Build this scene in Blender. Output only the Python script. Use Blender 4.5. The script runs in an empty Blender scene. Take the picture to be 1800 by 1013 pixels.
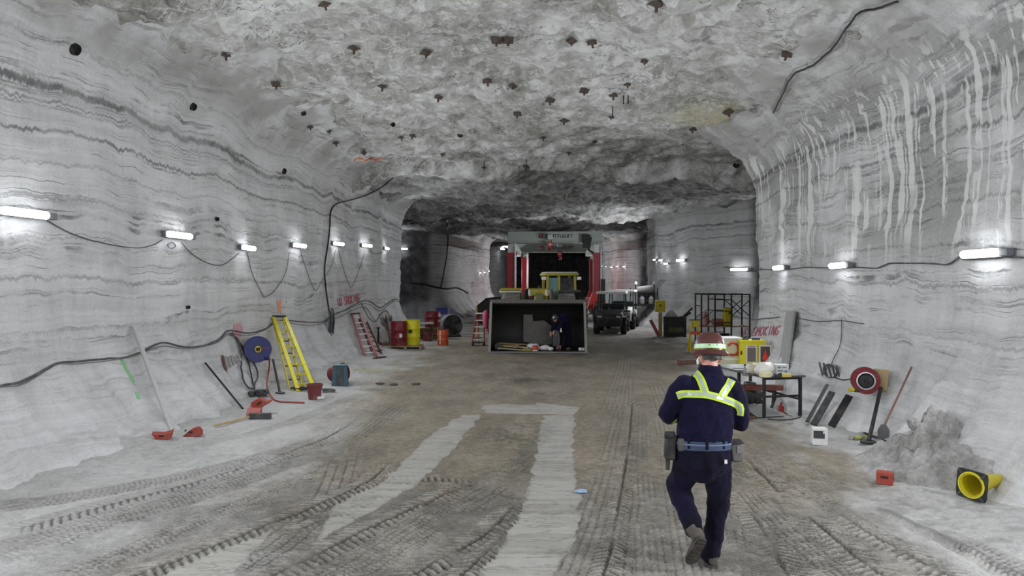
import bpy, bmesh, math, random
import numpy as np
from mathutils import Vector, Matrix, Euler, Quaternion
from mathutils.bvhtree import BVHTree

R = math.radians
PI = math.pi
SC = bpy.context.scene
COL = SC.collection

# ------------------------------------------------------------------ camera, world, exposure
FPX = 1300.0                       # focal length in pixels of the 1800 px wide frame
CAM = Vector((0.0, 0.0, 2.27))
YAW = math.atan(60 / FPX)
PITCH = -math.atan(6.5 / FPX)
cam_data = bpy.data.cameras.new('camera')
cam_data.sensor_width = 36.0
cam_data.lens = 36.0 * FPX / 1800.0
cam_data.clip_start = 0.05
cam_data.clip_end = 300
cam = bpy.data.objects.new('camera', cam_data)
COL.objects.link(cam)
cam.location = CAM
cam.rotation_euler = (PI / 2 + PITCH, 0, YAW)
SC.camera = cam
CAMROT = Euler((PI / 2 + PITCH, 0, YAW)).to_matrix()

world = bpy.data.worlds.new('world')
SC.world = world
world.use_nodes = True
world.node_tree.nodes['Background'].inputs[0].default_value = (0.95, 0.97, 1.0, 1)
world.node_tree.nodes['Background'].inputs[1].default_value = 0.6

LAMP_W = 75.0                      # watts of one wall lamp
TUBE_STRENGTH = 14.0
FILL_BEHIND = 2.5                  # boost of the unseen lamps behind the camera, as front fill
SC.view_settings.view_transform = 'Standard'
SC.view_settings.look = 'None'
SC.view_settings.gamma = 1.0
SC.view_settings.exposure = 0.08
SC.cycles.use_denoising = True
SC.cycles.max_bounces = 6
SC.cycles.diffuse_bounces = 4
SC.cycles.sample_clamp_indirect = 4.0


def ray(u, v):
    d = Vector(((u - 900) / FPX, -(v - 506.5) / FPX, -1.0))
    return (CAMROT @ d).normalized()


def G(u, v, z=0.0):
    """The point at height z seen at a pixel of the photograph."""
    d = ray(u, v)
    return CAM + d * ((z - CAM.z) / d.z)


def PY(u, v, y):
    """The point at distance y down the hall seen at a pixel of the photograph."""
    d = ray(u, v)
    return CAM + d * ((y - CAM.y) / d.y)


# ------------------------------------------------------------------ tagging and objects
def tag(o, label=None, cat=None, group=None, kind=None):
    if label: o['label'] = label
    if cat: o['category'] = cat
    if group: o['group'] = group
    if kind: o['kind'] = kind
    return o


def thing(name, label, cat, loc=(0, 0, 0), rot=(0, 0, 0), group=None):
    o = bpy.data.objects.new(name, None)
    COL.objects.link(o)
    o.empty_display_size = 0.1
    o.location = loc
    o.rotation_euler = rot
    return tag(o, label, cat, group)


def link_mesh(name, me, mat, parent=None):
    o = bpy.data.objects.new(name, me)
    COL.objects.link(o)
    if mat is not None:
        me.materials.append(mat)
    if parent is not None:
        o.parent = parent
    return o


def copy_thing(o, label=None, loc=None, rot=None):
    c = o.copy(); COL.objects.link(c)
    if label: c['label'] = label
    if loc is not None: c.location = loc
    if rot is not None: c.rotation_euler = rot
    for ch in o.children:
        d = ch.copy(); COL.objects.link(d); d.parent = c
        for g in ch.children:
            e = g.copy(); COL.objects.link(e); e.parent = d
    return c


class MB:
    """Collects shapes into ONE mesh."""
    def __init__(self):
        self.v = []; self.f = []; self.M = Matrix.Identity(4)

    def add(self, vs, fs):
        o = len(self.v)
        self.v += [tuple(self.M @ Vector(p)) for p in vs]
        self.f += [tuple(i + o for i in f) for f in fs]
        return self

    def box(self, c, s, rot=None, taper=None):
        hx, hy, hz = s[0] / 2, s[1] / 2, s[2] / 2
        t = taper or (1, 1)
        vs = [Vector((x * hx * (t[0] if z > 0 else 1), y * hy * (t[1] if z > 0 else 1), z * hz))
              for z in (-1, 1) for (x, y) in ((-1, -1), (1, -1), (1, 1), (-1, 1))]
        if rot is not None:
            m = Euler(rot).to_matrix() if not isinstance(rot, Matrix) else rot
            vs = [m @ p for p in vs]
        c = Vector(c)
        return self.add([p + c for p in vs], [(3, 2, 1, 0), (4, 5, 6, 7), (0, 1, 5, 4), (1, 2, 6, 5), (2, 3, 7, 6), (3, 0, 4, 7)])

    def bar(self, p, q, w, h=None, up=(0, 0, 1)):
        p, q = Vector(p), Vector(q); h = h or w
        d = (q - p); L = d.length; d.normalize()
        u = Vector(up)
        if abs(d.dot(u)) > 0.98: u = Vector((1, 0, 0))
        x = d.cross(u).normalized(); y = x.cross(d).normalized()
        m = Matrix((x, d, y)).transposed()
        return self.box((p + q) / 2, (w, L, h), m)

    def cyl(self, p, q, r, r2=None, n=16, caps=True):
        p, q = Vector(p), Vector(q); r2 = r if r2 is None else r2
        d = (q - p).normalized()
        u = Vector((0, 0, 1)) if abs(d.z) < 0.9 else Vector((1, 0, 0))
        x = d.cross(u).normalized(); y = d.cross(x)
        vs = []
        for (c, rr) in ((p, r), (q, r2)):
            for i in range(n):
                a = 2 * PI * i / n
                vs.append(c + x * math.cos(a) * rr + y * math.sin(a) * rr)
        fs = [(i, (i + 1) % n, n + (i + 1) % n, n + i) for i in range(n)]
        if caps: fs += [tuple(range(n - 1, -1, -1)), tuple(range(n, 2 * n))]
        return self.add(vs, fs)

    def tube(self, pts, r, n=8, closed=False):
        pts = [Vector(p) for p in pts]; N = len(pts)
        rr = r if isinstance(r, (list, tuple)) else [r] * N
        vs = []; prev = None
        for i, p in enumerate(pts):
            if closed: d = pts[(i + 1) % N] - pts[i - 1]
            else: d = pts[min(i + 1, N - 1)] - pts[max(i - 1, 0)]
            d.normalize()
            if prev is None:
                u = Vector((0, 0, 1)) if abs(d.z) < 0.9 else Vector((1, 0, 0))
                x = d.cross(u).normalized()
            else:
                x = (prev - d * prev.dot(d))
                x = x.normalized() if x.length > 1e-6 else d.orthogonal().normalized()
            prev = x; y = d.cross(x)
            for k in range(n):
                a = 2 * PI * k / n
                vs.append(p + x * math.cos(a) * rr[i] + y * math.sin(a) * rr[i])
        fs = []
        for i in range(N if closed else N - 1):
            j = (i + 1) % N
            for k in range(n):
                fs.append((i * n + k, i * n + (k + 1) % n, j * n + (k + 1) % n, j * n + k))
        if not closed: fs += [tuple(range(n - 1, -1, -1)), tuple((N - 1) * n + k for k in range(n))]
        return self.add(vs, fs)

    def lathe(self, prof, n=24, c=(0, 0, 0), axis=None, closed=False):
        """prof: (radius, height) pairs turned about the local z axis (or `axis`)."""
        c = Vector(c)
        q = Vector((0, 0, 1)).rotation_difference(Vector(axis).normalized()) if axis is not None else Quaternion()
        vs = []; fs = []; N = len(prof)
        for (r, z) in prof:
            for k in range(n):
                a = 2 * PI * k / n
                vs.append(c + q @ Vector((r * math.cos(a), r * math.sin(a), z)))
        for i in range(N if closed else N - 1):
            j = (i + 1) % N
            for k in range(n):
                fs.append((i * n + k, i * n + (k + 1) % n, j * n + (k + 1) % n, j * n + k))
        if not closed:
            if prof[0][0] > 1e-4: fs.append(tuple(range(n - 1, -1, -1)))
            if prof[-1][0] > 1e-4: fs.append(tuple((N - 1) * n + k for k in range(n)))
        return self.add(vs, fs)

    def ell(self, c, r, n=16, m=10, rot=None):
        r = r if isinstance(r, (tuple, list, Vector)) else (r, r, r)
        mt = Euler(rot).to_matrix() if rot is not None else Matrix.Identity(3)
        c = Vector(c); vs = [c + mt @ Vector((0, 0, -r[2]))]; fs = []
        for i in range(1, m):
            t = PI * i / m - PI / 2
            for k in range(n):
                a = 2 * PI * k / n
                vs.append(c + mt @ Vector((r[0] * math.cos(t) * math.cos(a), r[1] * math.cos(t) * math.sin(a), r[2] * math.sin(t))))
        vs.append(c + mt @ Vector((0, 0, r[2])))
        for k in range(n): fs.append((0, 1 + (k + 1) % n, 1 + k))
        for i in range(m - 2):
            for k in range(n):
                a = 1 + i * n
                fs.append((a + k, a + (k + 1) % n, a + n + (k + 1) % n, a + n + k))
        t = len(vs) - 1; a = 1 + (m - 2) * n
        for k in range(n): fs.append((a + k, a + (k + 1) % n, t))
        return self.add(vs, fs)

    def prism(self, poly, h, axis='z', at=0.0):
        """A 2-D outline (counter-clockwise) pushed h along an axis."""
        n = len(poly)
        def P(a, b, c):
            return {'z': (a, b, c), 'y': (a, c, b), 'x': (c, a, b)}[axis]
        vs = [P(a, b, at) for a, b in poly] + [P(a, b, at + h) for a, b in poly]
        fs = [tuple(range(n - 1, -1, -1)), tuple(range(n, 2 * n))]
        fs += [(i, (i + 1) % n, n + (i + 1) % n, n + i) for i in range(n)]
        return self.add(vs, fs)

    def loft(self, rings, cap=True):
        n = len(rings[0]); vs = [p for r_ in rings for p in r_]; fs = []
        for i in range(len(rings) - 1):
            for k in range(n):
                fs.append((i * n + k, i * n + (k + 1) % n, (i + 1) * n + (k + 1) % n, (i + 1) * n + k))
        if cap: fs += [tuple(range(n - 1, -1, -1)), tuple((len(rings) - 1) * n + k for k in range(n))]
        return self.add(vs, fs)

    def torus(self, c, Rr, r, axis=(0, 0, 1), n=32, m=8):
        c = Vector(c); q = Vector((0, 0, 1)).rotation_difference(Vector(axis).normalized())
        return self.tube([c + q @ Vector((Rr * math.cos(2 * PI * i / n), Rr * math.sin(2 * PI * i / n), 0)) for i in range(n)], r, m, True)

    def build(self, name, mat, parent=None, smooth=40, bevel=0.0, seg=2):
        me = bpy.data.meshes.new(name)
        me.from_pydata(self.v, [], self.f)
        bm = bmesh.new(); bm.from_mesh(me)
        bmesh.ops.recalc_face_normals(bm, faces=bm.faces)
        bm.to_mesh(me); bm.free()
        if smooth:
            me.shade_smooth()
            me.set_sharp_from_angle(angle=R(smooth))
        o = link_mesh(name, me, mat, parent)
        if bevel:
            b = o.modifiers.new('bevel', 'BEVEL'); b.width = bevel; b.segments = seg
            b.limit_method = 'ANGLE'; b.angle_limit = R(50); b.harden_normals = False
        return o


def smooth_line(pts, k=8):
    """Catmull-Rom through the points."""
    P = [Vector(p) for p in pts]
    if len(P) < 3: return P
    out = []
    for i in range(len(P) - 1):
        p0 = P[max(i - 1, 0)]; p1 = P[i]; p2 = P[i + 1]; p3 = P[min(i + 2, len(P) - 1)]
        for j in range(k):
            t = j / k
            out.append(0.5 * ((2 * p1) + (p2 - p0) * t + (2 * p0 - 5 * p1 + 4 * p2 - p3) * t * t + (3 * p1 - p0 - 3 * p2 + p3) * t ** 3))
    out.append(P[-1])
    return out


# ------------------------------------------------------------------ materials
def srgb(h):
    if isinstance(h, str):
        h = h.lstrip('#'); c = [int(h[i:i + 2], 16) / 255 for i in (0, 2, 4)]
    else: c = h
    return tuple(x / 12.92 if x <= 0.04045 else ((x + 0.055) / 1.055) ** 2.4 for x in c) + (1.0,)


class NT:
    def __init__(self, name):
        self.m = bpy.data.materials.new(name); self.m.use_nodes = True
        self.t = self.m.node_tree; self.b = self.t.nodes['Principled BSDF']

    def n(self, kind, **kw):
        nd = self.t.nodes.new(kind)
        for k, v in kw.items():
            if k.startswith('i_'):
                key = k[2:]
                key = int(key) if key.isdigit() else key.replace('_', ' ')
                self.set(nd.inputs[key], v)
            else: setattr(nd, k, v)
        return nd

    def set(self, sock, v):
        if isinstance(v, bpy.types.NodeSocket): self.t.links.new(v, sock)
        else: sock.default_value = v

    def math(self, op, a, b=0.0, c=None, clamp=False):
        nd = self.n('ShaderNodeMath', operation=op, use_clamp=clamp)
        self.set(nd.inputs[0], a); self.set(nd.inputs[1], b)
        if c is not None: self.set(nd.inputs[2], c)
        return nd.outputs[0]

    def noise(self, vec, scale, detail=4, rough=0.55, dist=0.0):
        nd = self.n('ShaderNodeTexNoise'); nd.inputs['Scale'].default_value = scale
        nd.inputs['Detail'].default_value = detail; nd.inputs['Roughness'].default_value = rough
        nd.inputs['Distortion'].default_value = dist
        if vec is not None: self.t.links.new(vec, nd.inputs['Vector'])
        return nd.outputs['Fac']

    def ramp(self, f, stops, interp='LINEAR'):
        nd = self.n('ShaderNodeValToRGB'); cr = nd.color_ramp; cr.interpolation = interp
        while len(cr.elements) < len(stops): cr.elements.new(0.5)
        for e, (p, c) in zip(cr.elements, stops):
            e.position = p
            e.color = c if isinstance(c, tuple) else ((c, c, c, 1) if not isinstance(c, str) else srgb(c))
        self.t.links.new(f, nd.inputs[0]); return nd.outputs[0]

    def mix(self, f, a, b, blend='MIX'):
        nd = self.n('ShaderNodeMix', data_type='RGBA', blend_type=blend)
        self.set(nd.inputs[0], f); self.set(nd.inputs[6], a); self.set(nd.inputs[7], b)
        return nd.outputs[2]

    def smooth(self, x, lo, hi):
        nd = self.n('ShaderNodeMapRange', interpolation_type='SMOOTHSTEP')
        self.set(nd.inputs[0], x); nd.inputs[1].default_value = lo; nd.inputs[2].default_value = hi
        return nd.outputs[0]

    def scale(self, vec, s, loc=(0, 0, 0)):
        nd = self.n('ShaderNodeMapping'); nd.inputs['Scale'].default_value = s; nd.inputs['Location'].default_value = loc
        self.t.links.new(vec, nd.inputs[0]); return nd.outputs[0]

    def bump(self, h, strength, dist):
        nd = self.n('ShaderNodeBump'); nd.inputs['Strength'].default_value = strength; nd.inputs['Distance'].default_value = dist
        self.t.links.new(h, nd.inputs['Height']); self.t.links.new(nd.outputs[0], self.b.inputs['Normal'])


MATS = {}


def mat(name, color, rough=0.6, metal=0.0, dirt=0.25, dcol='#8f8a82', scale=6.0, coat=0.0, fine=0.15):
    """Plain paint, plastic or steel with dust and wear in its own pattern."""
    if name in MATS: return MATS[name]
    n = NT(name); tc = n.n('ShaderNodeTexCoord').outputs['Object']
    a = n.noise(tc, scale, 5, 0.6)
    base = srgb(color) if not isinstance(color, tuple) or len(color) == 3 else color
    c = n.mix(n.math('MULTIPLY', n.smooth(a, 0.45, 0.75), dirt), base, srgb(dcol))
    f = n.noise(tc, scale * 9, 3, 0.6)
    c = n.mix(fine, c, n.ramp(f, [(0.3, 0.1), (0.7, 0.9)]), 'OVERLAY')
    n.t.links.new(c, n.b.inputs['Base Color'])
    n.b.inputs['Metallic'].default_value = metal
    n.t.links.new(n.math('MULTIPLY_ADD', a, 0.25, rough - 0.12), n.b.inputs['Roughness'])
    n.b.inputs['Coat Weight'].default_value = coat
    MATS[name] = n.m
    return n.m


def emit_mat(name, color, strength):
    n = NT(name)
    n.b.inputs['Base Color'].default_value = (0.8, 0.8, 0.8, 1)
    n.b.inputs['Emission Color'].default_value = color
    n.b.inputs['Emission Strength'].default_value = strength
    return n.m


def cloth_mat(name, color, rough=0.9, scale=18, c2=None):
    if name in MATS: return MATS[name]
    n = NT(name); tc = n.n('ShaderNodeTexCoord').outputs['Object']
    a = n.noise(tc, scale, 4, 0.6); b = n.noise(tc, 3.0, 3, 0.5)
    c = n.mix(n.smooth(b, 0.35, 0.7), srgb(color), srgb(c2 or color))
    n.t.links.new(c, n.b.inputs['Base Color'])
    n.b.inputs['Roughness'].default_value = rough
    n.b.inputs['Sheen Weight'].default_value = 0.03
    n.b.inputs['Specular IOR Level'].default_value = 0.2
    n.bump(n.math('ADD', a, n.math('MULTIPLY', n.noise(tc, 7.0, 3, 0.5, 1.0), 2.0)), 0.5, 0.012)
    MATS[name] = n.m
    return n.m


def glass_mat(name, color=(0.9, 0.95, 1, 1), alpha=0.25):
    if name in MATS: return MATS[name]
    n = NT(name)
    n.b.inputs['Base Color'].default_value = color
    n.b.inputs['Roughness'].default_value = 0.12
    n.b.inputs['Transmission Weight'].default_value = 1.0
    n.b.inputs['IOR'].default_value = 1.1
    MATS[name] = n.m
    return n.m


# ------------------------------------------------------------------ numpy noise
_rs = np.random.RandomState(7)
_perm = _rs.permutation(512).astype(np.int64)
_perm = np.concatenate([_perm, _perm, _perm])
_val = _rs.rand(512).astype(np.float32) * 2 - 1


def vnoise(x, y, z):
    xi = np.floor(x).astype(np.int64); yi = np.floor(y).astype(np.int64); zi = np.floor(z).astype(np.int64)
    fx = x - xi; fy = y - yi; fz = z - zi
    fx = fx * fx * fx * (fx * (fx * 6 - 15) + 10); fy = fy * fy * fy * (fy * (fy * 6 - 15) + 10); fz = fz * fz * fz * (fz * (fz * 6 - 15) + 10)
    def h(a, b, c):
        return _val[_perm[_perm[_perm[a & 511] + (b & 511)] % 512 + (c & 511)] % 512]
    x1, y1, z1 = xi + 1, yi + 1, zi + 1
    c00 = h(xi, yi, zi) * (1 - fx) + h(x1, yi, zi) * fx
    c10 = h(xi, y1, zi) * (1 - fx) + h(x1, y1, zi) * fx
    c01 = h(xi, yi, z1) * (1 - fx) + h(x1, yi, z1) * fx
    c11 = h(xi, y1, z1) * (1 - fx) + h(x1, y1, z1) * fx
    return (c00 * (1 - fy) + c10 * fy) * (1 - fz) + (c01 * (1 - fy) + c11 * fy) * fz


def fbm(x, y, z, octv=4, gain=0.5):
    s = 0; a = 1.0; t = 0
    for i in range(octv):
        s = s + a * vnoise(x + 17.3 * i, y - 9.1 * i, z + 5.7 * i); t += a; a *= gain
        x = x * 2.03; y = y * 2.03; z = z * 2.03
    return s / t


def sstep(x, a, b):
    t = np.clip((x - a) / (b - a), 0, 1); return t * t * (3 - 2 * t)


def grid_mesh(name, V, nu, nv, material, attrs=None, flip=False):
    """V: (nu*nv,3) vertex array, row-major with nv the inner index."""
    i = np.arange(nu - 1)[:, None] * nv + np.arange(nv - 1)[None, :]
    q = np.stack([i, i + nv, i + nv + 1, i + 1], -1).reshape(-1, 4)
    if flip: q = q[:, ::-1]
    me = bpy.data.meshes.new(name)
    me.vertices.add(len(V)); me.vertices.foreach_set('co', np.ascontiguousarray(V, dtype=np.float32).ravel())
    nf = len(q)
    me.loops.add(nf * 4); me.loops.foreach_set('vertex_index', np.ascontiguousarray(q, dtype=np.int32).ravel())
    me.polygons.add(nf); me.polygons.foreach_set('loop_start', np.arange(0, nf * 4, 4, dtype=np.int32))
    me.polygons.foreach_set('use_smooth', np.ones(nf, dtype=bool))
    me.update(calc_edges=True)
    if attrs is not None:
        for k, a in attrs.items():
            at = me.attributes.new(k, 'FLOAT', 'POINT'); at.data.foreach_set('value', np.ascontiguousarray(a, dtype=np.float32))
    o = link_mesh(name, me, material)
    o['kind'] = 'structure'
    return o, q
# ------------------------------------------------------------------ rock materials
def rock_wall_mat(name, drips=0.0, dark=0.0, zcap=6.0):
    n = NT(name); tc = n.n('ShaderNodeTexCoord').outputs['Object']
    sep = n.n('ShaderNodeSeparateXYZ'); n.t.links.new(tc, sep.inputs[0]); z = sep.outputs[2]
    warp = n.noise(n.scale(tc, (0.32, 0.32, 0.2)), 1.0, 3, 0.5)
    wf = n.noise(n.scale(tc, (2.2, 2.2, 1.0)), 1.0, 4, 0.6)
    zw = n.math('ADD', z, n.math('MULTIPLY_ADD', warp, 0.9, -0.45))
    zw = n.math('ADD', zw, n.math('MULTIPLY_ADD', wf, 0.14, -0.07))
    cmb = n.n('ShaderNodeCombineXYZ'); n.t.links.new(sep.outputs[0], cmb.inputs[0]); n.t.links.new(sep.outputs[1], cmb.inputs[1]); n.t.links.new(zw, cmb.inputs[2])
    p = cmb.outputs[0]
    broad = n.noise(n.scale(p, (0.12, 0.12, 2.2)), 1.0, 4, 0.65)
    fine = n.noise(n.scale(p, (0.5, 0.5, 14.0)), 1.0, 4, 0.65)
    grain = n.noise(tc, 30.0, 3, 0.6)
    blot = n.noise(tc, 1.1, 5, 0.6)
    vert = n.noise(n.scale(tc, (9.0, 9.0, 0.7)), 1.0, 3, 0.6)
    v = n.math('MULTIPLY_ADD', n.math('SUBTRACT', broad, 0.5), 0.32, 0.5)
    v = n.math('ADD', v, n.math('MULTIPLY', n.math('SUBTRACT', fine, 0.5), 0.30))
    v = n.math('ADD', v, n.math('MULTIPLY', n.math('SUBTRACT', blot, 0.5), 0.40))
    v = n.math('ADD', v, n.math('MULTIPLY', n.math('SUBTRACT', grain, 0.5), 0.22))
    v = n.math('ADD', v, n.math('MULTIPLY', n.math('SUBTRACT', vert, 0.5), 0.16))
    col = n.ramp(v, [(0.20, (0.25, 0.25, 0.25, 1)), (0.40, (0.47, 0.47, 0.47, 1)), (0.56, (0.62, 0.62, 0.625, 1)), (0.75, (0.75, 0.75, 0.76, 1))])
    # thin dark seams
    l1 = n.noise(n.scale(p, (0.05, 0.05, 2.6)), 1.0, 2, 0.5)
    s1 = n.math('SUBTRACT', 1.0, n.smooth(n.math('ABSOLUTE', n.math('SUBTRACT', l1, 0.5)), 0.002, 0.012))
    l2 = n.noise(n.scale(p, (0.09, 0.09, 6.5), (3, 1, 8)), 1.0, 2, 0.5)
    s2 = n.math('SUBTRACT', 1.0, n.smooth(n.math('ABSOLUTE', n.math('SUBTRACT', l2, 0.5)), 0.004, 0.022))
    brk = n.smooth(n.noise(n.scale(tc, (1.4, 1.4, 2.5)), 1.0, 4, 0.7), 0.40, 0.62)
    seam = n.math('MULTIPLY', n.math('MAXIMUM', n.math('MULTIPLY', s1, 0.9), n.math('MULTIPLY', s2, 0.6)), brk)
    # strong beds, the same height on every pillar
    rag = n.noise(n.scale(tc, (13.0, 13.0, 1.2)), 1.0, 3, 0.7)
    zr = n.math('ADD', zw, n.math('MULTIPLY_ADD', rag, 0.17, -0.085))
    beds = None
    for (h, w, a) in ((4.92, 0.065, 1.0), (4.72, 0.022, 0.7), (4.66, 0.014, 0.6), (4.32, 0.030, 0.9), (5.05, 0.012, 0.4), (3.9, 0.014, 0.5), (3.45, 0.025, 0.55), (2.35, 0.03, 0.55), (5.5, 0.03, 0.45), (1.62, 0.025, 0.45), (2.9, 0.02, 0.45)):
        g = n.math('SUBTRACT', 1.0, n.smooth(n.math('ABSOLUTE', n.math('SUBTRACT', zr, h)), w * 0.35, w * 1.2))
        g = n.math('MULTIPLY', g, a)
        beds = g if beds is None else n.math('MAXIMUM', beds, g)
    seam = n.math('MAXIMUM', seam, n.math('MULTIPLY', beds, n.math('MULTIPLY_ADD', brk, 0.4, 0.6)))
    seam = n.math('MULTIPLY', seam, n.math('MULTIPLY_ADD', n.smooth(z, 0.5, 1.9), 0.7, 0.3))
    if drips:
        gray = n.smooth(n.noise(n.scale(tc, (0.5, 0.5, 0.8), (5, 2, 1)), 1.0, 4, 0.6), 0.38, 0.55)
        zone = n.math('MULTIPLY', n.math('MULTIPLY', n.smooth(z, 2.3, 3.3), n.math('SUBTRACT', 1.0, n.smooth(z, 5.3, 6.0))), n.smooth(n.math('MULTIPLY', sep.outputs[1], -1.0), -24.0, -19.0))
        col = n.mix(n.math('MULTIPLY', n.math('MULTIPLY', gray, zone), 0.85), col, n.mix(n.smooth(grain, 0.2, 0.8), (0.24, 0.24, 0.235, 1), (0.38, 0.38, 0.37, 1)))
        wob = n.noise(n.scale(tc, (0.9, 0.9, 1.6)), 1.0, 3, 0.5)
        d1 = n.n('ShaderNodeVectorMath', operation='MULTIPLY_ADD')
        n.t.links.new(wob, d1.inputs[0]); d1.inputs[1].default_value = (0.25, 0.25, 0); n.t.links.new(n.scale(tc, (1, 1, 1)), d1.inputs[2])
        dr = n.noise(n.scale(d1.outputs[0], (4.6, 4.6, 0.10)), 1.0, 2, 0.5)
        dm = n.smooth(dr, 0.575, 0.61)
        dr2 = n.noise(n.scale(d1.outputs[0], (7.0, 7.0, 0.16), (2, 7, 0)), 1.0, 2, 0.5)
        dm = n.math('MAXIMUM', dm, n.math('MULTIPLY', n.smooth(dr2, 0.58, 0.62), 0.8))
        brk2 = n.smooth(n.noise(n.scale(tc, (1.2, 1.2, 0.7), (9, 9, 9)), 1.0, 3, 0.6), 0.30, 0.42)
        dm = n.math('MULTIPLY', n.math('MULTIPLY', dm, zone), brk2)
        seam = n.math('MULTIPLY', seam, n.math('SUBTRACT', 1.0, n.math('MULTIPLY', dm, 0.8)))
        col = n.mix(n.math('MULTIPLY', dm, 0.9), col, (0.74, 0.74, 0.73, 1))
    col = n.mix(n.math('MULTIPLY', seam, 0.82), col, (0.085, 0.085, 0.085, 1))
    if zcap:
        ol = n.math('MULTIPLY', n.smooth(zw, 5.2, 6.0), n.smooth(blot, 0.35, 0.6))
        col = n.mix(n.math('MULTIPLY', ol, 0.75), col, (0.26, 0.255, 0.235, 1))
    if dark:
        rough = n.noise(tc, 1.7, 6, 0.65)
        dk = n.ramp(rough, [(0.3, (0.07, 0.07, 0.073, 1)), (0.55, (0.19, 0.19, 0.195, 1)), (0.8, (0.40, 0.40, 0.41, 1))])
        col = n.mix(n.n('ShaderNodeAttribute', attribute_name='fresh_or_shade').outputs['Fac'], col, dk)
    n.t.links.new(col, n.b.inputs['Base Color'])
    n.b.inputs['Roughness'].default_value = 0.88
    h = n.math('ADD', n.math('MULTIPLY', fine, 0.6), n.math('MULTIPLY', grain, 0.35))
    h = n.math('ADD', h, n.math('MULTIPLY', seam, -0.5))
    n.bump(h, 0.45, 0.04)
    return n.m


def roof_mat():
    n = NT('spalled_salt_roof'); tc = n.n('ShaderNodeTexCoord').outputs['Object']
    wv = n.n('ShaderNodeTexNoise'); wv.inputs['Scale'].default_value = 0.9; wv.inputs['Detail'].default_value = 3; n.t.links.new(tc, wv.inputs['Vector'])
    d1 = n.n('ShaderNodeVectorMath', operation='MULTIPLY_ADD'); n.t.links.new(wv.outputs['Color'], d1.inputs[0]); d1.inputs[1].default_value = (0.4, 0.4, 0.3); n.t.links.new(tc, d1.inputs[2])
    p = d1.outputs[0]
    def vor(sc, vs, feat='F1'):
        nd = n.n('ShaderNodeTexVoronoi', feature=feat); nd.inputs['Scale'].default_value = sc; nd.inputs['Randomness'].default_value = 1.0
        n.t.links.new(n.scale(p, vs), nd.inputs['Vector']); return nd
    c1 = vor(1.7, (1.25, 0.75, 1.0)); c2 = vor(4.5, (1.0, 0.62, 1.0)); c3 = vor(11.0, (1.0, 0.8, 1.0))
    big = n.noise(tc, 0.33, 4, 0.6)
    a = n.noise(n.scale(p, (1.6, 0.9, 2.0)), 1.0, 7, 0.68)
    b = n.noise(n.scale(p, (5.0, 2.6, 5.0)), 1.0, 6, 0.7)
    g = n.noise(tc, 24.0, 4, 0.65)
    v = n.math('ADD', 0.5, n.math('MULTIPLY', n.math('SUBTRACT', big, 0.5), 0.9))
    v = n.math('ADD', v, n.math('MULTIPLY', n.math('SUBTRACT', a, 0.5), 0.55))
    v = n.math('ADD', v, n.math('MULTIPLY', n.math('SUBTRACT', b, 0.5), 0.45))
    for cc, w in ((c1, 0.20), (c2, 0.20), (c3, 0.13)):
        sp = n.n('ShaderNodeSeparateColor'); n.t.links.new(cc.outputs['Color'], sp.inputs[0])
        v = n.math('ADD', v, n.math('MULTIPLY', n.math('SUBTRACT', sp.outputs[0], 0.5), w))
    v = n.math('ADD', v, n.math('MULTIPLY', n.math('SUBTRACT', g, 0.5), 0.25))
    col = n.ramp(v, [(0.12, (0.13, 0.128, 0.115, 1)), (0.34, (0.27, 0.268, 0.245, 1)), (0.54, (0.40, 0.397, 0.383, 1)), (0.74, (0.58, 0.58, 0.57, 1))])
    # white salt veins and dark cracks
    e = n.math('ABSOLUTE', n.math('SUBTRACT', n.noise(n.scale(p, (1.1, 2.1, 1.5), (4, 8, 2)), 1.0, 5, 0.6), 0.5))
    col = n.mix(n.math('MULTIPLY', n.math('SUBTRACT', 1.0, n.smooth(e, 0.003, 0.016)), 0.5), col, (0.68, 0.68, 0.67, 1))
    e2 = n.math('ABSOLUTE', n.math('SUBTRACT', n.noise(n.scale(p, (0.8, 1.5, 1.5), (1, 3, 7)), 1.0, 6, 0.65), 0.5))
    cm = n.math('MULTIPLY', n.math('SUBTRACT', 1.0, n.smooth(e2, 0.002, 0.012)), n.smooth(n.noise(tc, 0.8, 3), 0.45, 0.6))
    col = n.mix(n.math('MULTIPLY', cm, 0.8), col, (0.05, 0.05, 0.048, 1))
    rust = n.math('MULTIPLY', n.smooth(n.noise(n.scale(tc, (0.9, 0.6, 1), (2, 5, 3)), 1.0, 4, 0.6), 0.66, 0.78), 0.5)
    col = n.mix(rust, col, srgb('#8a7a66'))
    yel = n.n('ShaderNodeAttribute', attribute_name='stain').outputs['Fac']
    col = n.mix(n.math('MULTIPLY', yel, n.smooth(a, 0.3, 0.6)), col, srgb('#a8a070'))
    fr = n.n('ShaderNodeAttribute', attribute_name='fresh_or_shade').outputs['Fac']  # on the roof this mixes in dirt and painted shade past the brow
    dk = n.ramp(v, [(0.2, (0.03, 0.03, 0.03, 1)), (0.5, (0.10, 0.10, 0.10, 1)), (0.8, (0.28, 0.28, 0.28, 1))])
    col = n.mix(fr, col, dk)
    n.t.links.new(col, n.b.inputs['Base Color'])
    n.b.inputs['Roughness'].default_value = 0.9
    h = n.math('ADD', n.math('MULTIPLY', a, 0.9), n.math('MULTIPLY', b, 0.5))
    h = n.math('ADD', h, n.math('MULTIPLY', c1.outputs['Distance'], 0.7)); h = n.math('ADD', h, n.math('MULTIPLY', c2.outputs['Distance'], 0.45)); h = n.math('ADD', h, n.math('MULTIPLY', c3.outputs['Distance'], 0.15))
    h = n.math('ADD', h, n.math('MULTIPLY', g, 0.10))
    n.bump(h, 0.6, 0.08)
    return n.m


ROCK = []      # (verts, quads) of all rock, for standing things on it


def keep_rock(V, q):
    ROCK.append((V, q))


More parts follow.
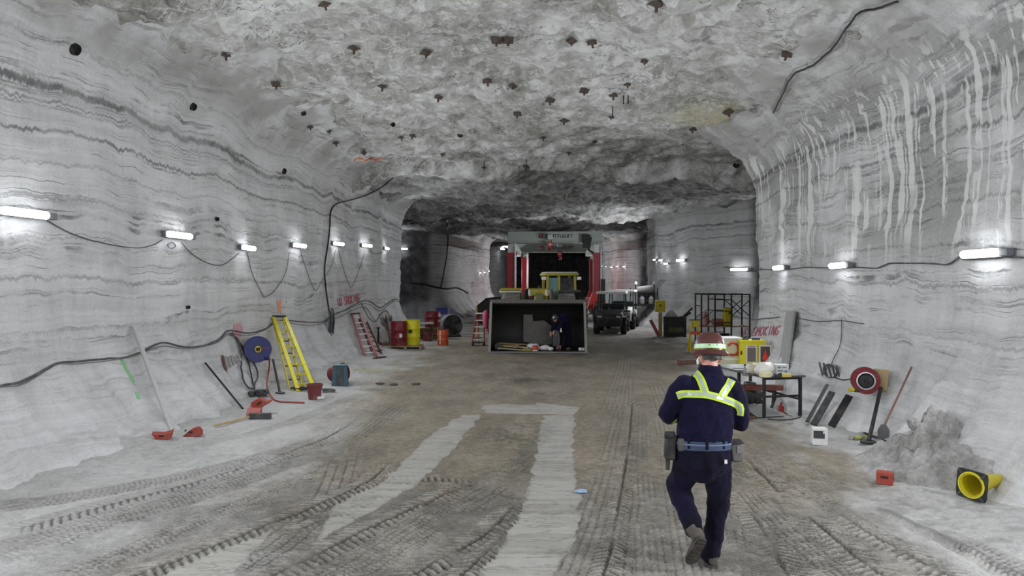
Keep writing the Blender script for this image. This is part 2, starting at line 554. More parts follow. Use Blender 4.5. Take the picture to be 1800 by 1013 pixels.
def round_path(pts, step):
    """pts: (x, y, corner radius); a resampled 2-D path with rounded corners."""
    out = []
    P = [np.array(p[:2], float) for p in pts]; rad = [p[2] if len(p) > 2 else 0 for p in pts]
    for i, p in enumerate(P):
        if i in (0, len(P) - 1) or rad[i] <= 0: out.append(p); continue
        a = P[i - 1] - p; b = P[i + 1] - p
        ra = min(rad[i], np.linalg.norm(a) * 0.49); rb = min(rad[i], np.linalg.norm(b) * 0.49)
        a = p + a / np.linalg.norm(a) * ra; b = p + b / np.linalg.norm(b) * rb
        for k in range(13):
            t = k / 12; out.append((1 - t) ** 2 * a + 2 * t * (1 - t) * p + t * t * b)
    out = np.array(out)
    seg = np.linalg.norm(np.diff(out, axis=0), axis=1); s = np.concatenate([[0], np.cumsum(seg)])
    m = max(8, int(s[-1] / step))
    u = np.linspace(0, s[-1], m)
    q = np.stack([np.interp(u, s, out[:, 0]), np.interp(u, s, out[:, 1])], 1)
    return q


def make_wall(name, pts, side, material, step=0.08, vstep=0.06, flare=0.95, fh=1.7, top=6.3, rt=1.5, fresh_or_shade=None, amp=1.0, seed=0.0):
    q = round_path(pts, step)
    d = np.gradient(q, axis=0); d /= np.linalg.norm(d, axis=1)[:, None]
    nrm = np.stack([d[:, 1], -d[:, 0]], 1) * side          # towards the open hall
    prof = []
    for z in np.linspace(-0.25, fh, 24): prof.append((flare * (1 - max(z, -0.25) / fh) ** 2.2, z))
    for z in np.linspace(fh, top - rt, 12)[1:]: prof.append((0.0, z))
    for a in np.linspace(0, R(78), 14)[1:]: prof.append((rt * 1.15 * (1 - math.cos(a)), top - rt + rt * math.sin(a)))
    prof.append((prof[-1][0] + 0.45, top + 0.4))
    prof = np.array(prof); sl = np.concatenate([[0], np.cumsum(np.linalg.norm(np.diff(prof, axis=0), axis=1))])
    m = int(sl[-1] / vstep); t = np.linspace(0, sl[-1], m)
    off = np.interp(t, sl, prof[:, 0]); zz = np.interp(t, sl, prof[:, 1])
    po = np.gradient(off); pz = np.gradient(zz); L = np.hypot(po, pz); nz = -po / L; nh = pz / L
    X = q[:, 0][:, None] + nrm[:, 0][:, None] * off[None, :]
    Y = q[:, 1][:, None] + nrm[:, 1][:, None] * off[None, :]
    Z = np.repeat(zz[None, :], len(q), 0)
    x, y, z = X.ravel() + seed, Y.ravel(), Z.ravel()
    disp = 0.20 * fbm(x * 0.35, y * 0.35, z * 0.3, 2) + 0.07 * fbm(x * 1.1, y * 1.1, z * 1.3, 3)
    disp += 0.035 * fbm(x * 0.4, y * 0.4, z * 6.0 + 0.8 * fbm(x * 0.4, y * 0.4, z * 0.3, 2), 3)
    rough = sstep(z, top - 1.3, top - 0.3)
    disp += rough * (0.22 * fbm(x * 0.9, y * 0.9, z * 1.2, 4, 0.6))
    low = 1 - sstep(z, 0.2, 1.4)
    disp += low * (0.16 * fbm(x * 1.3, y * 1.3, z * 1.6 + 9, 4, 0.55))
    # gullies running down the skirt
    s_len = np.repeat(np.arange(len(q)) * step, m)
    gul = fbm(s_len * 2.6 + 0.6 * z + seed, z * 0.25, z * 0 + 3.3, 2)
    disp += (1 - sstep(z, 0.5, 1.7)) * 0.10 * gul
    if fresh_or_shade is not None:
        fx = np.repeat(np.array([fresh_or_shade(a, b) for a, b in q]), m) * (0.35 + 0.65 * sstep(z + 0.9 * fbm(x * 0.6, y * 0.6, z * 0.6, 3), 0.6, 1.6))
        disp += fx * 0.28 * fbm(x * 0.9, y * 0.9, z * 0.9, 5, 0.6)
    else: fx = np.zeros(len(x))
    disp *= amp
    NX = (nrm[:, 0][:, None] * nh[None, :]).ravel(); NY = (nrm[:, 1][:, None] * nh[None, :]).ravel(); NZ = np.repeat(nz[None, :], len(q), 0).ravel()
    V = np.stack([X.ravel() + NX * disp, Y.ravel() + NY * disp, Z.ravel() + NZ * disp], 1)
    o, qd = grid_mesh(name, V, len(q), m, material, {'fresh_or_shade': fx}, flip=(side > 0))
    keep_rock(V, qd)
    return o


M_LEFT = rock_wall_mat('layered_salt_left', 0, 1.0)
M_RIGHT = rock_wall_mat('layered_salt_dripped', 1.0, 1.0)


def ramp01(x, a, b):
    return float(min(max((x - a) / (b - a), 0), 1))


make_wall('wall_left', [(-6.5, -16), (-6.6, 8), (-6.65, 20), (-6.9, 36.4, 2.2), (-23, 37.5)], 1, M_LEFT, top=6.45, seed=3.0)
make_wall('wall_right', [(5.45, -16), (5.5, 12), (5.55, 20.8, 1.5), (23, 22.0)], -1, M_RIGHT, top=6.25, flare=0.85, seed=11.0)
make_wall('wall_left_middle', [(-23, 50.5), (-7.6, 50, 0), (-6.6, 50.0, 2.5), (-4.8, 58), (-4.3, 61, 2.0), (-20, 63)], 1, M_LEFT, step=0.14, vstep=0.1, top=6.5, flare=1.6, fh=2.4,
          fresh_or_shade=lambda x, y: 1 - ramp01(x, -8.1, -7.6) if y < 54 else ramp01(y, 60.6, 61.5), seed=21.0)
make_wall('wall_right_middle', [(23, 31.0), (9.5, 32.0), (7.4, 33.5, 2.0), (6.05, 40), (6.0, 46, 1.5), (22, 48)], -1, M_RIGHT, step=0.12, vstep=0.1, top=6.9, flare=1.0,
          fresh_or_shade=lambda x, y: ramp01(x, 8.7, 9.1) if y < 36 else ramp01(y, 44, 45), seed=31.0)
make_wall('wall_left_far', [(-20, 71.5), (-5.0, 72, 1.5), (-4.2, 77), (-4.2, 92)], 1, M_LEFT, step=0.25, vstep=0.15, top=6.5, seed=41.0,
          fresh_or_shade=lambda x, y: 0.4)
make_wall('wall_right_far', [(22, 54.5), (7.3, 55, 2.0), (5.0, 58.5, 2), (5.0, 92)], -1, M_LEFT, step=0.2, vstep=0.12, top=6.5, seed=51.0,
          fresh_or_shade=lambda x, y: ramp01(x, 6.8, 7.2) if y < 57.5 else 0.0)
make_wall('wall_end', [(-6, 90), (7, 90)], 1, M_LEFT, step=0.3, vstep=0.2, top=6.5, seed=61.0, fresh_or_shade=lambda x, y: 1.0)
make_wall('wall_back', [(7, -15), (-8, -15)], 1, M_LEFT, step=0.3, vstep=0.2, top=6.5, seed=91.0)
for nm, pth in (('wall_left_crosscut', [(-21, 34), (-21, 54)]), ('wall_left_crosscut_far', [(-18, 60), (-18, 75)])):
    make_wall(nm, pth, 1, M_LEFT, step=0.3, vstep=0.2, seed=71.0, fresh_or_shade=lambda x, y: 1.0)
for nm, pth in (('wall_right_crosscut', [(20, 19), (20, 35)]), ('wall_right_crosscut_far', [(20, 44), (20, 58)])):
    make_wall(nm, pth, -1, M_LEFT, step=0.3, vstep=0.2, seed=81.0, fresh_or_shade=lambda x, y: 1.0)


# ------------------------------------------------------------------ roof
def axis(*spans):
    out = []
    for a, b, s in spans:
        out.append(np.arange(a, b, s))
    return np.concatenate(out + [[spans[-1][1]]])


def make_roof():
    xs = axis((-23, -9, 0.5), (-9, 9, 0.09), (9, 24, 0.5))
    ys = axis((-16, 6, 0.3), (6, 30, 0.07), (30, 48, 0.12), (48, 92, 0.4))
    X, Y = np.meshgrid(xs, ys, indexing='ij'); x, y = X.ravel(), Y.ravel(); o = np.zeros_like(x)
    z = 6.5 + 0.0 * x
    z += 0.22 * fbm(x * 0.28, y * 0.28, o + 1.5, 3)
    # slabs broken off in plates: stepped noise with slanted treads
    n1 = fbm(x * 0.45 + 0.5 * fbm(x * 0.5, y * 0.5, o, 3), y * 0.36 + 3, o + 4, 4, 0.55) * 4.0
    k = np.floor(n1); f = n1 - k
    z += 0.10 * (k + sstep(f, 0.72, 1.0)) + 0.0
    n2 = fbm(x * 1.0 + 7, y * 0.75 + 0.8 * fbm(x * 0.9, y * 0.9, o + 6, 3), o + 8, 4, 0.6) * 4.0
    k2 = np.floor(n2); f2 = n2 - k2
    z += 0.05 * (k2 + sstep(f2, 0.6, 1.0))
    z += 0.06 * np.abs(fbm(x * 1.6, y * 1.1, o + 12, 4, 0.6))
    z += 0.03 * fbm(x * 5, y * 4, o + 2, 3)
    # roof sags to the walls
    z -= 0.35 * sstep(np.abs(x + 0.6), 3.2, 6.5) * (1 - sstep(y, 30, 34))
    # the brow across the mouth of the crossing, slanting from the left pillar to the right one
    t = y - 25.2 + 0.9 * fbm(x * 0.35, o, o, 3) + 0.25 * fbm(x * 2.0, o, o + 2, 3) + 0.5 * fbm(x * 0.9, y * 0.9, o + 5, 3)
    bface = sstep(t, -0.75, -0.15)
    z -= 0.40 * bface + 0.14 * bface * (1 - sstep(t, 0.0, 1.2))
    relief = sstep(t, 0.3, 2.0)
    z += -0.03 * relief
    # second brow, then a lower roof
    t2 = y - 41.0 - 0.6 * fbm(x * 0.5, o, o + 9, 3)
    z += 0.05 * sstep(t2, -4.5, 0.0)
    z -= 0.20 * sstep(t2, -0.5, 0.0) * (1 - 0.5 * sstep(t2, 0.2, 1.0))
    z -= 0.05 * sstep(t2, 3, 12)
    fresh_or_shade = np.clip(sstep(t, -0.05, 0.25), 0, 1) * (0.62 + 0.33 * sstep(t2, -0.2, 1.0))  # roof past the brow coloured darker, for dirt and for missing lamplight
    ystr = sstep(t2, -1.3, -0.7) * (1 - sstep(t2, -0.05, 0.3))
    fresh_or_shade = fresh_or_shade * (1 - 0.85 * ystr)  # face of the second brow kept pale, as if lit
    st = G(1250, 195, 6.4)
    stain = np.exp(-(((x - st.x) / 0.8) ** 2 + ((y - st.y) / 1.0) ** 2)) * 0.8
    V = np.stack([x, y, z], 1)
    ob, q = grid_mesh('ceiling', V, len(xs), len(ys), roof_mat(), {'fresh_or_shade': fresh_or_shade, 'stain': stain}, flip=True)
    keep_rock(V, q)


make_roof()


# ------------------------------------------------------------------ floor
def floor_mat():
    n = NT('salt_and_mud_floor'); tc = n.n('ShaderNodeTexCoord').outputs['Object']
    A = lambda k: n.n('ShaderNodeAttribute', attribute_name=k).outputs['Fac']
    mud, pale, tread, wet = A('mud'), A('pale'), A('tread'), A('wet')
    a = n.noise(n.scale(tc, (1.0, 0.45, 1)), 1.3, 6, 0.65)
    b = n.noise(tc, 9.0, 6, 0.7)
    g = n.noise(tc, 48.0, 4, 0.7)
    v = n.math('ADD', 0.5, n.math('MULTIPLY', n.math('SUBTRACT', a, 0.5), 0.7))
    v = n.math('ADD', v, n.math('MULTIPLY', n.math('SUBTRACT', b, 0.5), 0.7))
    v = n.math('ADD', v, n.math('MULTIPLY', n.math('SUBTRACT', g, 0.5), 0.8))
    salt = n.ramp(v, [(0.2, (0.25, 0.247, 0.24, 1)), (0.5, (0.44, 0.437, 0.428, 1)), (0.8, (0.58, 0.577, 0.57, 1))])
    dirt = n.ramp(v, [(0.2, (0.085, 0.070, 0.048, 1)), (0.5, (0.205, 0.175, 0.128, 1)), (0.8, (0.36, 0.32, 0.25, 1))])
    col = n.mix(mud, salt, dirt)
    strip = n.ramp(v, [(0.1, (0.28, 0.27, 0.25, 1)), (0.9, (0.42, 0.41, 0.38, 1))])
    ck = n.math('ABSOLUTE', n.math('SUBTRACT', n.noise(n.scale(tc, (0.9, 5.0, 1), (3, 3, 0)), 1.0, 4, 0.6), 0.5))
    strip = n.mix(n.math('MULTIPLY', n.math('SUBTRACT', 1.0, n.smooth(ck, 0.003, 0.02)), 0.55), strip, (0.13, 0.12, 0.105, 1))
    chn = A('churn')
    col = n.mix(n.math('MULTIPLY', chn, 0.85), col, n.ramp(v, [(0.2, (0.05, 0.046, 0.039, 1)), (0.5, (0.135, 0.125, 0.108, 1)), (0.85, (0.30, 0.285, 0.255, 1))]))
    col = n.mix(pale, col, strip)
    col = n.mix(n.math('MULTIPLY', wet, n.smooth(v, 0.7, 0.4)), col, (0.035, 0.03, 0.027, 1))
    tp = n.smooth(tread, 0.5, 1.0); tn = n.smooth(tread, 0.5, 0.0)
    col = n.mix(n.math('MULTIPLY', tn, 0.72), col, (0.06, 0.056, 0.05, 1))
    col = n.mix(n.math('MULTIPLY', tp, 0.55), col, (0.42, 0.40, 0.36, 1))
    n.t.links.new(col, n.b.inputs['Base Color'])
    n.b.inputs['Roughness'].default_value = 0.9
    h = n.math('ADD', n.math('MULTIPLY', b, 0.8), n.math('MULTIPLY', g, 0.25))
    nd = n.n('ShaderNodeBump'); n.set(nd.inputs['Strength'], n.math('MULTIPLY_ADD', pale, -0.5, 0.7)); nd.inputs['Distance'].default_value = 0.03
    n.t.links.new(h, nd.inputs['Height']); n.t.links.new(nd.outputs[0], n.b.inputs['Normal'])
    return n.m


def inside(poly, x, y):
    c = np.zeros(len(x), bool); n = len(poly)
    for i in range(n):
        x1, y1 = poly[i]; x2, y2 = poly[(i + 1) % n]
        k = ((y1 > y) != (y2 > y)) & (x < (x2 - x1) * (y - y1) / ((y2 - y1) + 1e-12) + x1)
        c ^= k
    return c


def ground_poly(px):
    return [tuple(G(u, v)[:2]) for u, v in px]


def floor_noise(x, y):
    o = np.zeros_like(x)
    z = 0.05 * fbm(x * 0.3, y * 0.3, o, 3) + 0.018 * fbm(x * 1.5, y * 1.5, o + 3, 3)
    side = sstep(np.abs(x + 0.55), 3.6, 5.6)
    z = z + side * 0.05 * fbm(x * 2.2, y * 2.2, o + 7, 4, 0.6) + 0.10 * sstep(np.abs(x + 0.55), 4.2, 5.8) * (1 - sstep(y, 30, 36))
    return z


# tyre tracks: pixels in the photograph, width, kind
TRACKS = [
    ([(-40, 1000), (160, 925), (380, 858), (560, 795), (650, 755), (720, 700)], 0.42, 'bar'),
    ([(-20, 940), (180, 890), (400, 830), (560, 775), (640, 735)], 0.42, 'lug'),
    ([(60, 1040), (240, 960), (420, 885), (600, 815), (700, 765)], 0.36, 'bar'),
    ([(360, 1040), (440, 985), (520, 930), (575, 880), (600, 820), (615, 770)], 0.55, 'bar'),
    ([(420, 1040), (560, 970), (700, 905), (860, 838), (960, 790)], 0.40, 'lug'),
    ([(560, 1040), (680, 965), (800, 900), (880, 850), (950, 790), (985, 740)], 0.48, 'bar'),
    ([(660, 1040), (770, 985), (860, 930), (930, 860)], 0.36, 'lug'),
    ([(600, 838), (700, 842), (800, 850), (900, 862)], 0.35, 'lug'),
    ([(1000, 1040), (1035, 960), (1060, 880), (1080, 800), (1095, 720), (1100, 660)], 0.40, 'rib'),
    ([(1085, 1040), (1095, 950), (1110, 850), (1118, 760), (1120, 690)], 0.34, 'bar'),
    ([(1150, 1040), (1140, 950), (1130, 840), (1128, 740)], 0.3, 'rib'),
    ([(1300, 1040), (1290, 960), (1270, 880), (1235, 790), (1200, 700)], 0.36, 'bar'),
    ([(1600, 1040), (1500, 970), (1420, 905), (1350, 845), (1300, 790)], 0.40, 'lug'),
    ([(1700, 1040), (1590, 965), (1480, 900), (1380, 835), (1310, 765)], 0.30, 'bar'),
    ([(1480, 1040), (1420, 970), (1380, 905), (1340, 850)], 0.42, 'lug'),
    ([(1880, 1040), (1760, 985), (1640, 930), (1560, 885)], 0.32, 'bar'),
    ([(300, 800), (420, 770), (520, 740), (620, 700), (720, 660)], 0.3, 'rib'),
    ([(1500, 870), (1420, 820), (1340, 770), (1260, 715)], 0.3, 'rib'),
    ([(-60, 985), (100, 935), (280, 880), (440, 835), (560, 800)], 0.45, 'bar'),
    ([(-60, 905), (100, 880), (260, 850), (420, 815), (540, 780)], 0.34, 'bar'),
    ([(120, 1060), (330, 975), (520, 900), (640, 850), (700, 800)], 0.34, 'lug'),
    ([(250, 1060), (380, 1000), (560, 915), (690, 860), (790, 840)], 0.28, 'lug'),
    ([(500, 1060), (640, 975), (760, 900), (850, 855)], 0.36, 'bar'),
    ([(760, 1060), (840, 985), (900, 925)], 0.3, 'lug'),
    ([(640, 700), (720, 690), (800, 690), (880, 700)], 0.4, 'rib'),
    ([(1045, 1060), (1075, 960), (1090, 870), (1105, 780), (1112, 700)], 0.26, 'lug'),
    ([(1230, 1060), (1210, 960), (1190, 860), (1170, 760), (1150, 690)], 0.34, 'rib'),
    ([(1400, 1060), (1370, 980), (1330, 910), (1290, 850)], 0.36, 'lug'),
    ([(1540, 1060), (1450, 985), (1370, 920), (1300, 850), (1250, 780)], 0.34, 'bar'),
    ([(1780, 1060), (1660, 1000), (1540, 940), (1440, 880)], 0.36, 'lug'),
    ([(1060, 760), (1080, 700), (1095, 650), (1100, 620)], 0.45, 'rib'),
    ([(1180, 740), (1160, 690), (1140, 650)], 0.45, 'rib'),
    ([(560, 820), (640, 790), (740, 770), (830, 770)], 0.3, 'rib'),
]


def make_floor():
    xs = axis((-23, -8.2, 0.4), (-8.2, -5.2, 0.04), (-5.2, 5.2, 0.0165), (5.2, 7.2, 0.04), (7.2, 24, 0.4))
    ys = axis((-16, 4.0, 0.4), (4.0, 9.0, 0.0145), (9.0, 14.0, 0.026), (14.0, 24, 0.07), (24, 92, 0.4))
    X, Y = np.meshgrid(xs, ys, indexing='ij'); x, y = X.ravel(), Y.ravel(); o = np.zeros_like(x)
    z = floor_noise(x, y)
    e = fbm(x * 1.6, y * 1.0, o + 2, 4, 0.6)
    e2 = fbm(x * 6, y * 5, o + 5, 3, 0.6)
    # the brown, driven part of the floor
    lo = np.interp(y, [4, 7, 9, 11, 14, 18, 25, 40], [-2.6, -2.6, -2.9, -3.4, -3.8, -4.0, -4.2, -4.6])
    hi = np.interp(y, [4, 7, 9, 11, 14, 18, 25, 40], [2.5, 3.0, 3.9, 3.9, 3.6, 3.8, 4.6, 5.5])
    mud = sstep(x + 1.1 * e, lo - 0.9, lo + 0.9) * (1 - sstep(x + 0.9 * e, hi - 0.7, hi + 0.6))
    mud *= 0.62 + 0.38 * sstep(y + 2.0 * e, 6.0, 9.0)
    mud *= 1 - 0.35 * sstep(y, 26, 34)
    # scraped pale strips
    pale = np.zeros(len(x))
    j = fbm(x * 2.5, y * 2.5, o, 3) * 0.05; j2 = fbm(x * 1.2, y * 5.0, o + 6, 2) * 0.04
    for poly in ([(812, 728), (846, 728), (800, 785), (728, 853), (640, 905), (560, 945), (590, 885), (675, 845), (742, 775)],
                 [(478, 925), (405, 1013), (380, 1060), (180, 1060), (330, 985)],
                 [(955, 728), (1010, 728), (1008, 805), (1020, 880), (1010, 945), (985, 990), (950, 1060), (810, 1060), (845, 1013), (895, 940), (926, 880), (942, 800)],
                 [(848, 712), (930, 704), (1022, 714), (1010, 727), (930, 726), (850, 725)]):
        pale[inside(ground_poly(poly), x + j + j2, y + j * 2)] = 1.0
    pale[(y > 14.0) & (fbm(x * 2.2, y * 1.6, o + 31, 3) < -0.02)] = 0.0
    pale *= 0.72 + 0.28 * sstep(fbm(x * 1.2, y * 7.0, o + 4, 3), -0.35, -0.1)
    # wet, oily patches
    wet = np.zeros(len(x))
    for (u, v, rx, ry, a) in ((930, 667, 0.9, 0.7, 0.9), (870, 655, 1.2, 1.0, 0.45), (900, 765, 0.6, 1.3, 0.7), (960, 690, 0.6, 0.3, 0.5), (950, 640, 2.2, 1.6, 0.3), (1110, 600, 2.6, 4.0, 0.55), (1040, 625, 1.4, 1.6, 0.45)):
        c = G(u, v)
        w = np.exp(-(((x - c.x) / rx) ** 2 + ((y - c.y) / ry) ** 2)) * a
        wet = np.maximum(wet, w * sstep(e2 + e * 0.6 + w, -0.2, 0.7))
    # tyre tracks pressed into the mud
    dz = np.zeros(len(x)); band = np.zeros(len(x)); tread = np.full(len(x), 0.5); cut = np.zeros(len(x))
    for ti, (px, wd, kind) in enumerate(TRACKS):
        line = np.array([p[:2] for p in smooth_line([G(u, v) for u, v in px], 8)])
        idx = np.where((x > line[:, 0].min() - 0.6) & (x < line[:, 0].max() + 0.6) & (y > line[:, 1].min() - 0.6) & (y < line[:, 1].max() + 0.6))[0]
        if len(idx) == 0: continue
        bx, by = x[idx], y[idx]; best = np.full(len(idx), 9.0); sd = np.zeros(len(idx)); al = np.zeros(len(idx)); acc = 0.0
        for i in range(len(line) - 1):
            a, b = line[i], line[i + 1]; d = b - a; L = float(np.hypot(*d)) + 1e-9; d = d / L
            t = np.clip((bx - a[0]) * d[0] + (by - a[1]) * d[1], 0, L)
            ex, ey = bx - a[0] - d[0] * t, by - a[1] - d[1] * t
            ds = np.hypot(ex, ey); k = ds < best
            best[k] = ds[k]; al[k] = acc + t[k]; sd[k] = (ex * -d[1] + ey * d[0])[k]; acc += L
        w = wd / 2; ins = best < w
        wear = sstep(fbm(bx * 1.3, by * 1.3, bx * 0 + ti, 3), -0.5, -0.05) * (1 - sstep(best, w * 0.9, w)) * ins
        wear *= sstep(al, 0, 0.5) * (1 - sstep(al, acc - 1.2, acc))
        s = sd / w
        if kind == 'lug':
            ph = al / 0.085 + np.where(s > 0, 0.0, 0.5) + np.abs(s) * 1.1
            blk = ((ph - np.floor(ph)) < 0.48) & (np.abs(s) > 0.12)
        elif kind == 'bar':
            ph = al / 0.058 + np.abs(s) * 0.5
            col_ = np.floor((s + 1) * 2.5)
            ph = ph + (col_ % 2) * 0.5
            gap = np.abs(((s + 1) * 2.5) - np.round((s + 1) * 2.5)) < 0.09
            blk = ((ph - np.floor(ph)) < 0.55) & ~gap
        else:
            blk = (np.abs(np.sin(s * PI * 2.5)) > 0.45)
        val = np.where(blk, 1.0, 0.0)
        pk = pale[idx] * 0.75
        wear = wear * (1 - pk)
        bw = (1 - sstep(best, w * 0.95, w * 1.25)) * sstep(al, 0, 0.5) * (1 - sstep(al, acc - 1.5, acc)) * {'lug': 0.55, 'bar': 0.9, 'rib': 0.55}[kind] * (0.45 + 0.8 * np.clip(fbm(bx * 0.8, by * 0.8, bx * 0 + ti + 40, 2) + 0.3, 0, 0.7))
        band[idx] = np.maximum(band[idx], bw * (1 - 0.3 * sstep(by, 9, 13)))
        dep = {'lug': 0.020, 'bar': 0.011, 'rib': 0.006}[kind] * wear
        k_ = np.clip(wear, 0, 1); dz[idx] = dz[idx] * (1 - k_) + np.where(blk, 0.45, -0.8) * dep
        strength = {'lug': 0.9, 'bar': 0.62, 'rib': 0.4}[kind]
        tv = 0.5 + np.where(blk, 0.36, -0.5) * strength
        tread[idx] = tread[idx] * (1 - wear) + tv * wear
    z += dz - 0.012 * pale
    # churned ground between the tracks near the camera
    ch = (1 - sstep(y, 8.5, 12)) * (1 - pale) * (1 - sstep(np.abs(x - 0.2), 4.2, 5.2))
    rb = fbm(x * 7, y * 7, o + 11, 3, 0.6)
    z += ch * 0.02 * rb
    churn = (1 - sstep(y + 1.2 * e, 7.2, 9.6)) * sstep(x + 0.8 * e, -4.6, -3.0) * (1 - sstep(x + 0.6 * e, 2.6, 3.6)) * (0.55 + 0.9 * np.clip(fbm(x * 0.9, y * 0.9, o + 21, 3) + 0.25, 0, 0.5))
    churn = np.clip(np.maximum(churn, band * (0.75 - 0.4 * pale)), 0, 1)
    tread += ch * 0.35 * np.clip(rb - 0.12, -0.6, 0.6)
    # heap of broken salt at the right wall, and the small berm of the near left
    hp = G(1655, 800); d2 = ((x - hp.x - 0.35) / 0.75) ** 2 + ((y - hp.y) / 1.0) ** 2
    heap = np.exp(-d2 * 1.1)
    z += 0.62 * heap * (0.75 + 0.6 * fbm(x * 2.0, y * 2.0, o + 1, 4, 0.6)) + 0.12 * heap * np.abs(fbm(x * 5, y * 5, o + 2, 3))
    bl = G(250, 780); z += 0.10 * np.exp(-(((x - bl.x) / 1.2) ** 2 + ((y - bl.y) / 0.5) ** 2)) * (0.6 + 0.8 * fbm(x * 3, y * 3, o, 3))
    # a rut with a bright scraped rim on the right
    for (pa, pb, hh, tv) in (((1535, 890), (1830, 1040), -0.03, 0.95), ((1530, 882), (1830, 1022), 0.02, 0.1)):
        a = np.array(G(*pa)[:2]); b = np.array(G(*pb)[:2]); d = (b - a); L = np.hypot(*d); d /= L
        t = (x - a[0]) * d[0] + (y - a[1]) * d[1]; s = -(x - a[0]) * d[1] + (y - a[1]) * d[0] + 0.03 * e2
        m = np.exp(-(s / 0.05) ** 2) * sstep(t, 0, 0.3)
        z += hh * m; tread = tread * (1 - m * 0.8) + tv * m * 0.8
    V = np.stack([x, y, z], 1)
    ob, q = grid_mesh('floor', V, len(xs), len(ys), floor_mat(), {'mud': mud, 'pale': pale, 'tread': np.clip(tread, 0, 1), 'wet': np.clip(wet, 0, 1), 'churn': churn})
    keep_rock(V, q)


make_floor()

# ------------------------------------------------------------------ a search tree over all rock
_vs = np.concatenate([v for v, q in ROCK]); _off = 0; _qs = []
for v, q in ROCK:
    _qs.append(q + _off); _off += len(v)
_qs = np.concatenate(_qs)
BVH = BVHTree.FromPolygons(_vs.tolist(), _qs.tolist())
FLOOR_V, FLOOR_Q = ROCK[-1]
BVH_FLOOR = BVHTree.FromPolygons(FLOOR_V.tolist(), FLOOR_Q.tolist())
_nw = len(ROCK) - 1
_wv = np.concatenate([v for v, q in ROCK[:-1]]); _off = 0; _wq = []
for v, q in ROCK[:-1]:
    _wq.append(q + _off); _off += len(v)
BVH_WALL = BVHTree.FromPolygons(_wv.tolist(), np.concatenate(_wq).tolist())
del _vs, _qs, _wv, _wq


def rock_at(u, v, off=0.0, tree=None):
    """Where the sight line through a pixel of the photograph meets rock; off pulls it out along the surface normal."""
    d = ray(u, v)
    loc, nrm, i, t = (tree or BVH).ray_cast(CAM, d)
    if loc is None:
        loc = CAM + d * 40; nrm = -d
    if nrm.dot(d) > 0: nrm = -nrm
    return loc + nrm * off, nrm


def floor_z(x, y):
    l, n, i, t = BVH.ray_cast(Vector((x, y, 2.0)), Vector((0, 0, -1)))
    return l.z if l is not None else 0.0


def ground(u, v, sink=0.0):
    """The point of the floor (or wall skirt) seen at a pixel."""
    return rock_at(u, v)[0] - Vector((0, 0, sink))
# ------------------------------------------------------------------ wall lamps
M_TUBE = emit_mat('lamp_light', (0.93, 0.96, 1.0, 1), TUBE_STRENGTH)
M_HOUSING = mat('lamp_housing_grey', '#6f7378', 0.5, 0.2, 0.3)
M_BLACK = mat('black_rubber', '#161618', 0.6, 0, 0.15)
lamp_root = None
LAMP_MESH = {}


def lamp_parts(root):
    if not LAMP_MESH:
        h = MB().box((0, -0.03, 0.0), (0.78, 0.05, 0.11)).box((-0.46, -0.015, 0), (0.16, 0.09, 0.09)).box((-0.25, -0.075, 0.02), (0.04, 0.06, 0.05)).box((0.25, -0.075, 0.02), (0.04, 0.06, 0.05))
        LAMP_MESH['h'] = h.build('housing', M_HOUSING, root, bevel=0.006)
        t = MB().tube([(-0.36, 0.03, 0), (-0.34, 0.03, 0), (0.34, 0.03, 0), (0.36, 0.03, 0)], [0.03, 0.052, 0.052, 0.03], 12)
        LAMP_MESH['t'] = t.build('tube', M_TUBE, root)
        return
    for k in ('h', 't'):
        c = LAMP_MESH[k].copy(); COL.objects.link(c); c.parent = root


def wall_lamp(pos, nrm, label, group, scale=1.0, power=1.0):
    n = Vector((nrm.x, nrm.y, 0)).normalized()
    x = n.cross(Vector((0, 0, 1)))                     # along the wall
    if x.y < 0: x = -x
    z = x.cross(n) if x.cross(n).z > 0 else n.cross(x)
    m = Matrix((x, n, Vector((0, 0, 1)))).transposed()
    if m.determinant() < 0:
        m = Matrix((-x, n, Vector((0, 0, 1)))).transposed()
    root = thing('wall_lamp', label, 'lamp', group=group)
    root.matrix_world = Matrix.Translation(pos + n * 0.10) @ m.to_4x4()
    root.scale = (scale,) * 3
    if x.y < 0 or m.determinant() < 0: pass
    lamp_parts(root)
    L = bpy.data.lights.new('lamp_glow', 'AREA'); L.shape = 'RECTANGLE'; L.size = 0.7; L.size_y = 0.10
    L.energy = LAMP_W * power; L.color = (0.93, 0.96, 1.0)
    lo = bpy.data.objects.new('lamp_glow', L); COL.objects.link(lo); lo.parent = root
    lo.location = (0, 0.095, 0); lo.rotation_euler = (PI / 2, 0, 0)   # shines away from the wall
    return root


ORD = ['first', 'second', 'third', 'fourth', 'fifth', 'sixth', 'seventh', 'eighth']
for i, (u, v) in enumerate([(30, 375), (304, 414), (427, 436), (519, 432), (589, 429), (640, 432), (675, 437), (709, 438)]):
    p, n = rock_at(u, v)
    lb = ('long white tube lamp on the left wall, nearest, cut by the photo edge' if i == 0 else
          '%s glowing tube lamp from the near end of the left wall row' % ORD[i])
    LAMPW = wall_lamp(p, n, lb, 'tube lamps along the left wall')
for i, (u, v) in enumerate([(1740, 446), (1485, 467), (1378, 471), (1300, 474)]):
    p, n = rock_at(u, v)
    wall_lamp(p, n, '%s glowing tube lamp from the near end of the right wall row' % ORD[i], 'tube lamps along the right wall')
for i, (u, v) in enumerate([(1200, 458), (1174, 464), (1165, 458), (1154, 457)]):
    p, n = rock_at(u, v)
    wall_lamp(p, n, '%s small lamp from the right on the pillar beyond the right opening' % ORD[i], 'lamps on the pillar beyond the right opening', 1.0 if i == 0 else 0.6, 1.2)
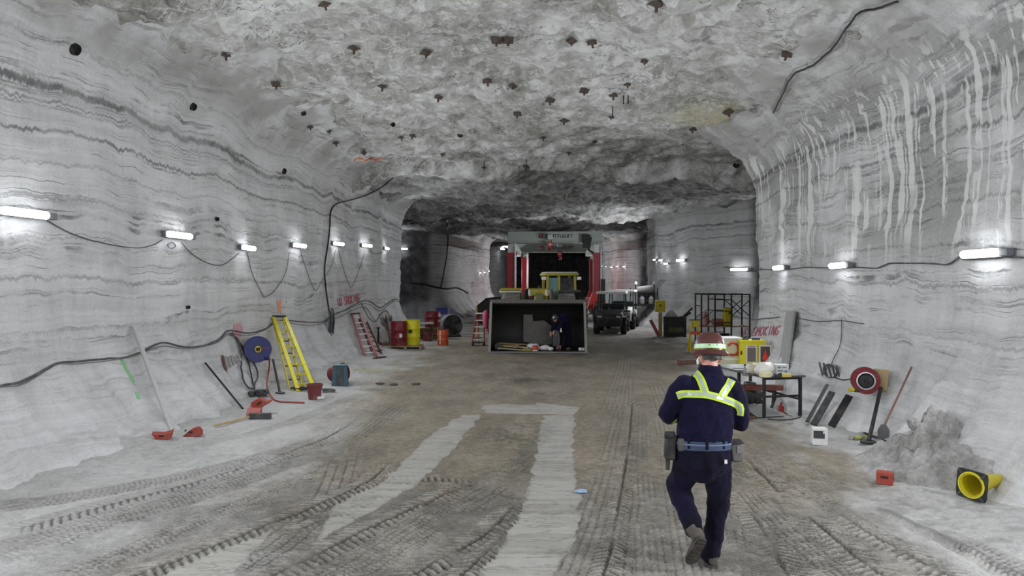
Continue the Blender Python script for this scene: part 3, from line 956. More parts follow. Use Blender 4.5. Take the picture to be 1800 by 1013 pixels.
for i, (u, v) in enumerate([(1099, 469), (1087, 469), (1077, 470), (1067, 469), (1060, 468)]):
    p, n = rock_at(u, v)
    wall_lamp(p, n, '%s tiny lamp from the right on the far wall beside the gantry' % ORD[i], 'lamps on the far wall right of the gantry', 0.42, 1.3)
for i, (u, v) in enumerate([(842, 480), (849, 479), (857, 477)]):
    p, n = rock_at(u, v)
    wall_lamp(p, n, '%s tiny lamp from the left on the far left pillar' % ORD[i], 'lamps on the far left pillar', 0.42, 1.5)
p, n = rock_at(881, 438)
wall_lamp(p, n, 'single bright lamp high on the far wall left of the gantry', 'lamp above the far left pillar', 1.3, 1.2)
# both rows carried on unseen behind the camera, boosted to fill the near hall
for side, X, y0 in ((-1, -6.5, 4.2), (1, 5.4, 4.9)):
    for k in range(4):
        o, d = Vector((0, y0 - 4 * k, 3.0 if side < 0 else 2.65)), Vector((side, 0, 0))
        l, n, i, t = BVH_WALL.ray_cast(o, d)
        if n.dot(d) > 0: n = -n
        wall_lamp(l, n, 'unseen tube lamp added to the wall row behind the photographer', 'unseen added tube lamps behind the photographer', 1.0, FILL_BEHIND)
# ------------------------------------------------------------------ common paints
M_RED = mat('red_paint', '#861c15', 0.55, 0, 0.15, '#7d5a54')
M_CHOCK = mat('faded_red_plastic', '#963a2c', 0.7, 0, 0.35, '#8f6f66')
M_PINKRED = mat('dusty_pink_plastic', '#b06460', 0.75, 0, 0.4, '#a89a95')
M_DRED = mat('dark_red_drum', '#6e1420', 0.45, 0.1, 0.2)
M_MAROON = mat('maroon_plastic', '#6a2a2b', 0.65, 0, 0.35)
M_YEL = mat('yellow_paint', '#d3c916', 0.5, 0, 0.15, '#a39a60')
M_YEL2 = mat('safety_yellow', '#bdae16', 0.5, 0, 0.25, '#8d8350')
M_ORANGE = mat('orange_paint', '#c24a16', 0.5, 0, 0.2, '#b09a8a')
M_BLUE = mat('blue_paint', '#1b2266', 0.45, 0, 0.15, '#5a5f86')
M_TEAL = mat('teal_plastic', '#2f5260', 0.6, 0, 0.3, '#5f7880')
M_STEEL = mat('dusty_steel', '#77777a', 0.45, 0.6, 0.35)
M_ALU = mat('white_aluminium', '#c9c9c6', 0.4, 0.4, 0.25)
M_DARK = mat('dark_steel', '#2e2d2d', 0.5, 0.5, 0.35, '#6b6660')
M_DGREY = mat('dark_grey_plastic', '#3a3b3d', 0.65, 0, 0.3)
M_CABLE = mat('grey_cable', '#4c4d50', 0.7, 0, 0.45, '#8b8a88')
M_CABLE2 = mat('pale_dusty_cable', '#7b7b7b', 0.8, 0, 0.4, '#a5a4a2')
M_WOOD = mat('weathered_timber', '#8a7355', 0.8, 0, 0.4, '#9c958a', 14)
M_WOODR = mat('red_brown_timber', '#6e4a3c', 0.8, 0, 0.4, '#8d8178', 14)
M_PLY = mat('tan_plywood', '#b09a72', 0.75, 0, 0.25, '#8f8064', 12)
M_WHITE = mat('white_paint', '#d8d8d6', 0.55, 0, 0.25, '#a6a39e')
M_PALE = mat('pale_pipe', '#bdbdbb', 0.6, 0.0, 0.35, '#d2d2d0')
M_GREYB = mat('grey_board', '#9c9c9b', 0.75, 0, 0.4, '#b8b7b4')


def wall_line(px, off=0.03, tree=None):
    return [rock_at(u, v, off, tree)[0] for u, v in px]


def cable(name, px, r, label, group, material=None, cat='cable', off=0.03, sag=False):
    """A cable pinned along the wall; px are sight points in the photograph."""
    pts = smooth_line(px_dense(px), 4) if False else [rock_at(p.x, p.y, off)[0] for p in smooth_line([Vector((u, v)) for u, v in px], 5)]
    o = MB().tube(pts, r, 6).build(name, material or M_CABLE)
    return tag(o, label, cat, group)


def rod(name, a, b, r, label, cat, material, n=10, group=None):
    o = MB().tube([a, b], r, n).build(name, material)
    return tag(o, label, cat, group)


# ------------------------------------------------------------------ cables of the left wall
MAINC = [(-30, 688), (0, 679), (30, 673), (62, 660), (95, 641), (130, 637), (180, 632), (215, 631), (245, 621), (282, 604), (320, 611), (352, 609), (382, 598), (400, 581), (432, 586), (462, 580), (480, 568), (500, 563), (530, 566), (566, 566), (585, 553), (604, 546), (632, 531), (650, 530), (668, 541), (692, 526), (706, 533)]
cable('power_cable', MAINC, 0.016, 'thick dark cable sagging along the whole left wall, upper of two', 'cables strung along the left wall')
cable('power_cable', [(u, v + 6 * (0.6 + 0.4 * math.sin(u * 0.05))) for u, v in MAINC], 0.010, 'thinner cable just below the thick dark cable on the left wall', 'cables strung along the left wall', M_CABLE2)
for px, lb in (([(80, 388), (120, 409), (160, 423), (200, 432), (240, 436), (268, 430), (283, 422)], 'thin lamp cord sagging between the first and second left lamps'),
               ([(316, 426), (335, 446), (360, 461), (385, 466), (405, 456), (418, 444)], 'thin lamp cord sagging between the second and third left lamps'),
               ([(432, 443), (441, 480), (458, 515), (464, 522), (480, 512), (500, 480), (506, 444)], 'long lamp cord looping below the third left lamp'),
               ([(526, 440), (538, 478), (552, 510), (562, 498), (580, 470), (588, 440)], 'long lamp cord looping below the fourth left lamp'),
               ([(593, 438), (604, 478), (616, 505), (628, 480), (640, 442)], 'long lamp cord looping below the fifth left lamp'),
               ([(648, 440), (655, 446), (668, 445), (674, 441)], 'short lamp cord between the two smallest left lamps'),
               ([(300, 426), (292, 430), (298, 436), (306, 432), (300, 426)], 'small coil of cord tied under the second left lamp')):
    cable('lamp_cord', px, 0.008, lb, 'lamp cords on the left wall', M_CABLE)
cable('conduit', [(690, 313), (668, 330), (640, 344), (610, 353), (590, 359), (580, 372), (578, 400), (575, 430), (569, 470), (571, 505), (576, 540), (580, 562)], 0.024,
      'dark pipe-like cable dropping from the brow down the left wall', None, M_DARK)
# coil at the bottom of that cable
pc, nc = rock_at(577, 575, 0.07)
m = MB(); rnd = random.Random(3)
for k in range(7):
    w = 0.14 + 0.03 * rnd.random(); h = 0.38 + 0.14 * rnd.random(); dx = rnd.uniform(-0.06, 0.1); dz = rnd.uniform(-0.16, 0.06)
    t = nc.cross(Vector((0, 0, 1))).normalized()
    m.tube([pc + t * (dx + w * math.cos(a)) + Vector((0, 0, dz + h * math.sin(a))) + nc * (0.03 * k * 0.6 + 0.02 * math.sin(3 * a)) for a in np.linspace(0, 2 * PI, 22)[:-1]], 0.019, 6, True)
tag(m.build('cable_coil', M_CABLE), 'bundle of looped cable hanging under the dark drop pipe, left wall', 'cable')
cable('power_cable', [(582, 562), (600, 556), (620, 545), (640, 540), (652, 556), (660, 566)], 0.014, 'thin cable branching right from the looped bundle on the left wall', 'cables strung along the left wall', M_CABLE2)
cable('power_cable', [(634, 533), (642, 550), (650, 562), (660, 566), (668, 553), (680, 548), (690, 575), (700, 590)], 0.014, 'thin cable hanging in a loop above the leaning boards', 'cables strung along the left wall', M_CABLE)
HOSEL = [(401, 588), (412, 596), (419, 620), (421, 650), (428, 678), (438, 688), (446, 680), (450, 662), (445, 642), (436, 628), (424, 612), (412, 596)]
cable('hose_loop', HOSEL, 0.018, 'dark hose hanging in a long loop left of the blue reel', None, M_CABLE, 'hose', 0.06)
cable('power_cable', [(404, 586), (424, 616), (434, 640), (442, 672), (449, 694)], 0.015, 'straight cable hanging behind the hose loop, left of the blue reel', None, M_DARK, 'cable', 0.05)

# leaning pipe and bars
a = ground(302, 757); b = rock_at(228, 574, 0.06)[0]
rod('leaning_pipe', a + Vector((0, 0, 0.0)), b, 0.036, 'long pale pipe leaning against the left wall', 'pipe', M_PALE, 12)
a = ground(427, 719); b = rock_at(358, 640, 0.04)[0]
rod('steel_bar', a, b, 0.018, 'thin dark bar leaning on the left wall beside the red chocks', 'bar', M_DARK)
a = ground(492, 692); b = rock_at(470, 640, 0.16)[0]
t = thing('pry_bar', 'black bar with a flat foot leaning under the blue reel', 'bar', a)
MB().tube([(0, 0, 0.02), b - a], 0.025, 10).build('shaft', M_BLACK, t)
MB().lathe([(0.10, 0), (0.10, 0.02), (0.03, 0.04)], 14).build('foot', M_BLACK, t)


# ------------------------------------------------------------------ wheel chocks
def wheel_chock(px, rz, label, material, s=1.0, tilt=(0, 0), group='red wheel chocks', at=None, prof=None):
    p = at if at is not None else ground(*px)
    t = thing('wheel_chock', label, 'wheel chock', p, (tilt[0], tilt[1], rz), group)
    t.scale = (s, s, s)
    prof = prof or [(-0.15, 0), (0.15, 0), (0.15, 0.03), (0.10, 0.055), (0.055, 0.10), (0.03, 0.155), (-0.05, 0.17), (-0.13, 0.165), (-0.15, 0.15)]
    MB().prism(prof, 0.2, 'y', -0.1).build('wedge', material, t, bevel=0.008)
    for sgn in (-1, 1): MB().box((-0.02, sgn * 0.1, 0.085), (0.09, 0.006, 0.035)).build('grip_shade', M_DARK, t)  # dark slabs stand in for the shade inside the grip holes
    MB().box((-0.151, 0, 0.10), (0.006, 0.09, 0.03)).build('grip_shade', M_DARK, t)
    return t


wheel_chock((287, 771), R(20), 'red wheel chock at the foot of the long pale pipe', M_CHOCK, 0.72, (R(8), 0), prof=[(-0.10, 0), (0.10, 0), (0.16, 0.04), (0.19, 0.165), (0.13, 0.13), (0.02, 0.105), (-0.20, 0.125)])
wheel_chock((340, 766), R(6), 'red wheel chock lying alone right of the pale pipe', M_CHOCK, 0.75, prof=[(-0.18, 0), (0.15, 0), (0.155, 0.08), (0.10, 0.165), (0.04, 0.17), (-0.04, 0.12)])
wheel_chock((449, 728), R(100), 'dusty pink chock standing on end beside an orange one, left wall', M_PINKRED, 1.1, (0, R(-55)))
wheel_chock((458, 722), R(10), 'orange red chock leaning on the dusty pink chock, left wall', M_CHOCK, 1.0, (0, R(-30)), at=ground(462, 727) + Vector((0.02, 0.0, 0.13)))
wheel_chock((1556, 848), R(62), 'red chock alone on the floor near the right wall', M_CHOCK, 0.85)

# broom lying before the chocks
a = ground(377, 752); b = ground(440, 737)
t = thing('push_broom', 'broom with wooden handle lying in front of the red chocks', 'broom', a)
MB().tube([(0, 0, 0.03), (b - a) + Vector((0, 0, 0.04))], 0.018, 10).build('handle', M_PLY, t)
c = b - a
MB().box(c + Vector((0.16, 0.02, 0.05)), (0.36, 0.1, 0.1), (0, 0, 0.05)).build('head', M_DGREY, t, bevel=0.012)

# things pinned to the wall left of the reel
p, n = rock_at(391, 641, 0.03)
o = MB().bar(p + Vector((-0.03, 0, 0.18)), p + Vector((0.05, 0, -0.17)), 0.045, 0.03).build('wooden_stake', M_WOODR, bevel=0.004)
tag(o, 'short brown stake fixed to the left wall', 'stake')
p, n = rock_at(400, 636, 0.05)
m = MB()
for k in range(5): m.tube([p + Vector((0.02 * k, 0.10 * k - 0.2, 0.12 - 0.03 * (k % 2))), p + Vector((0.03 * k, 0.10 * k - 0.18, 0.0)), p + Vector((0.02 * k + 0.03, 0.10 * k - 0.15, -0.14 + 0.03 * k))], [0.03, 0.045, 0.025], 8)
tag(m.build('work_glove', M_GREYB), 'grey rag hung on the left wall beside the brown stake', 'rag')
p = ground(455, 697)
m = MB(); rnd = random.Random(5)
for k in range(9): m.ell(p + Vector((rnd.uniform(-0.13, 0.16), rnd.uniform(-0.1, 0.1), rnd.uniform(0.02, 0.10))), (rnd.uniform(0.05, 0.09), 0.06, rnd.uniform(0.03, 0.06)), 9, 6, (rnd.random(), rnd.random(), rnd.random()))
tag(m.build('dark_rag', M_DGREY), 'dark crumpled rag on the floor under the hose loop', 'rag')


# ------------------------------------------------------------------ hose reels
def hose_reel(c, axis, rad, label, disc, hub_mats, wall_p, bracket_mat, group=None):
    t = thing('hose_reel', label, 'hose reel', c, group=group)
    ax = Vector(axis).normalized()
    m = MB()
    for s in (-1, 1):
        m.lathe([(0.0, -0.006), (rad * 0.55, -0.012 * s), (rad * 0.93, -0.006), (rad, 0.0), (rad, 0.012), (rad * 0.93, 0.012), (rad * 0.5, 0.006), (0.0, 0.006)], 36, ax * (s * 0.09), ax)
    m.build('flange', disc, t)
    MB().lathe([(rad * 0.5, -0.085), (rad * 0.78, -0.085), (rad * 0.8, -0.04), (rad * 0.78, 0.0), (rad * 0.8, 0.04), (rad * 0.78, 0.085), (rad * 0.5, 0.085)], 30, (0, 0, 0), ax).build('hose_winding', hub_mats[2], t)
    MB().lathe([(rad * hub_mats[3], 0.1), (rad * hub_mats[3], 0.125), (rad * hub_mats[4], 0.14), (rad * hub_mats[4], 0.1)], 28, (0, 0, 0), ax).build('hub_ring', hub_mats[0], t)
    MB().lathe([(0.0, 0.10), (rad * hub_mats[4] * 0.97, 0.10), (rad * hub_mats[4] * 0.8, 0.125), (rad * 0.12, 0.13), (rad * 0.1, 0.17), (0.0, 0.17)], 24, (0, 0, 0), ax).build('hub', hub_mats[1], t)
    w = Vector(wall_p) - Vector(c)
    m = MB()
    m.bar(w * 0.98 + Vector((0, 0, 0.06)), Vector((0, 0, 0)) - ax * 0.11, 0.05, 0.05)
    m.bar(w * 0.98 + Vector((0, 0, -0.10)), Vector((0, 0, 0)) - ax * 0.11, 0.04, 0.04)
    m.bar(-ax * 0.13, ax * 0.13, 0.035)
    m.box(w, (0.05, 0.16, 0.3))
    m.build('bracket', bracket_mat, t)
    return t, ax


pw, nw = rock_at(437, 614)
c = PY(453, 614, pw.y - 0.15)
blue_reel, bax = hose_reel(c, (0.42, -0.9, 0.05), 0.285, 'round blue hose reel mounted on the left wall', M_BLUE, (M_YEL, M_DARK, M_MAROON, 0.24, 0.15), pw + Vector((0, 0.1, 0)), M_YEL2)
MB().box(Vector((0.2, -0.0, -0.2)), (0.1, 0.1, 0.08)).build('hose_guide', M_BLUE, blue_reel, bevel=0.01)
MB().bar(bax * 0.15 + Vector((0, 0, 0.03)), bax * 0.15 + Vector((0.2, 0.05, 0.03)), 0.02, 0.02).build('crank', M_CHOCK, blue_reel)
e = [PY(474, 630, pw.y - 0.2)]
e += [rock_at(u, v, 0.08)[0] for u, v in ((468, 655), (464, 678), (470, 694))] + [ground(u, v) + Vector((0, 0, 0.02)) for u, v in ((480, 703), (492, 708), (512, 709), (535, 710))]
tag(MB().tube(smooth_line(e, 6), 0.016, 7).build('air_hose', M_CHOCK), 'red hose falling from the blue reel onto the floor', 'hose')


# ------------------------------------------------------------------ ladders
def ladder(name, label, foot, head, width_dir, w, rails, rungs, cap=None, n=8, stepw=0.07, back=None, group=None, rr=(0.07, 0.03)):
    """A ladder from foot (middle) to head (middle); width_dir across."""
    foot = Vector(foot); head = Vector(head); wd = Vector(width_dir)
    d = (head - foot); wd = (wd - d.normalized() * wd.dot(d.normalized())).normalized()
    nrm = wd.cross(d).normalized()
    t = thing(name, label, 'ladder', foot, group=group)
    for s in (-1, 1):
        MB().bar(wd * (s * w / 2), d + wd * (s * w / 2 * 0.8), rr[1], rr[0], nrm).build('rail', rails, t, bevel=0.004)
    for k in range(n):
        f = (k + 0.7) / (n + 0.4)
        ww = w * (1 - 0.2 * f)
        MB().bar(d * f - wd * ww / 2, d * f + wd * ww / 2, stepw, 0.028, (0, 0, 1)).build('step', rungs, t)
    if cap:
        MB().bar(d * 1.0 - wd * (w * 0.48), d * 1.0 + wd * (w * 0.48), 0.14, 0.05, (0, 0, 1)).build('top_cap', cap, t, bevel=0.01)
    if back is not None:
        off = Vector(back)
        for s in (-1, 1):
            MB().bar(wd * (s * w * 0.42) + off, d * 0.97 + wd * (s * w * 0.36) + off * 0.25, 0.03, 0.045, nrm).build('rear_rail', rails if back is None else rungs, t)
        for k in range(5):
            f = (k + 0.8) / 6
            MB().bar(d * f - wd * w * 0.42 + off * (1 - 0.75 * f), d * f + wd * w * 0.40 + off * (1 - 0.75 * f), 0.02, 0.03).build('rear_brace', M_DGREY, t)
    return t


foot = ground(539, 688); head = rock_at(482, 556, 0.12)[0]
ladder('step_ladder', 'yellow folded step ladder leaning on the left wall', foot, head, (1, 0.75, 0), 0.34, M_YEL, M_YEL2, M_BLACK, 8, 0.08, Vector((-0.22, 0.05, 0.0)), None, (0.05, 0.085))
foot = ground(652, 628); head = rock_at(618, 553, 0.15)[0]
ladder('extension_ladder', 'red ladder with pale rungs leaning on the left wall before the drums', foot, head, (1, 0.3, 0), 0.34, M_RED, M_ALU, M_BLACK, 7, 0.05, None, 'red ladders leaning on the left wall', (0.05, 0.075))
foot = ground(657, 624); head = rock_at(633, 566, 0.12)[0]
ladder('extension_ladder', 'dark red narrow ladder behind the red one, left wall', foot + Vector((0.05, 0.25, 0)), head, (0.2, 1, 0), 0.36, M_MAROON, M_DARK, None, 7, 0.05, None, 'red ladders leaning on the left wall')
a, b = ground(657, 631), ground(677, 628)
tag(MB().bar(a + Vector((0, 0, 0.02)), b + Vector((0, 0, 0.02)), 0.1, 0.03).build('steel_strip', M_DARK), 'black flat strip on the floor at the foot of the red ladders', 'strip')


# ------------------------------------------------------------------ buckets and bins of the left side
def bucket(px, r0, r1, h, label, material, name='bucket', tilt=(0, 0, 0), fill=M_DARK, cat='bucket', group=None, handle=True, at=None):
    p = at if at is not None else ground(*px)
    t = thing(name, label, cat, p, tilt, group)
    MB().lathe([(r0, 0), (r1, h), (r1 + 0.012, h), (r1 + 0.012, h - 0.03), (r1 - 0.012, h - 0.03 + 0.028), (r0 - 0.012, 0.02), (0.0, 0.02)], 24).build('body', material, t)
    if handle:
        MB().tube([(r1 * math.cos(x), 0.02, h - 0.02 - 0.16 * math.sin(x)) for x in np.linspace(0, PI, 12)], 0.006, 6).build('handle', M_STEEL, t)
    return t


bucket((553, 702), 0.115, 0.15, 0.30, 'red bucket at the foot of the yellow ladder', M_MAROON)
wheelp = ground(577, 672)
bucket(None, 0.16, 0.21, 0.36, 'maroon bucket lying on its side behind the teal bin', M_MAROON, tilt=(R(80), 0, R(65)), at=wheelp + Vector((0.05, 0.10, 0.17)), handle=False)
p = ground(598, 678)
t = thing('waste_bin', 'teal bin with dark front panel beside the left wall', 'bin', p, (0, 0, R(12)))
MB().box((0, 0, 0.22), (0.36, 0.34, 0.44), None, (0.78, 0.78)).build('body', M_TEAL, t, bevel=0.012)
MB().box((0, 0, 0.455), (0.31, 0.29, 0.03)).build('lid', M_TEAL, t, bevel=0.008)
MB().prism([(-0.075, 0.03), (0.075, 0.03), (0.06, 0.41), (-0.06, 0.41)], 0.03, 'y', -0.178).build('front_panel', M_DGREY, t)


def heap_cord(px, rx, ry, turns, r, label, material, name='cord_heap', cat='cord', seed=1):
    p = ground(*px); rnd = random.Random(seed); pts = []
    for i in range(turns * 14):
        a = i / 14 * 2 * PI
        k = 0.7 + 0.3 * math.sin(i * 0.37 + seed)
        pts.append(p + Vector((rx * k * math.cos(a), ry * k * math.sin(a), r + 0.012 * (i / 14) + 0.01 * rnd.random())))
    return tag(MB().tube(smooth_line(pts, 2), r, 6).build(name, material), label, cat)


heap_cord((530, 687), 0.26, 0.16, 3, 0.014, 'black cord coiled on the floor left of the red bucket', M_BLACK, seed=2)
heap_cord((576, 690), 0.16, 0.12, 4, 0.014, 'grey cord coiled on the floor right of the red bucket', M_CABLE, seed=3)
p = ground(563, 702)
m = MB(); rnd = random.Random(8)
for k in range(6): m.ell(p + Vector((rnd.uniform(-0.1, 0.12), rnd.uniform(-0.06, 0.06), 0.03)), (rnd.uniform(0.05, 0.09), 0.05, 0.035), 9, 6, (0, 0, rnd.random() * 3))
tag(m.build('salt_lump', M_WHITE), 'small white lumps beside the red bucket', 'lump')


# ------------------------------------------------------------------ drums, pallet, bench group in the corner
def drum(name, at, label, material, r=0.29, h=0.88, group=None, rot=(0, 0, 0), cat='drum', top=None):
    t = thing(name, label, cat, at, rot, group)
    prof = [(0.0, 0.02), (r - 0.015, 0.02), (r - 0.015, 0.0), (r, 0.0), (r, 0.02)]
    for z in (h * 0.33, h * 0.66):
        prof += [(r - 0.004, z - 0.035), (r + 0.014, z - 0.012), (r + 0.014, z + 0.012), (r - 0.004, z + 0.035)]
    prof += [(r, h - 0.02), (r, h), (r - 0.015, h), (r - 0.015, h - 0.02)]
    MB().lathe(prof, 28).build('barrel', material, t)
    MB().lathe([(0.0, h - 0.02), (r - 0.014, h - 0.02)], 28).lathe([(0.0, h + 0.005), (0.03, h + 0.005), (0.03, h - 0.02)], 10, (r * 0.6, 0, 0)).build('lid', top or material, t)
    return t


def pallet(at, rz, w, d, label, group=None):
    t = thing('pallet', label, 'pallet', at, (0, 0, rz), group)
    for k in range(6): MB().box((0, -d / 2 + d * (k + 0.5) / 6, 0.125), (w, d / 6 * 0.8, 0.022)).build('deck_board', M_WOOD, t)
    for k in range(3): MB().box(((k - 1) * (w / 2 - 0.05), 0, 0.065), (0.09, d, 0.09)).build('stringer', M_WOOD, t)
    for k in range(2): MB().box((0, (k - 0.5) * d * 0.8, 0.011), (w, 0.1, 0.022)).build('base_board', M_WOOD, t)
    return t


pp = ground(716, 615); pz = pp.z
pallet(pp + Vector((-0.1, 0.35, 0)), R(6), 1.15, 1.0, 'wooden pallet under the red and yellow drums')
d1 = PY(701, 608, pp.y + 0.12); d1.z = pz + 0.137
t = drum('steel_drum', d1, 'dark red steel drum standing on the pallet', M_DRED, 0.285, 0.84)
MB().box((0.12, -0.265, 0.36), (0.09, 0.012, 0.13), (0, 0, R(24))).build('paper_label', M_WHITE, t)
d2 = PY(724, 606, pp.y + 0.55); d2.z = pz + 0.137
t = drum('steel_drum', d2, 'yellow drum with round black mark standing on the pallet', M_YEL, 0.29, 0.87)
MB().lathe([(0.0, 0.0), (0.07, 0.0), (0.07, 0.012), (0.0, 0.012)], 20, (0.0, -0.292, 0.48), (0, -1, 0.0)).build('round_mark', M_BLACK, t)
for k, (u0, u1, lb, mm) in enumerate(((684, 676, 'red brown board leaning on the left wall, left of two', M_WOODR), (692, 686, 'weathered board leaning on the left wall, right of two', M_WOOD))):
    a = ground(u0 + 2, 606); b = rock_at(u1, 560, 0.06)[0]
    tag(MB().bar(a + Vector((0, 0.1, 0)), b, 0.24, 0.04, (1, 0.4, 0)).build('leaning_board', mm, bevel=0.006), lb, 'board', 'boards leaning on the left wall')
a = ground(668, 612); 
m = MB(); rnd = random.Random(12)
for k in range(5):
    q = ground(672 + k * 4, 606 + (k % 3) * 3)
    m.bar(q + Vector((-0.2, 0, 0.03 + 0.02 * k)), q + Vector((0.25, rnd.uniform(-0.3, 0.3), 0.05 + 0.02 * k)), 0.08, 0.03)
tag(m.build('scrap_timber', M_WOODR), 'scrap timber lying beside the pallet on the left', 'timber', None, 'stuff')
p = ground(665, 604)
t = thing('jack_stand', 'small dark stand at the foot of the left wall before the pallet', 'stand', p)
MB().cyl((0, 0, 0.05), (0, 0, 0.55), 0.04, 0.03, 10).build('column', M_DARK, t)
MB().lathe([(0.16, 0), (0.14, 0.03), (0.05, 0.06), (0, 0.06)], 12).build('base', M_DARK, t)
MB().box((0, 0, 0.57), (0.12, 0.1, 0.05)).build('head', M_DARK, t)

# bench with pale top
bp = ground(742, 603); by = bp.y + 1.2
c = PY(735, 585, by); c.z = floor_z(c.x, c.y)
t = thing('work_bench', 'low bench with a pale top behind the yellow drum', 'bench', c, (0, 0, R(10)))
MB().box((0.05, 0, 0.66), (1.15, 0.7, 0.05)).build('top', M_GREYB, t, bevel=0.006)
for sx in (-1, 1):
    for sy in (-1, 1): MB().box((0.05 + sx * 0.5, sy * 0.28, 0.32), (0.07, 0.07, 0.64)).build('leg', M_DARK, t)
MB().box((0, 0.1, 0.25), (1.0, 0.5, 0.04)).build('shelf', M_WOODR, t)
c2 = PY(752, 590, by - 0.3); c2.z = floor_z(c2.x, c2.y)
bucket(None, 0.2, 0.22, 0.36, 'dark red tub on the floor in front of the low bench', M_MAROON, at=c2, handle=False, name='tub', cat='tub')
m = MB()
c3 = PY(757, 590, by + 1.0); c3.z = floor_z(c3.x, c3.y)
t = thing('wooden_crate', 'weathered wooden crate under the dark red drum', 'crate', c3)
for k in range(3): MB().box((0.0, -0.4, 0.09 + 0.15 * k), (0.95, 0.03, 0.11)).build('slat', M_WOOD, t)
MB().box((0, 0, 0.22), (0.9, 0.76, 0.42)).build('box', M_WOODR, t)
MB().box((0, 0, 0.46), (1.0, 0.85, 0.03)).build('lid', M_PLY, t)
d3 = c3 + Vector((0.08, 0.0, 0.478))
drum('steel_drum', d3, 'dark red drum standing on the wooden crate', M_DRED, 0.33, 0.66)
c4 = PY(778, 580, by + 2.9); c4.z = floor_z(c4.x, c4.y)
t = thing('steel_cabinet', 'dark open shelf under the blue box', 'shelf', c4)
for sx in (-1, 1): MB().box((sx * 0.3, 0, 0.48), (0.04, 0.45, 0.96)).build('side_panel', M_DARK, t)
for k in range(3): MB().box((0, 0, 0.18 + 0.37 * k), (0.6, 0.45, 0.03)).build('shelf_board', M_GREYB, t)
t = thing('storage_box', 'blue plastic box on the dark shelf', 'box', c4 + Vector((0.03, 0, 0.936)), (0, 0, R(-8)))
MB().box((0, 0, 0.14), (0.5, 0.34, 0.28), None, (1.05, 1.05)).build('body', M_BLUE, t, bevel=0.01)
MB().box((0, 0, 0.29), (0.56, 0.4, 0.03)).build('lid', M_BLUE, t, bevel=0.008)
MB().box((-0.275, 0, 0.14), (0.02, 0.3, 0.27)).build('end_panel', M_DRED, t)
bp = ground(777, 608)
t = drum('fuel_can', bp + Vector((0, 0.2, 0)), 'orange can standing on the floor before the drum fan', M_ORANGE, 0.205, 0.58, cat='can')
MB().cyl((0.03, 0, 0.57), (0.03, 0, 0.66), 0.06, 0.05, 12).build('cap', M_BLUE, t)
MB().tube([(-0.12, 0, 0.57), (-0.1, 0, 0.66), (0.0, 0, 0.68), (0.1, 0, 0.66), (0.12, 0, 0.57)], 0.012, 6).build('handle', M_DARK, t)
MB().box((-0.07, -0.2, 0.3), (0.045, 0.015, 0.5)).build('pale_stripe', M_WHITE, t)

# drum fan
fp = ground(800, 592); r = 0.46
t = thing('drum_fan', 'big round grey drum fan standing on the floor', 'fan', fp + Vector((-0.15, -0.1, 0)), (0, 0, R(28)))
ax = (0, -1, 0); cz = Vector((0, 0, r + 0.05))
MB().lathe([(r - 0.015, -0.2), (r, -0.2), (r + 0.02, -0.18), (r + 0.0, -0.14), (r, 0.14), (r + 0.02, 0.18), (r, 0.2), (r - 0.015, 0.2)], 36, cz, ax, True).build('housing', mat('fan_grey', '#8b8d90', 0.5, 0.3, 0.3), t)
m = MB()
for k in range(7): m.torus(cz + Vector((0, -0.2, 0)), r * (k + 1) / 7.2, 0.004, (0, 1, 0), 36, 5)
for k in range(12):
    an = 2 * PI * k / 12; m.bar(cz + Vector((0, -0.2, 0)), cz + Vector((r * math.cos(an), -0.2, r * math.sin(an))), 0.008)
m.build('guard', M_STEEL, t)
for k in range(4):
    an = 2 * PI * k / 4 + 0.4
    m = MB(); m.box(cz + Vector((0.25 * math.cos(an), -0.02, 0.25 * math.sin(an))), (0.36, 0.02, 0.17), Euler((0, -an, 0)).to_matrix() @ Euler((R(28), 0, 0)).to_matrix()); m.build('blade', M_DARK, t)
MB().lathe([(0.0, 0.15), (r * 0.98, 0.15), (r * 0.98, 0.17), (0, 0.17)], 30, cz, (0, 1, 0)).build('rear_shutter', mat('fan_back', '#7a7c7f', 0.6, 0.2, 0.3), t)
MB().cyl(cz + Vector((0, -0.08, 0)), cz + Vector((0, 0.14, 0)), 0.1, 0.1, 16).build('motor', M_DARK, t)
m = MB(); m.bar(cz + Vector((-0.1, 0, -0.05)), (-0.38, 0.0, 0.05), 0.05); m.bar(cz + Vector((0.1, 0, -0.05)), (0.38, 0, 0.05), 0.05); m.box((0, 0.15, 0.03), (0.8, 0.05, 0.05)); m.box((0, -0.15, 0.03), (0.8, 0.05, 0.05))
m.build('stand', M_DARK, t)

# red step ladder with a small dolly in front, a pole sign behind
lp = ground(842, 608)
t = thing('step_ladder', 'small red step ladder with white steps left of the bucket', 'ladder', lp + Vector((0, 0.45, 0)), (0, 0, R(-8)))
H = 1.17
for s in (-1, 1):
    MB().bar((s * 0.24, -0.28, 0), (s * 0.13, 0.02, H), 0.04, 0.07).build('rail', M_RED, t)
    MB().bar((s * 0.24 + 0.12, 0.35, 0), (s * 0.12 + 0.04, 0.06, H * 0.95), 0.03, 0.04).build('rear_rail', M_RED, t)
for k in range(4):
    f = (k + 0.9) / 5
    MB().box((0, -0.28 + 0.3 * f, H * f), (0.46 - 0.2 * f, 0.12, 0.035)).build('step', M_WHITE, t)
MB().box((0, 0.03, H), (0.34, 0.2, 0.05)).build('top_cap', M_WHITE, t, bevel=0.01)
for k in range(2): MB().bar((-0.1, 0.33 - 0.12 * k, 0.3 + 0.35 * k), (0.36 - 0.08 * k, 0.33 - 0.12 * k, 0.3 + 0.35 * k), 0.03).build('rear_brace', M_WHITE, t)
t = thing('hand_dolly', 'low dark dolly with small wheels before the red step ladder', 'dolly', lp + Vector((-0.02, -0.05, 0)))
MB().box((0, 0, 0.13), (0.4, 0.24, 0.04)).build('deck', M_DARK, t)
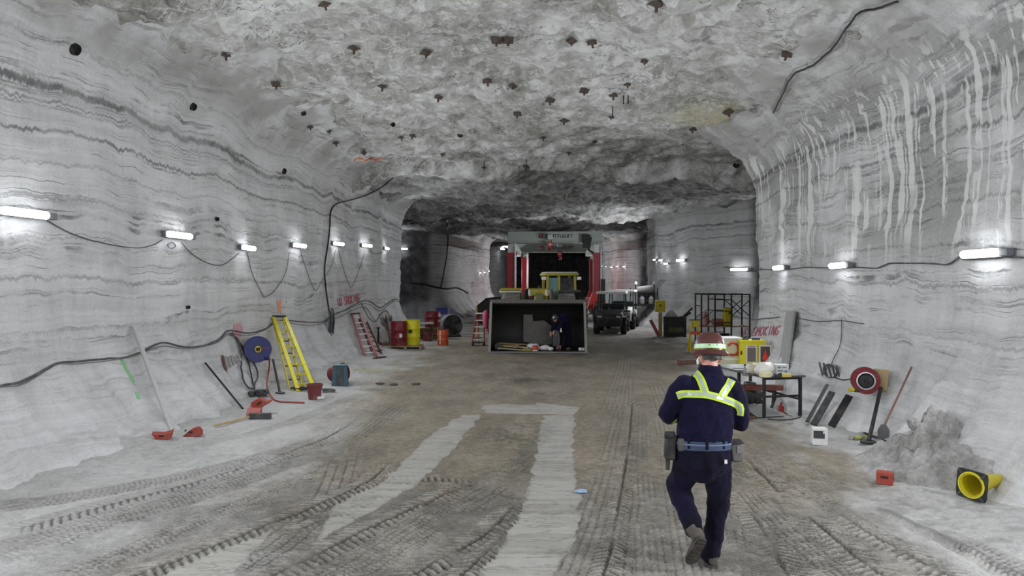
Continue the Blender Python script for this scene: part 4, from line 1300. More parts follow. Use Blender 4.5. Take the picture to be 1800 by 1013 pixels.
MB().tube([(-0.13, 0.05, 0.15), (-0.13, 0.1, 0.3), (0.13, 0.1, 0.3), (0.13, 0.05, 0.15)], 0.015, 6).build('rail', M_STEEL, t)
for sx in (-1, 1):
    for sy in (-1, 1): MB().cyl((sx * 0.19 - 0.025, sy * 0.09, 0.075), (sx * 0.19 + 0.025, sy * 0.09, 0.075), 0.075, None, 14).build('wheel', M_BLACK, t)
q = PY(838, 553, lp.y + 3.5)
t = thing('marker_pole', 'thin pale pole with flat foot behind the red step ladder', 'pole', (q.x, q.y, floor_z(q.x, q.y)))
MB().cyl((0, 0, 0), (0, 0, 1.42), 0.035, 0.03, 10).build('shaft', M_PLY, t)
MB().lathe([(0.2, 0), (0.2, 0.03), (0.06, 0.06), (0, 0.06)], 14).build('foot', M_DGREY, t)
# ------------------------------------------------------------------ traffic cone lying on its side
b0 = ground(1707, 884)
base_c = PY(1707, 860, b0.y + 0.03)
t = thing('traffic_cone', 'yellow traffic cone lying on its side, black base towards us', 'traffic cone', base_c)
dirc = Vector((0.86, 0.5, 0.0)).normalized()
q = Vector((0, 0, 1)).rotation_difference(dirc)
qr = Quaternion(dirc, R(6)) @ Quaternion(dirc, 0)
x = dirc.cross(Vector((0, 0, 1))).normalized(); up = Vector((0, 0, 1))
rotm = (Matrix.Rotation(R(4), 3, dirc) @ Matrix((x, up, dirc)).transposed())
hw = 0.152
def on_base(a, b, c): return rotm @ Vector((a, b, c))
m = MB(); n = 32; ro = 0.118
vs = []; fs = []
for zc_ in (0.0, 0.028):
    for k in range(n):
        a = 2 * PI * k / n; vs.append(on_base(ro * math.cos(a), ro * math.sin(a), zc_))
    for k in range(n):
        a = 2 * PI * k / n; s = hw / max(abs(math.cos(a)), abs(math.sin(a))); s = min(s, hw * 1.32); vs.append(on_base(s * math.cos(a), s * math.sin(a), zc_))
for k in range(n):
    j = (k + 1) % n
    fs += [(k, j, n + j, n + k), (2 * n + k, 3 * n + k, 3 * n + j, 2 * n + j), (n + k, n + j, 3 * n + j, 3 * n + k), (k, 2 * n + k, 2 * n + j, j)]
m.add(vs, fs); m.build('base', M_BLACK, t)
prof = [(0.118, 0.0), (0.122, 0.01), (0.112, 0.03), (0.03, 0.66), (0.026, 0.675), (0.02, 0.675), (0.02, 0.66), (0.104, 0.03), (0.108, 0.0)]
MB().lathe(prof, 32, (0, 0, 0), dirc, True).build('cone_body', M_YEL2, t)
for k in range(4):
    a = PI / 4 + k * PI / 2
    MB().bar(on_base(0.135 * math.cos(a), 0.135 * math.sin(a), -0.006), on_base(0.19 * math.cos(a), 0.19 * math.sin(a), -0.006), 0.022, 0.012, dirc).build('foot', M_DGREY, t)
MB().lathe([(0.121, -0.004), (0.136, -0.004), (0.136, 0.004), (0.121, 0.004)], 32, (0, 0, 0), dirc, True).build('rim', M_YEL, t)
lowest = min((rotm @ Vector((sx * hw, sy * hw, 0))).z for sx in (-1, 1) for sy in (-1, 1))
t.location.z = floor_z(base_c.x, base_c.y) - lowest + 0.005


# ------------------------------------------------------------------ heap of broken salt
def mound(name, c, rx, ry, h, label, cat, material, seed, rot=0.0, n=70):
    rs = np.linspace(-1.15, 1.15, n); X, Y = np.meshgrid(rs, rs, indexing='ij'); x, y = X.ravel(), Y.ravel()
    r2 = x * x + y * y; o = np.zeros_like(x)
    env = np.exp(-r2 * 2.2) - math.exp(-2.2 * 1.1)
    ridg = np.abs(fbm(x * 2.2 + seed, y * 2.2, o, 4, 0.6))
    lump = fbm(x * 3.6 + seed, y * 3.6, o + 2, 4, 0.62)
    st = np.floor(lump * 5) / 5
    z = h * env * (0.95 + 0.55 * lump + 0.4 * st - 0.35 * ridg) + 0.045 * np.clip(env, 0, 1) * fbm(x * 12, y * 12, o + 5, 2)
    ca, sa = math.cos(rot), math.sin(rot)
    V = np.stack([x * rx * ca - y * ry * sa, x * rx * sa + y * ry * ca, z], 1)
    for i in range(len(V)):
        if r2[i] > 0.2: V[i, 2] = min(V[i, 2], h)
    fz = np.minimum(np.array([floor_z(c[0] + a, c[1] + b) for a, b in V[:, :2]]), 0.22)
    V[:, 2] += fz - 0.03 - c[2]
    ob, q = grid_mesh(name, V, n, n, material)
    ob.location = c
    ob['kind'] = 'thing'
    return tag(ob, label, cat)


def heap_mat(name, lo, hi):
    n = NT(name); tc = n.n('ShaderNodeTexCoord').outputs['Object']
    a = n.noise(tc, 3.0, 6, 0.7); g = n.noise(tc, 22, 4, 0.7)
    v = n.math('ADD', n.math('MULTIPLY', a, 0.7), n.math('MULTIPLY', g, 0.3))
    n.t.links.new(n.ramp(v, [(0.35, lo), (0.62, hi)]), n.b.inputs['Base Color']); n.b.inputs['Roughness'].default_value = 0.92
    n.bump(v, 0.9, 0.08)
    return n.m


M_HEAP = heap_mat('broken_salt', (0.16, 0.155, 0.145, 1), (0.46, 0.455, 0.44, 1))
hp = ground(1640, 815)
mound('rubble_heap', (hp.x + 0.05, hp.y + 0.15, 0), 0.85, 1.05, 0.55, 'heap of broken grey salt at the foot of the right wall', 'rubble heap', M_HEAP, 3.0)
rnd = random.Random(21)
for i, (u, v, s) in enumerate([(1607, 746, 0.09), (1640, 757, 0.11), (1665, 768, 0.09), (1690, 782, 0.12), (1702, 803, 0.11), (1625, 764, 0.07)]):
    l = PY(u, v, hp.y + 0.15)
    m = MB(); m.ell((0, 0, 0), (s * 1.3, s, s * 0.75), 9, 7, (rnd.random(), rnd.random(), rnd.random()))
    m.v = [tuple(Vector(p) * (1 + 0.25 * (rnd.random() - 0.5))) for p in m.v]
    o = m.build('salt_rock', M_HEAP, smooth=25)
    zz = None
    hit, nn, ii, tt = BVH.ray_cast(CAM, ray(u, v))
    o.location = l
    tag(o, 'lump of grey salt, %s from the left along the crest of the heap' % ORD[i], 'rock', 'lumps on the crest of the salt heap')

# ------------------------------------------------------------------ red hose reel and the poles beside it
pw, nw = rock_at(1537, 672)
c = PY(1521, 669, pw.y - 0.28)
red_reel, rax = hose_reel(c, (-0.30, -0.95, 0.05), 0.205, 'round red hose reel mounted on the right wall', M_DRED, (M_WHITE, M_BLACK, M_BLACK, 0.66, 0.58), pw + Vector((0, -0.05, 0)), M_DARK)
m = MB(); b0 = Vector((-0.12, -0.06, -0.16))
m.cyl(b0, b0 + Vector((-0.08, -0.02, 0.02)), 0.02, 0.028, 10)
m.build('nozzle', M_DGREY, red_reel)
MB().cyl(b0 + Vector((-0.08, -0.02, 0.02)), b0 + Vector((-0.16, -0.02, 0.03)), 0.022, 0.034, 10).build('nozzle_tip', M_YEL2, red_reel)
p, n = rock_at(1554, 672, 0.03)
o = MB().box((0, 0, 0), (0.21, 0.05, 0.32)).build('mounting_board', M_PLY, bevel=0.006)
o.location = p + n * 0.10 + Vector((-0.01, -0.1, 0)); o.rotation_euler = (0, R(4), R(-18))
tag(o, 'tan plywood block on the right wall beside the red reel', 'board')
a = ground(1527, 779); bq = rock_at(1558, 688, 0.10)[0]
t = thing('stand_pole', 'dark pole with a flat round foot leaning under the plywood block', 'pole', a)
MB().tube([(0, 0, 0.02), bq - a], 0.028, 10).build('shaft', M_DARK, t)
MB().lathe([(0.11, 0), (0.11, 0.025), (0.04, 0.04), (0.04, 0.0)], 18).build('foot', M_BLACK, t)
a = ground(1553, 772); bq = rock_at(1608, 648, 0.05)[0]
t = thing('long_shovel', 'thin red handled shovel leaning right of the dark pole', 'shovel', a)
MB().tube([(0, 0, 0.16), bq - a], 0.015, 8).build('handle', mat('worn_red_handle', '#7d5a55', 0.7, 0, 0.4), t)
MB().prism([(-0.07, 0.0), (0.07, 0.0), (0.08, 0.12), (0.03, 0.2), (-0.03, 0.2), (-0.08, 0.12)], 0.02, 'y', -0.01).build('blade', M_STEEL, t)
a = ground(1519, 765); bq = ground(1572, 786)
rod('steel_bar', a + Vector((0, 0, 0.03)), bq + Vector((0, 0, 0.03)), 0.016, 'thin dark bar lying on the floor at the foot of the poles', 'bar', M_DARK)
p = ground(1515, 771)
m = MB(); rnd = random.Random(4)
for k in range(5): m.ell(p + Vector((rnd.uniform(-0.09, 0.09), rnd.uniform(-0.05, 0.05), 0.02)), (0.06, 0.04, 0.025), 9, 6, (0, 0, rnd.random() * 3))
tag(m.build('yellow_rag', mat('dusty_yellow_cloth', '#a8ab5c', 0.9, 0, 0.3)), 'dusty yellow rag on the floor at the foot of the dark pole', 'rag')

# three bars leaning, white carton
for (u0, v0, u1, v1, w, h, lb, mm) in ((1420, 747, 1467, 686, 0.055, 0.03, 'thinnest of three dark bars leaning on the right wall', M_BLACK),
                                      (1432, 752, 1475, 703, 0.10, 0.06, 'middle of three dark bars leaning on the right wall, a wide flat one', mat('charcoal_steel', '#2b2b2d', 0.7, 0, 0.25)),
                                      (1463, 755, 1485, 727, 0.11, 0.07, 'shortest of three dark bars leaning on the right wall', M_BLACK)):
    a = ground(u0, v0); bq = rock_at(u1, v1, 0.16)[0]; a = a + Vector((-0.02, -0.02, 0.05))
    if (bq - a).length < 0.6: bq = bq + (bq - a).normalized() * 0.25
    d = (bq - a).normalized()
    m = MB(); m.bar(a, bq, w, h * 0.5, (-0.5, -0.8, 0.3))
    o = m.build('steel_channel', mm); tag(o, lb, 'bar', 'dark bars leaning on the right wall')
p = ground(1440, 781)
t = thing('carton', 'small white carton with a dark printed face near the leaning bars', 'carton', p, (0, 0, R(-10)))
MB().box((0, 0, 0.118), (0.2, 0.16, 0.235)).build('box', M_WHITE, t, bevel=0.003)
MB().box((-0.015, -0.0815, 0.15), (0.15, 0.003, 0.11)).build('printed_panel', M_DGREY, t)
MB().box((0.055, -0.084, 0.185), (0.035, 0.003, 0.035)).build('small_window', M_WHITE, t)
for i, (u, v, s) in enumerate([(1431, 764, 0.05), (1497, 773, 0.05), (1390, 745, 0.04)]):
    m = MB(); m.ell((0, 0, 0), (s, s * 0.8, s * 0.6), 8, 6); o = m.build('salt_rock', M_HEAP, smooth=25); o.location = ground(u, v) + Vector((0, 0, s * 0.4))
    tag(o, 'small stone %s' % ('left of the white carton', 'between the white carton and the dark pole', 'near the right leg of the work table')[i], 'rock')

# coil of wire on the right wall, its supply line, and the lamp line
pc, nc = rock_at(1462, 655, 0.05)
tt_ = nc.cross(Vector((0, 0, 1))).normalized()
if tt_.y < 0: tt_ = -tt_
m = MB()
for k in range(3):
    m.tube([pc + nc * 0.02 * k + tt_ * ((0.16 + 0.02 * k) * math.cos(a) - 0.05) + Vector((0, 0, 0.12 * math.sin(a) - 0.02)) for a in np.linspace(0, 2 * PI, 24)[:-1]], 0.010, 6, True)
for k in range(5):
    q = pc + tt_ * (0.32 - 0.13 * k)
    m.tube([q + Vector((0, 0, 0.12)), q + tt_ * -0.06 + Vector((0, 0, -0.02)), q + tt_ * -0.12 + Vector((0, 0, -0.12))], 0.018, 6)
tag(m.build('cable_coil', M_CABLE), 'coiled wire hung on the right wall left of the red reel', 'cable')
cable('power_cable', [(1482, 562), (1482, 590), (1478, 612), (1468, 632), (1462, 648)], 0.008, 'thin wire dropping to the coil on the right wall', 'thin cables of the right wall', M_CABLE)
cable('power_cable', [(1468, 664), (1480, 670), (1490, 669), (1500, 667)], 0.010, 'dark hose between the wire coil and the red reel', 'thin cables of the right wall', M_DARK)
cable('power_cable', [(1820, 452), (1775, 452), (1740, 455), (1700, 456), (1690, 452), (1670, 464), (1640, 464), (1600, 463), (1570, 463), (1555, 468), (1540, 472), (1500, 470), (1480, 471), (1440, 471), (1420, 470), (1380, 475), (1340, 474), (1325, 477), (1305, 476)], 0.012,
      'dark lamp line running along the right wall', 'thin cables of the right wall', M_CABLE)
cable('power_cable', [(1288, 556), (1310, 560), (1330, 562), (1350, 560), (1372, 558)], 0.012, 'thin cable crossing the right wall above the yellow cabinet', 'thin cables of the right wall', M_CABLE)
cable('power_cable', [(1332, 478), (1331, 500), (1327, 530), (1323, 560)], 0.008, 'thin cord hanging from the lamp line on the right wall', 'thin cables of the right wall', M_CABLE)
cable('power_cable', [(1405, 560), (1440, 566), (1480, 564), (1520, 570)], 0.010, 'thin cable crossing the right wall beside the leaning board', 'thin cables of the right wall', M_CABLE)
cable('power_cable', [(1580, -4), (1545, 10), (1512, 17), (1490, 45), (1460, 85), (1430, 110), (1395, 128), (1378, 160), (1362, 195)], 0.018, 'dark cable strung across the ceiling at the right', None, M_DARK, off=0.05)

# ------------------------------------------------------------------ work table
fl = ground(1343, 738); fr = ground(1402, 735)
ex = Vector((fr.x - fl.x, fr.y - fl.y, 0)); TW = 0.68; ex.normalize()
ey = Vector((-ex.y, ex.x, 0))
TL = 1.75; TH = 0.70
ang = math.atan2(ex.y, ex.x)
skew = R(13)
t = thing('work_table', 'dark steel work table against the right wall, cluttered with bags', 'table', (fl.x, fl.y, 0), (0, 0, ang + skew))
MB().box((TW / 2, TL / 2 - 0.02, TH), (TW + 0.12, TL + 0.1, 0.035)).build('tabletop', mat('scratched_steel', '#63645f', 0.45, 0.5, 0.35, '#8d8d88'), t, bevel=0.004)
for lx, ly in ((0, 0), (TW, 0), (0, TL - 0.1), (TW, TL - 0.1), (0.0, 0.85)):
    MB().box((lx, ly, TH / 2 - 0.01), (0.045, 0.045, TH - 0.02)).build('leg', M_DARK, t)
MB().bar((0, 0, 0.36), (TW, 0, 0.36), 0.035).build('crossbar', M_DARK, t)
MB().bar((0, 0, 0.36), (0, TL - 0.1, 0.36), 0.035).build('crossbar', M_DARK, t)
MB().bar((TW, 0, 0.30), (TW, TL - 0.1, 0.30), 0.035).build('crossbar', M_DARK, t)
MB().box((TW / 2, 0, TH - 0.035), (TW + 0.05, 0.04, 0.04)).build('apron', M_DARK, t)
TM = Matrix.Translation((fl.x, fl.y, 0)) @ Matrix.Rotation(ang + skew, 4, 'Z')
def on_table(x, y, z=0.0): return TM @ Vector((x, y, TH + 0.018 + z))


def on_table_px(u, v, z=0.0):
    p = G(u, v, TH + 0.018); return Vector((p.x, p.y, TH + 0.018 + z))


def crumple(name, c, r, label, material, cat, seed, group=None, n=22, m_=14):
    m = MB(); m.ell((0, 0, r[2] * 0.85), r, n, m_); rnd = np.random.RandomState(seed)
    v = np.array(m.v); k = 1 + 0.28 * fbm(v[:, 0] * 9 / r[0] * 0.12 + seed, v[:, 1] * 9 / r[1] * 0.12, v[:, 2] * 9 / r[2] * 0.12, 3, 0.6) + 0.16 * np.abs(fbm(v[:, 0] * 20, v[:, 1] * 20, v[:, 2] * 20 + seed, 2))
    v = v * k[:, None]; v[:, 2] = np.maximum(v[:, 2], 0.0); m.v = [tuple(p) for p in v]
    o = m.build(name, material, smooth=50); o.location = c
    return tag(o, label, cat, group)


M_BAG = mat('white_plastic_bag', '#d9d6cf', 0.35, 0, 0.2, '#b9b5aa')
c = on_table_px(1354, 664); crumple('plastic_bag', c + Vector((-0.03, 0.30, 0)), (0.155, 0.14, 0.12), 'large crumpled white bag on the middle of the work table', M_BAG, 'bag', 5, 'white bags on the work table')
c = on_table_px(1337, 662); crumple('plastic_bag', c + Vector((0, 0.35, 0)), (0.12, 0.10, 0.085), 'smaller crumpled cream bag left of the large one on the table', mat('cream_bag', '#cfc7b2', 0.5, 0, 0.2), 'bag', 9, 'white bags on the work table')
c = on_table_px(1349, 665); o = MB().lathe([(0.05, 0), (0.10, 0.01), (0.105, 0.075), (0.10, 0.08), (0.095, 0.02), (0, 0.015)], 22).build('tub', mat('pale_yellow_plastic', '#d5cfa6', 0.5, 0, 0.15)); o.location = c + Vector((0, 0.12, 0.0))
tag(o, 'pale yellow bowl in front of the large white bag on the table', 'bowl')
c = on_table_px(1376, 659)
t = thing('parts_box', 'white and blue printed carton at the right of the table', 'carton', c + Vector((0, 0.12, 0)), (0, 0, R(8)))
MB().box((0, 0, 0.085), (0.225, 0.15, 0.165)).build('box', M_WHITE, t, bevel=0.004)
m = MB()
for (x, z, w, h) in ((-0.06, 0.12, 0.06, 0.03), (0.03, 0.12, 0.08, 0.02), (-0.04, 0.06, 0.1, 0.025), (0.06, 0.05, 0.05, 0.04)): m.box((x, -0.0765, z), (w, 0.003, h))
m.build('print', mat('box_print', '#6f8296', 0.6), t)
c = on_table_px(1384, 664); o = MB().box((0, 0, 0.028), (0.16, 0.10, 0.055)).build('sponge_block', mat('yellow_foam', '#c8b656', 0.8), bevel=0.01); o.location = c + Vector((0, 0.08, 0)); tag(o, 'yellow foam block at the right end of the table', 'block')
c = on_table_px(1370, 664); o = MB().box((0, 0, 0.02), (0.10, 0.07, 0.04)).cyl((0.0, 0, 0.04), (0.06, 0, 0.06), 0.015).build('black_tool', M_BLACK, bevel=0.006); o.location = c + Vector((0, 0.07, 0)); tag(o, 'small black tool between the carton and the bowl on the table', 'tool')
c = on_table_px(1312, 662)
t = thing('spray_bottle', 'grey bottle standing on the left half of the table', 'bottle', c + Vector((0, 0.1, 0)))
MB().lathe([(0.028, 0), (0.03, 0.01), (0.03, 0.11), (0.012, 0.15), (0.012, 0.17), (0, 0.17)], 16).build('body', M_STEEL, t)
MB().box((0.0, 0, 0.185), (0.02, 0.06, 0.03)).build('trigger', M_DARK, t)
rnd = random.Random(31)
TOOLS = [('wrench', 'steel wrench lying at the back left of the table'), ('pliers', 'dark pliers lying behind the grey bottle on the table'), ('hammer', 'small hammer lying left of the grey bottle on the table'), ('chisel', 'dark chisel lying near the left edge of the table'), ('wrench', 'second steel wrench lying between the grey bottle and the bags'), ('file', 'long dark file lying right of the grey bottle on the table')]
for i, ((nm, lb), (u, v)) in enumerate(zip(TOOLS, ((1297, 650), (1318, 652), (1305, 656), (1292, 654), (1326, 658), (1322, 663)))):
    c = on_table_px(u, v, 0.008); a = rnd.uniform(0, 3)
    d = Vector((math.cos(a), math.sin(a), 0)) * 0.10
    m = MB(); m.bar(-d, d * 0.7, 0.022, 0.014)
    if nm == 'hammer': m.bar(d * 0.7 + Vector((-d.y, d.x, 0)) * 0.5, d * 0.7 - Vector((-d.y, d.x, 0)) * 0.5, 0.03, 0.03)
    else: m.torus(d * 0.75, 0.02, 0.008, (0, 0, 1), 12, 6)
    o = m.build(nm, M_STEEL if nm == 'wrench' else M_DARK); o.location = c + Vector((0, 0.03, 0.012))
    tag(o, lb, 'tool', 'tools strewn on the work table')

# under and behind the table
def gl(x, y, z=0.0):
    p = TM @ Vector((x, y, 0)); return Vector((p.x, p.y, floor_z(p.x, p.y) + z))
a, bq = gl(0.1, 0.7, 0), gl(0.7, 1.15, 0)
t = thing('floor_jack', 'red steel beam on stands under the work table', 'beam', gl(0.35, 0.85))
MB().box((0, 0, 0.42), (0.95, 0.09, 0.1), (0, 0, ang)).build('beam', mat('rusty_red_steel', '#7c3a30', 0.6, 0.2, 0.4), t, bevel=0.006)
for s in (-1, 1): MB().lathe([(0.12, 0), (0.05, 0.1), (0.035, 0.37), (0, 0.37)], 12, (s * 0.32 * math.cos(ang), s * 0.32 * math.sin(ang), 0)).build('stand', M_DARK, t)
p = gl(0.52, 0.32)
t = thing('bottle_jack', 'small red jack on the floor under the right half of the table', 'jack', p)
MB().lathe([(0.07, 0), (0.07, 0.03), (0.045, 0.04), (0.045, 0.14), (0.02, 0.15), (0.02, 0.2), (0, 0.2)], 14).build('body', M_RED, t)
MB().box((0, 0, 0.01), (0.16, 0.12, 0.02)).build('base', M_DARK, t)
for i, (x, y, w, l, lb, mm, a2) in enumerate(((0.25, 0.55, 0.5, 0.9, 'grey sheet lying on the floor under the table, largest', M_GREYB, 8), (-0.22, 0.75, 0.16, 1.25, 'steel channel lying on the floor left of the table', M_STEEL, 4), (-0.02, 0.75, 0.12, 1.2, 'dark flat bar on the floor along the left table legs', M_DARK, -6))):
    q = gl(x, y)
    o = MB().box((0, 0, 0.05 + 0.01 * i), (w, l, 0.03)).build('scrap_sheet', mm, bevel=0.004); o.location = q; o.rotation_euler = (R(2), R(-2), ang + R(a2)); tag(o, lb, 'sheet', 'scrap lying under the work table')
q = gl(0.55, 0.45); o = MB().prism([(-0.15, 0), (0.15, 0), (0.17, 0.1), (0.06, 0.3), (0.02, 0.28)], 0.012, 'y').build('bent_sheet', M_GREYB); o.location = q + Vector((0, -0.05, 0.02)); o.rotation_euler = (R(-20), 0, 0.3); tag(o, 'bent grey sheet propped under the right half of the table', 'sheet')
t = thing('air_compressor', 'dark rounded machine on the floor under the far end of the table', 'compressor', gl(0.45, 1.30))
MB().ell((0, 0, 0.2), (0.26, 0.17, 0.17), 18, 10).build('tank', M_DGREY, t)
MB().box((0.02, 0, 0.40), (0.2, 0.18, 0.10)).build('motor', M_STEEL, t, bevel=0.02)
for s in (-1, 1): MB().cyl((s * 0.15, -0.2, 0.08), (s * 0.15, -0.16, 0.08), 0.08, None, 14).build('wheel', M_BLACK, t)
e = [gl(0.05, -0.02, 0.015), gl(0.2, -0.2, 0.015), gl(0.42, -0.24, 0.015), gl(0.62, -0.12, 0.015), gl(0.72, 0.15, 0.02)]
tag(MB().tube(smooth_line(e, 6), 0.009, 6).build('floor_cable', M_BLACK), 'black cord curving on the floor before the table', 'cord')
p = ground(1329, 741)
m = MB(); rnd = random.Random(14)
for k in range(7): m.ell(p + Vector((rnd.uniform(-0.15, 0.1), rnd.uniform(0, 0.3), 0.02)), (0.05, 0.035, 0.03), 8, 6)
tag(m.build('rusty_scrap', mat('rust', '#5e4636', 0.9, 0, 0.4)), 'small rusty scrap at the left foot of the table', 'scrap', None, 'stuff')

# yellow cabinet and cream cabinet behind the table
cp = G(1322, 672); cp.z = floor_z(cp.x, cp.y)
t = thing('flammables_cabinet', 'yellow steel cabinet with two framed placards behind the table', 'cabinet', cp + Vector((0.02, 0.2, 0)), (0, 0, R(-4)))
hC = 2.27 - (598 - 500) / FPX * (cp.y) - cp.z
MB().box((0, 0, hC / 2 + 0.02), (0.56, 0.45, hC - 0.04)).build('body', M_YEL, t, bevel=0.01)
MB().box((0, 0, hC - 0.01), (0.59, 0.48, 0.04)).build('top', M_YEL, t)
MB().box((0, 0, 0.02), (0.52, 0.42, 0.04)).build('plinth', M_DARK, t)
MB().box((-0.255, -0.228, hC - 0.28), (0.035, 0.015, 0.09)).build('handle', M_BLACK, t)
for x, w, mm, nm in ((-0.03, 0.24, mat('brown_panel', '#6b6058', 0.7), 'brown_placard'), ):
    MB().box((x, -0.235, hC - 0.30), (w, 0.02, 0.40)).build('placard_frame', M_WHITE, t)
    f = MB().box((x, -0.248, hC - 0.32), (w * 0.78, 0.012, 0.32)).build(nm, mm, t)
    MB().box((x, -0.248, hC - 0.13), (w * 0.7, 0.012, 0.03)).build('title_strip', mat('mauve_strip', '#9a8a9a', 0.7), t)
t2 = thing('warning_placard', 'white framed warning placard with red flame leaning on the yellow cabinet', 'sign', cp + Vector((0.26, -0.13, hC - 0.50)), (0, 0, R(-6)))
MB().box((0, 0, 0.2), (0.27, 0.02, 0.42)).build('frame', M_WHITE, t2)
MB().box((0, -0.012, 0.2), (0.21, 0.012, 0.36)).build('panel', mat('dark_panel', '#4a4340', 0.7), t2)
MB().prism([(-0.05, 0.06), (0.05, 0.06), (0.065, 0.13), (0.03, 0.2), (0.0, 0.33), (-0.03, 0.2), (-0.065, 0.13)], 0.01, 'y', -0.026).build('flame', mat('flame_red', '#d8382a', 0.6), t2)
MB().box((0, 0.0, (-hC + 0.5) / 2), (0.03, 0.03, hC - 0.5)).build('post', M_STEEL, t2)
t = thing('cream_cabinet', 'cream cabinet with a red ring emblem left of the yellow cabinet', 'cabinet', cp + Vector((-0.42, 0.45, 0)), (0, 0, R(6)))
hB = hC + 0.03
MB().box((0, 0, hB / 2), (0.44, 0.5, hB)).build('body', mat('cream_green_paint', '#c3c2a0', 0.55, 0, 0.25), t, bevel=0.008)
MB().box((0, 0, hB + 0.01), (0.48, 0.54, 0.03)).build('top', M_WHITE, t)
MB().box((0.2, -0.255, hB / 2), (0.04, 0.014, hB * 0.96)).build('corner_trim', M_YEL2, t)
m = MB(); cc = Vector((-0.0, -0.262, hB - 0.24))
m.tube([cc + Vector((0.13 * math.cos(a), 0, 0.145 * math.sin(a))) for a in np.linspace(R(150), R(-120), 22)], 0.026, 8)
m.build('ring_emblem', mat('emblem_red', '#b23a2e', 0.6), t)
for k in range(2): MB().box((0, -0.256, 0.22 + 0.1 * k), (0.4, 0.012, 0.05)).build('stripe', (M_WHITE, M_PINKRED)[k], t)
for i, (dx, w, h, mm, lb) in enumerate(((-0.12, 0.12, 0.09, M_DGREY, 'small grey box on top of the yellow cabinet'), (0.12, 0.16, 0.04, M_BLUE, 'flat blue folder on top of the yellow cabinet'))):
    o = MB().box((0, 0, h / 2), (w, 0.14, h)).build('small_box', mm, bevel=0.006); o.location = cp + Vector((0.02 + dx, 0.2, hC + 0.012)); tag(o, lb, 'box')

# grey board leaning on the wall
a1 = ground(1380, 692); top_r = rock_at(1404, 549, 0.05)[0]
top_l = top_r + Vector((0.03, 0.62, 0.0)); a0 = a1 + Vector((0.03, 0.62, 0))
m = MB(); d = (top_r - a1).normalized(); nn = d.cross(Vector((0, 1, 0))).normalized()
if nn.x > 0: nn = -nn
th = 0.05
vs = [a1, a0, top_l, top_r] ; vs = vs + [p + nn * th for p in vs]
m.add(vs, [(0, 1, 2, 3), (7, 6, 5, 4), (0, 4, 5, 1), (1, 5, 6, 2), (2, 6, 7, 3), (3, 7, 4, 0)])
lean = m.build('leaning_sheet', M_GREYB); tag(lean, 'tall grey sheet leaning on the right wall behind the table', 'sheet')
p = ground(1207, 641)
o = MB().box((0, 0, 0.06), (0.5, 0.22, 0.12)).build('timber_block', M_WOODR, bevel=0.01); o.location = p; o.rotation_euler = (0, 0, 0.2); tag(o, 'brown timber block on the floor behind the walking person', 'timber')

# ------------------------------------------------------------------ scaffold group in the right opening
sp = G(1262, 600); sy = 27.5
sx0 = PY(1233, 560, sy).x; sx1 = PY(1318, 560, sy).x; sz = 2.27 - (516 - 500) / FPX * sy
fz0 = floor_z((sx0 + sx1) / 2, sy)
t = thing('scaffold', 'dark steel scaffold frame standing in the right opening', 'scaffold', (sx0, sy, fz0))
W_ = sx1 - sx0; H_ = sz - fz0
for yy in (0.0, 1.1):
    for xx in (0.0, W_ * 0.28, W_ * 0.62, W_):
        MB().cyl((xx, yy, 0), (xx, yy, H_), 0.032, None, 8).build('post', M_DARK, t)
    MB().bar((0, yy, H_ - 0.03), (W_, yy, H_ - 0.03), 0.05).build('top_rail', M_DARK, t)
    for k in range(4): MB().bar((W_ * 0.28, yy, 0.35 + k * 0.42), (W_ * 0.62, yy, 0.35 + k * 0.42), 0.035).build('rung', M_DARK, t)
    MB().bar((0, yy, 0.9), (W_ * 0.28, yy, 1.25), 0.03).build('brace', M_DARK, t)
    MB().bar((W_ * 0.62, yy, 1.6), (W_, yy, 1.0), 0.03).build('brace', M_DARK, t)
    MB().bar((W_ * 0.62, yy, 1.0), (W_, yy, 1.6), 0.03).build('brace', M_DARK, t)
MB().box((W_ / 2, 0.55, 0.62), (W_, 1.05, 0.05)).build('deck', M_WOOD, t)
for xx in (0.0, W_):
    MB().bar((xx, 0, H_ * 0.75), (xx, 1.1, H_ * 0.75), 0.035).build('end_rail', M_DARK, t)
q = PY(1279, 577, sy + 0.3)
o = thing('tool_chest', 'yellow case standing on the scaffold deck', 'case', (q.x, q.y, fz0 + 0.647))
MB().box((0, 0, 0.33), (0.30, 0.3, 0.64)).build('body', M_YEL2, o, bevel=0.02)
MB().box((0.05, -0.158, 0.46), (0.1, 0.015, 0.07)).build('latch', M_DARK, o)
MB().box((0, 0, 0.665), (0.31, 0.31, 0.03)).build('lid', M_DGREY, o)
for i, (u, dx, r, L, mm, lb) in enumerate(((1239, 0.0, 0.13, 0.42, mat('pink_metal', '#b98a86', 0.5, 0.1, 0.3), 'short pink cylinder standing on the scaffold deck'), (1254, 0, 0.13, 0.6, mat('salmon_metal', '#b56a5c', 0.5, 0.1, 0.3), 'salmon red cylinder lying across the scaffold deck'))):
    q = PY(u, 575, sy + 0.3); t2 = thing('gas_cylinder', lb, 'cylinder', (q.x, q.y, fz0 + 0.65))
    if i == 0:
        MB().lathe([(r, 0), (r, L - 0.08), (r * 0.6, L), (0.04, L + 0.02), (0.04, L + 0.09), (0, L + 0.09)], 18).build('tank', mm, t2)
    else:
        MB().lathe([(0.02, -0.08), (r * 0.7, -0.02), (r, 0.06), (r, L - 0.06), (r * 0.7, L), (0.0, L + 0.02)], 18, (0.0, 0.1, r), (1, 0.1, -0.05)).build('tank', mm, t2)
    MB().cyl((0, 0, L + 0.05) if i == 0 else (-0.1, 0.1, r), (0.06, 0, L + 0.05) if i == 0 else (-0.2, 0.1, r), 0.03, None, 8).build('valve', M_DARK, t2)
m = MB(); rnd = random.Random(40)
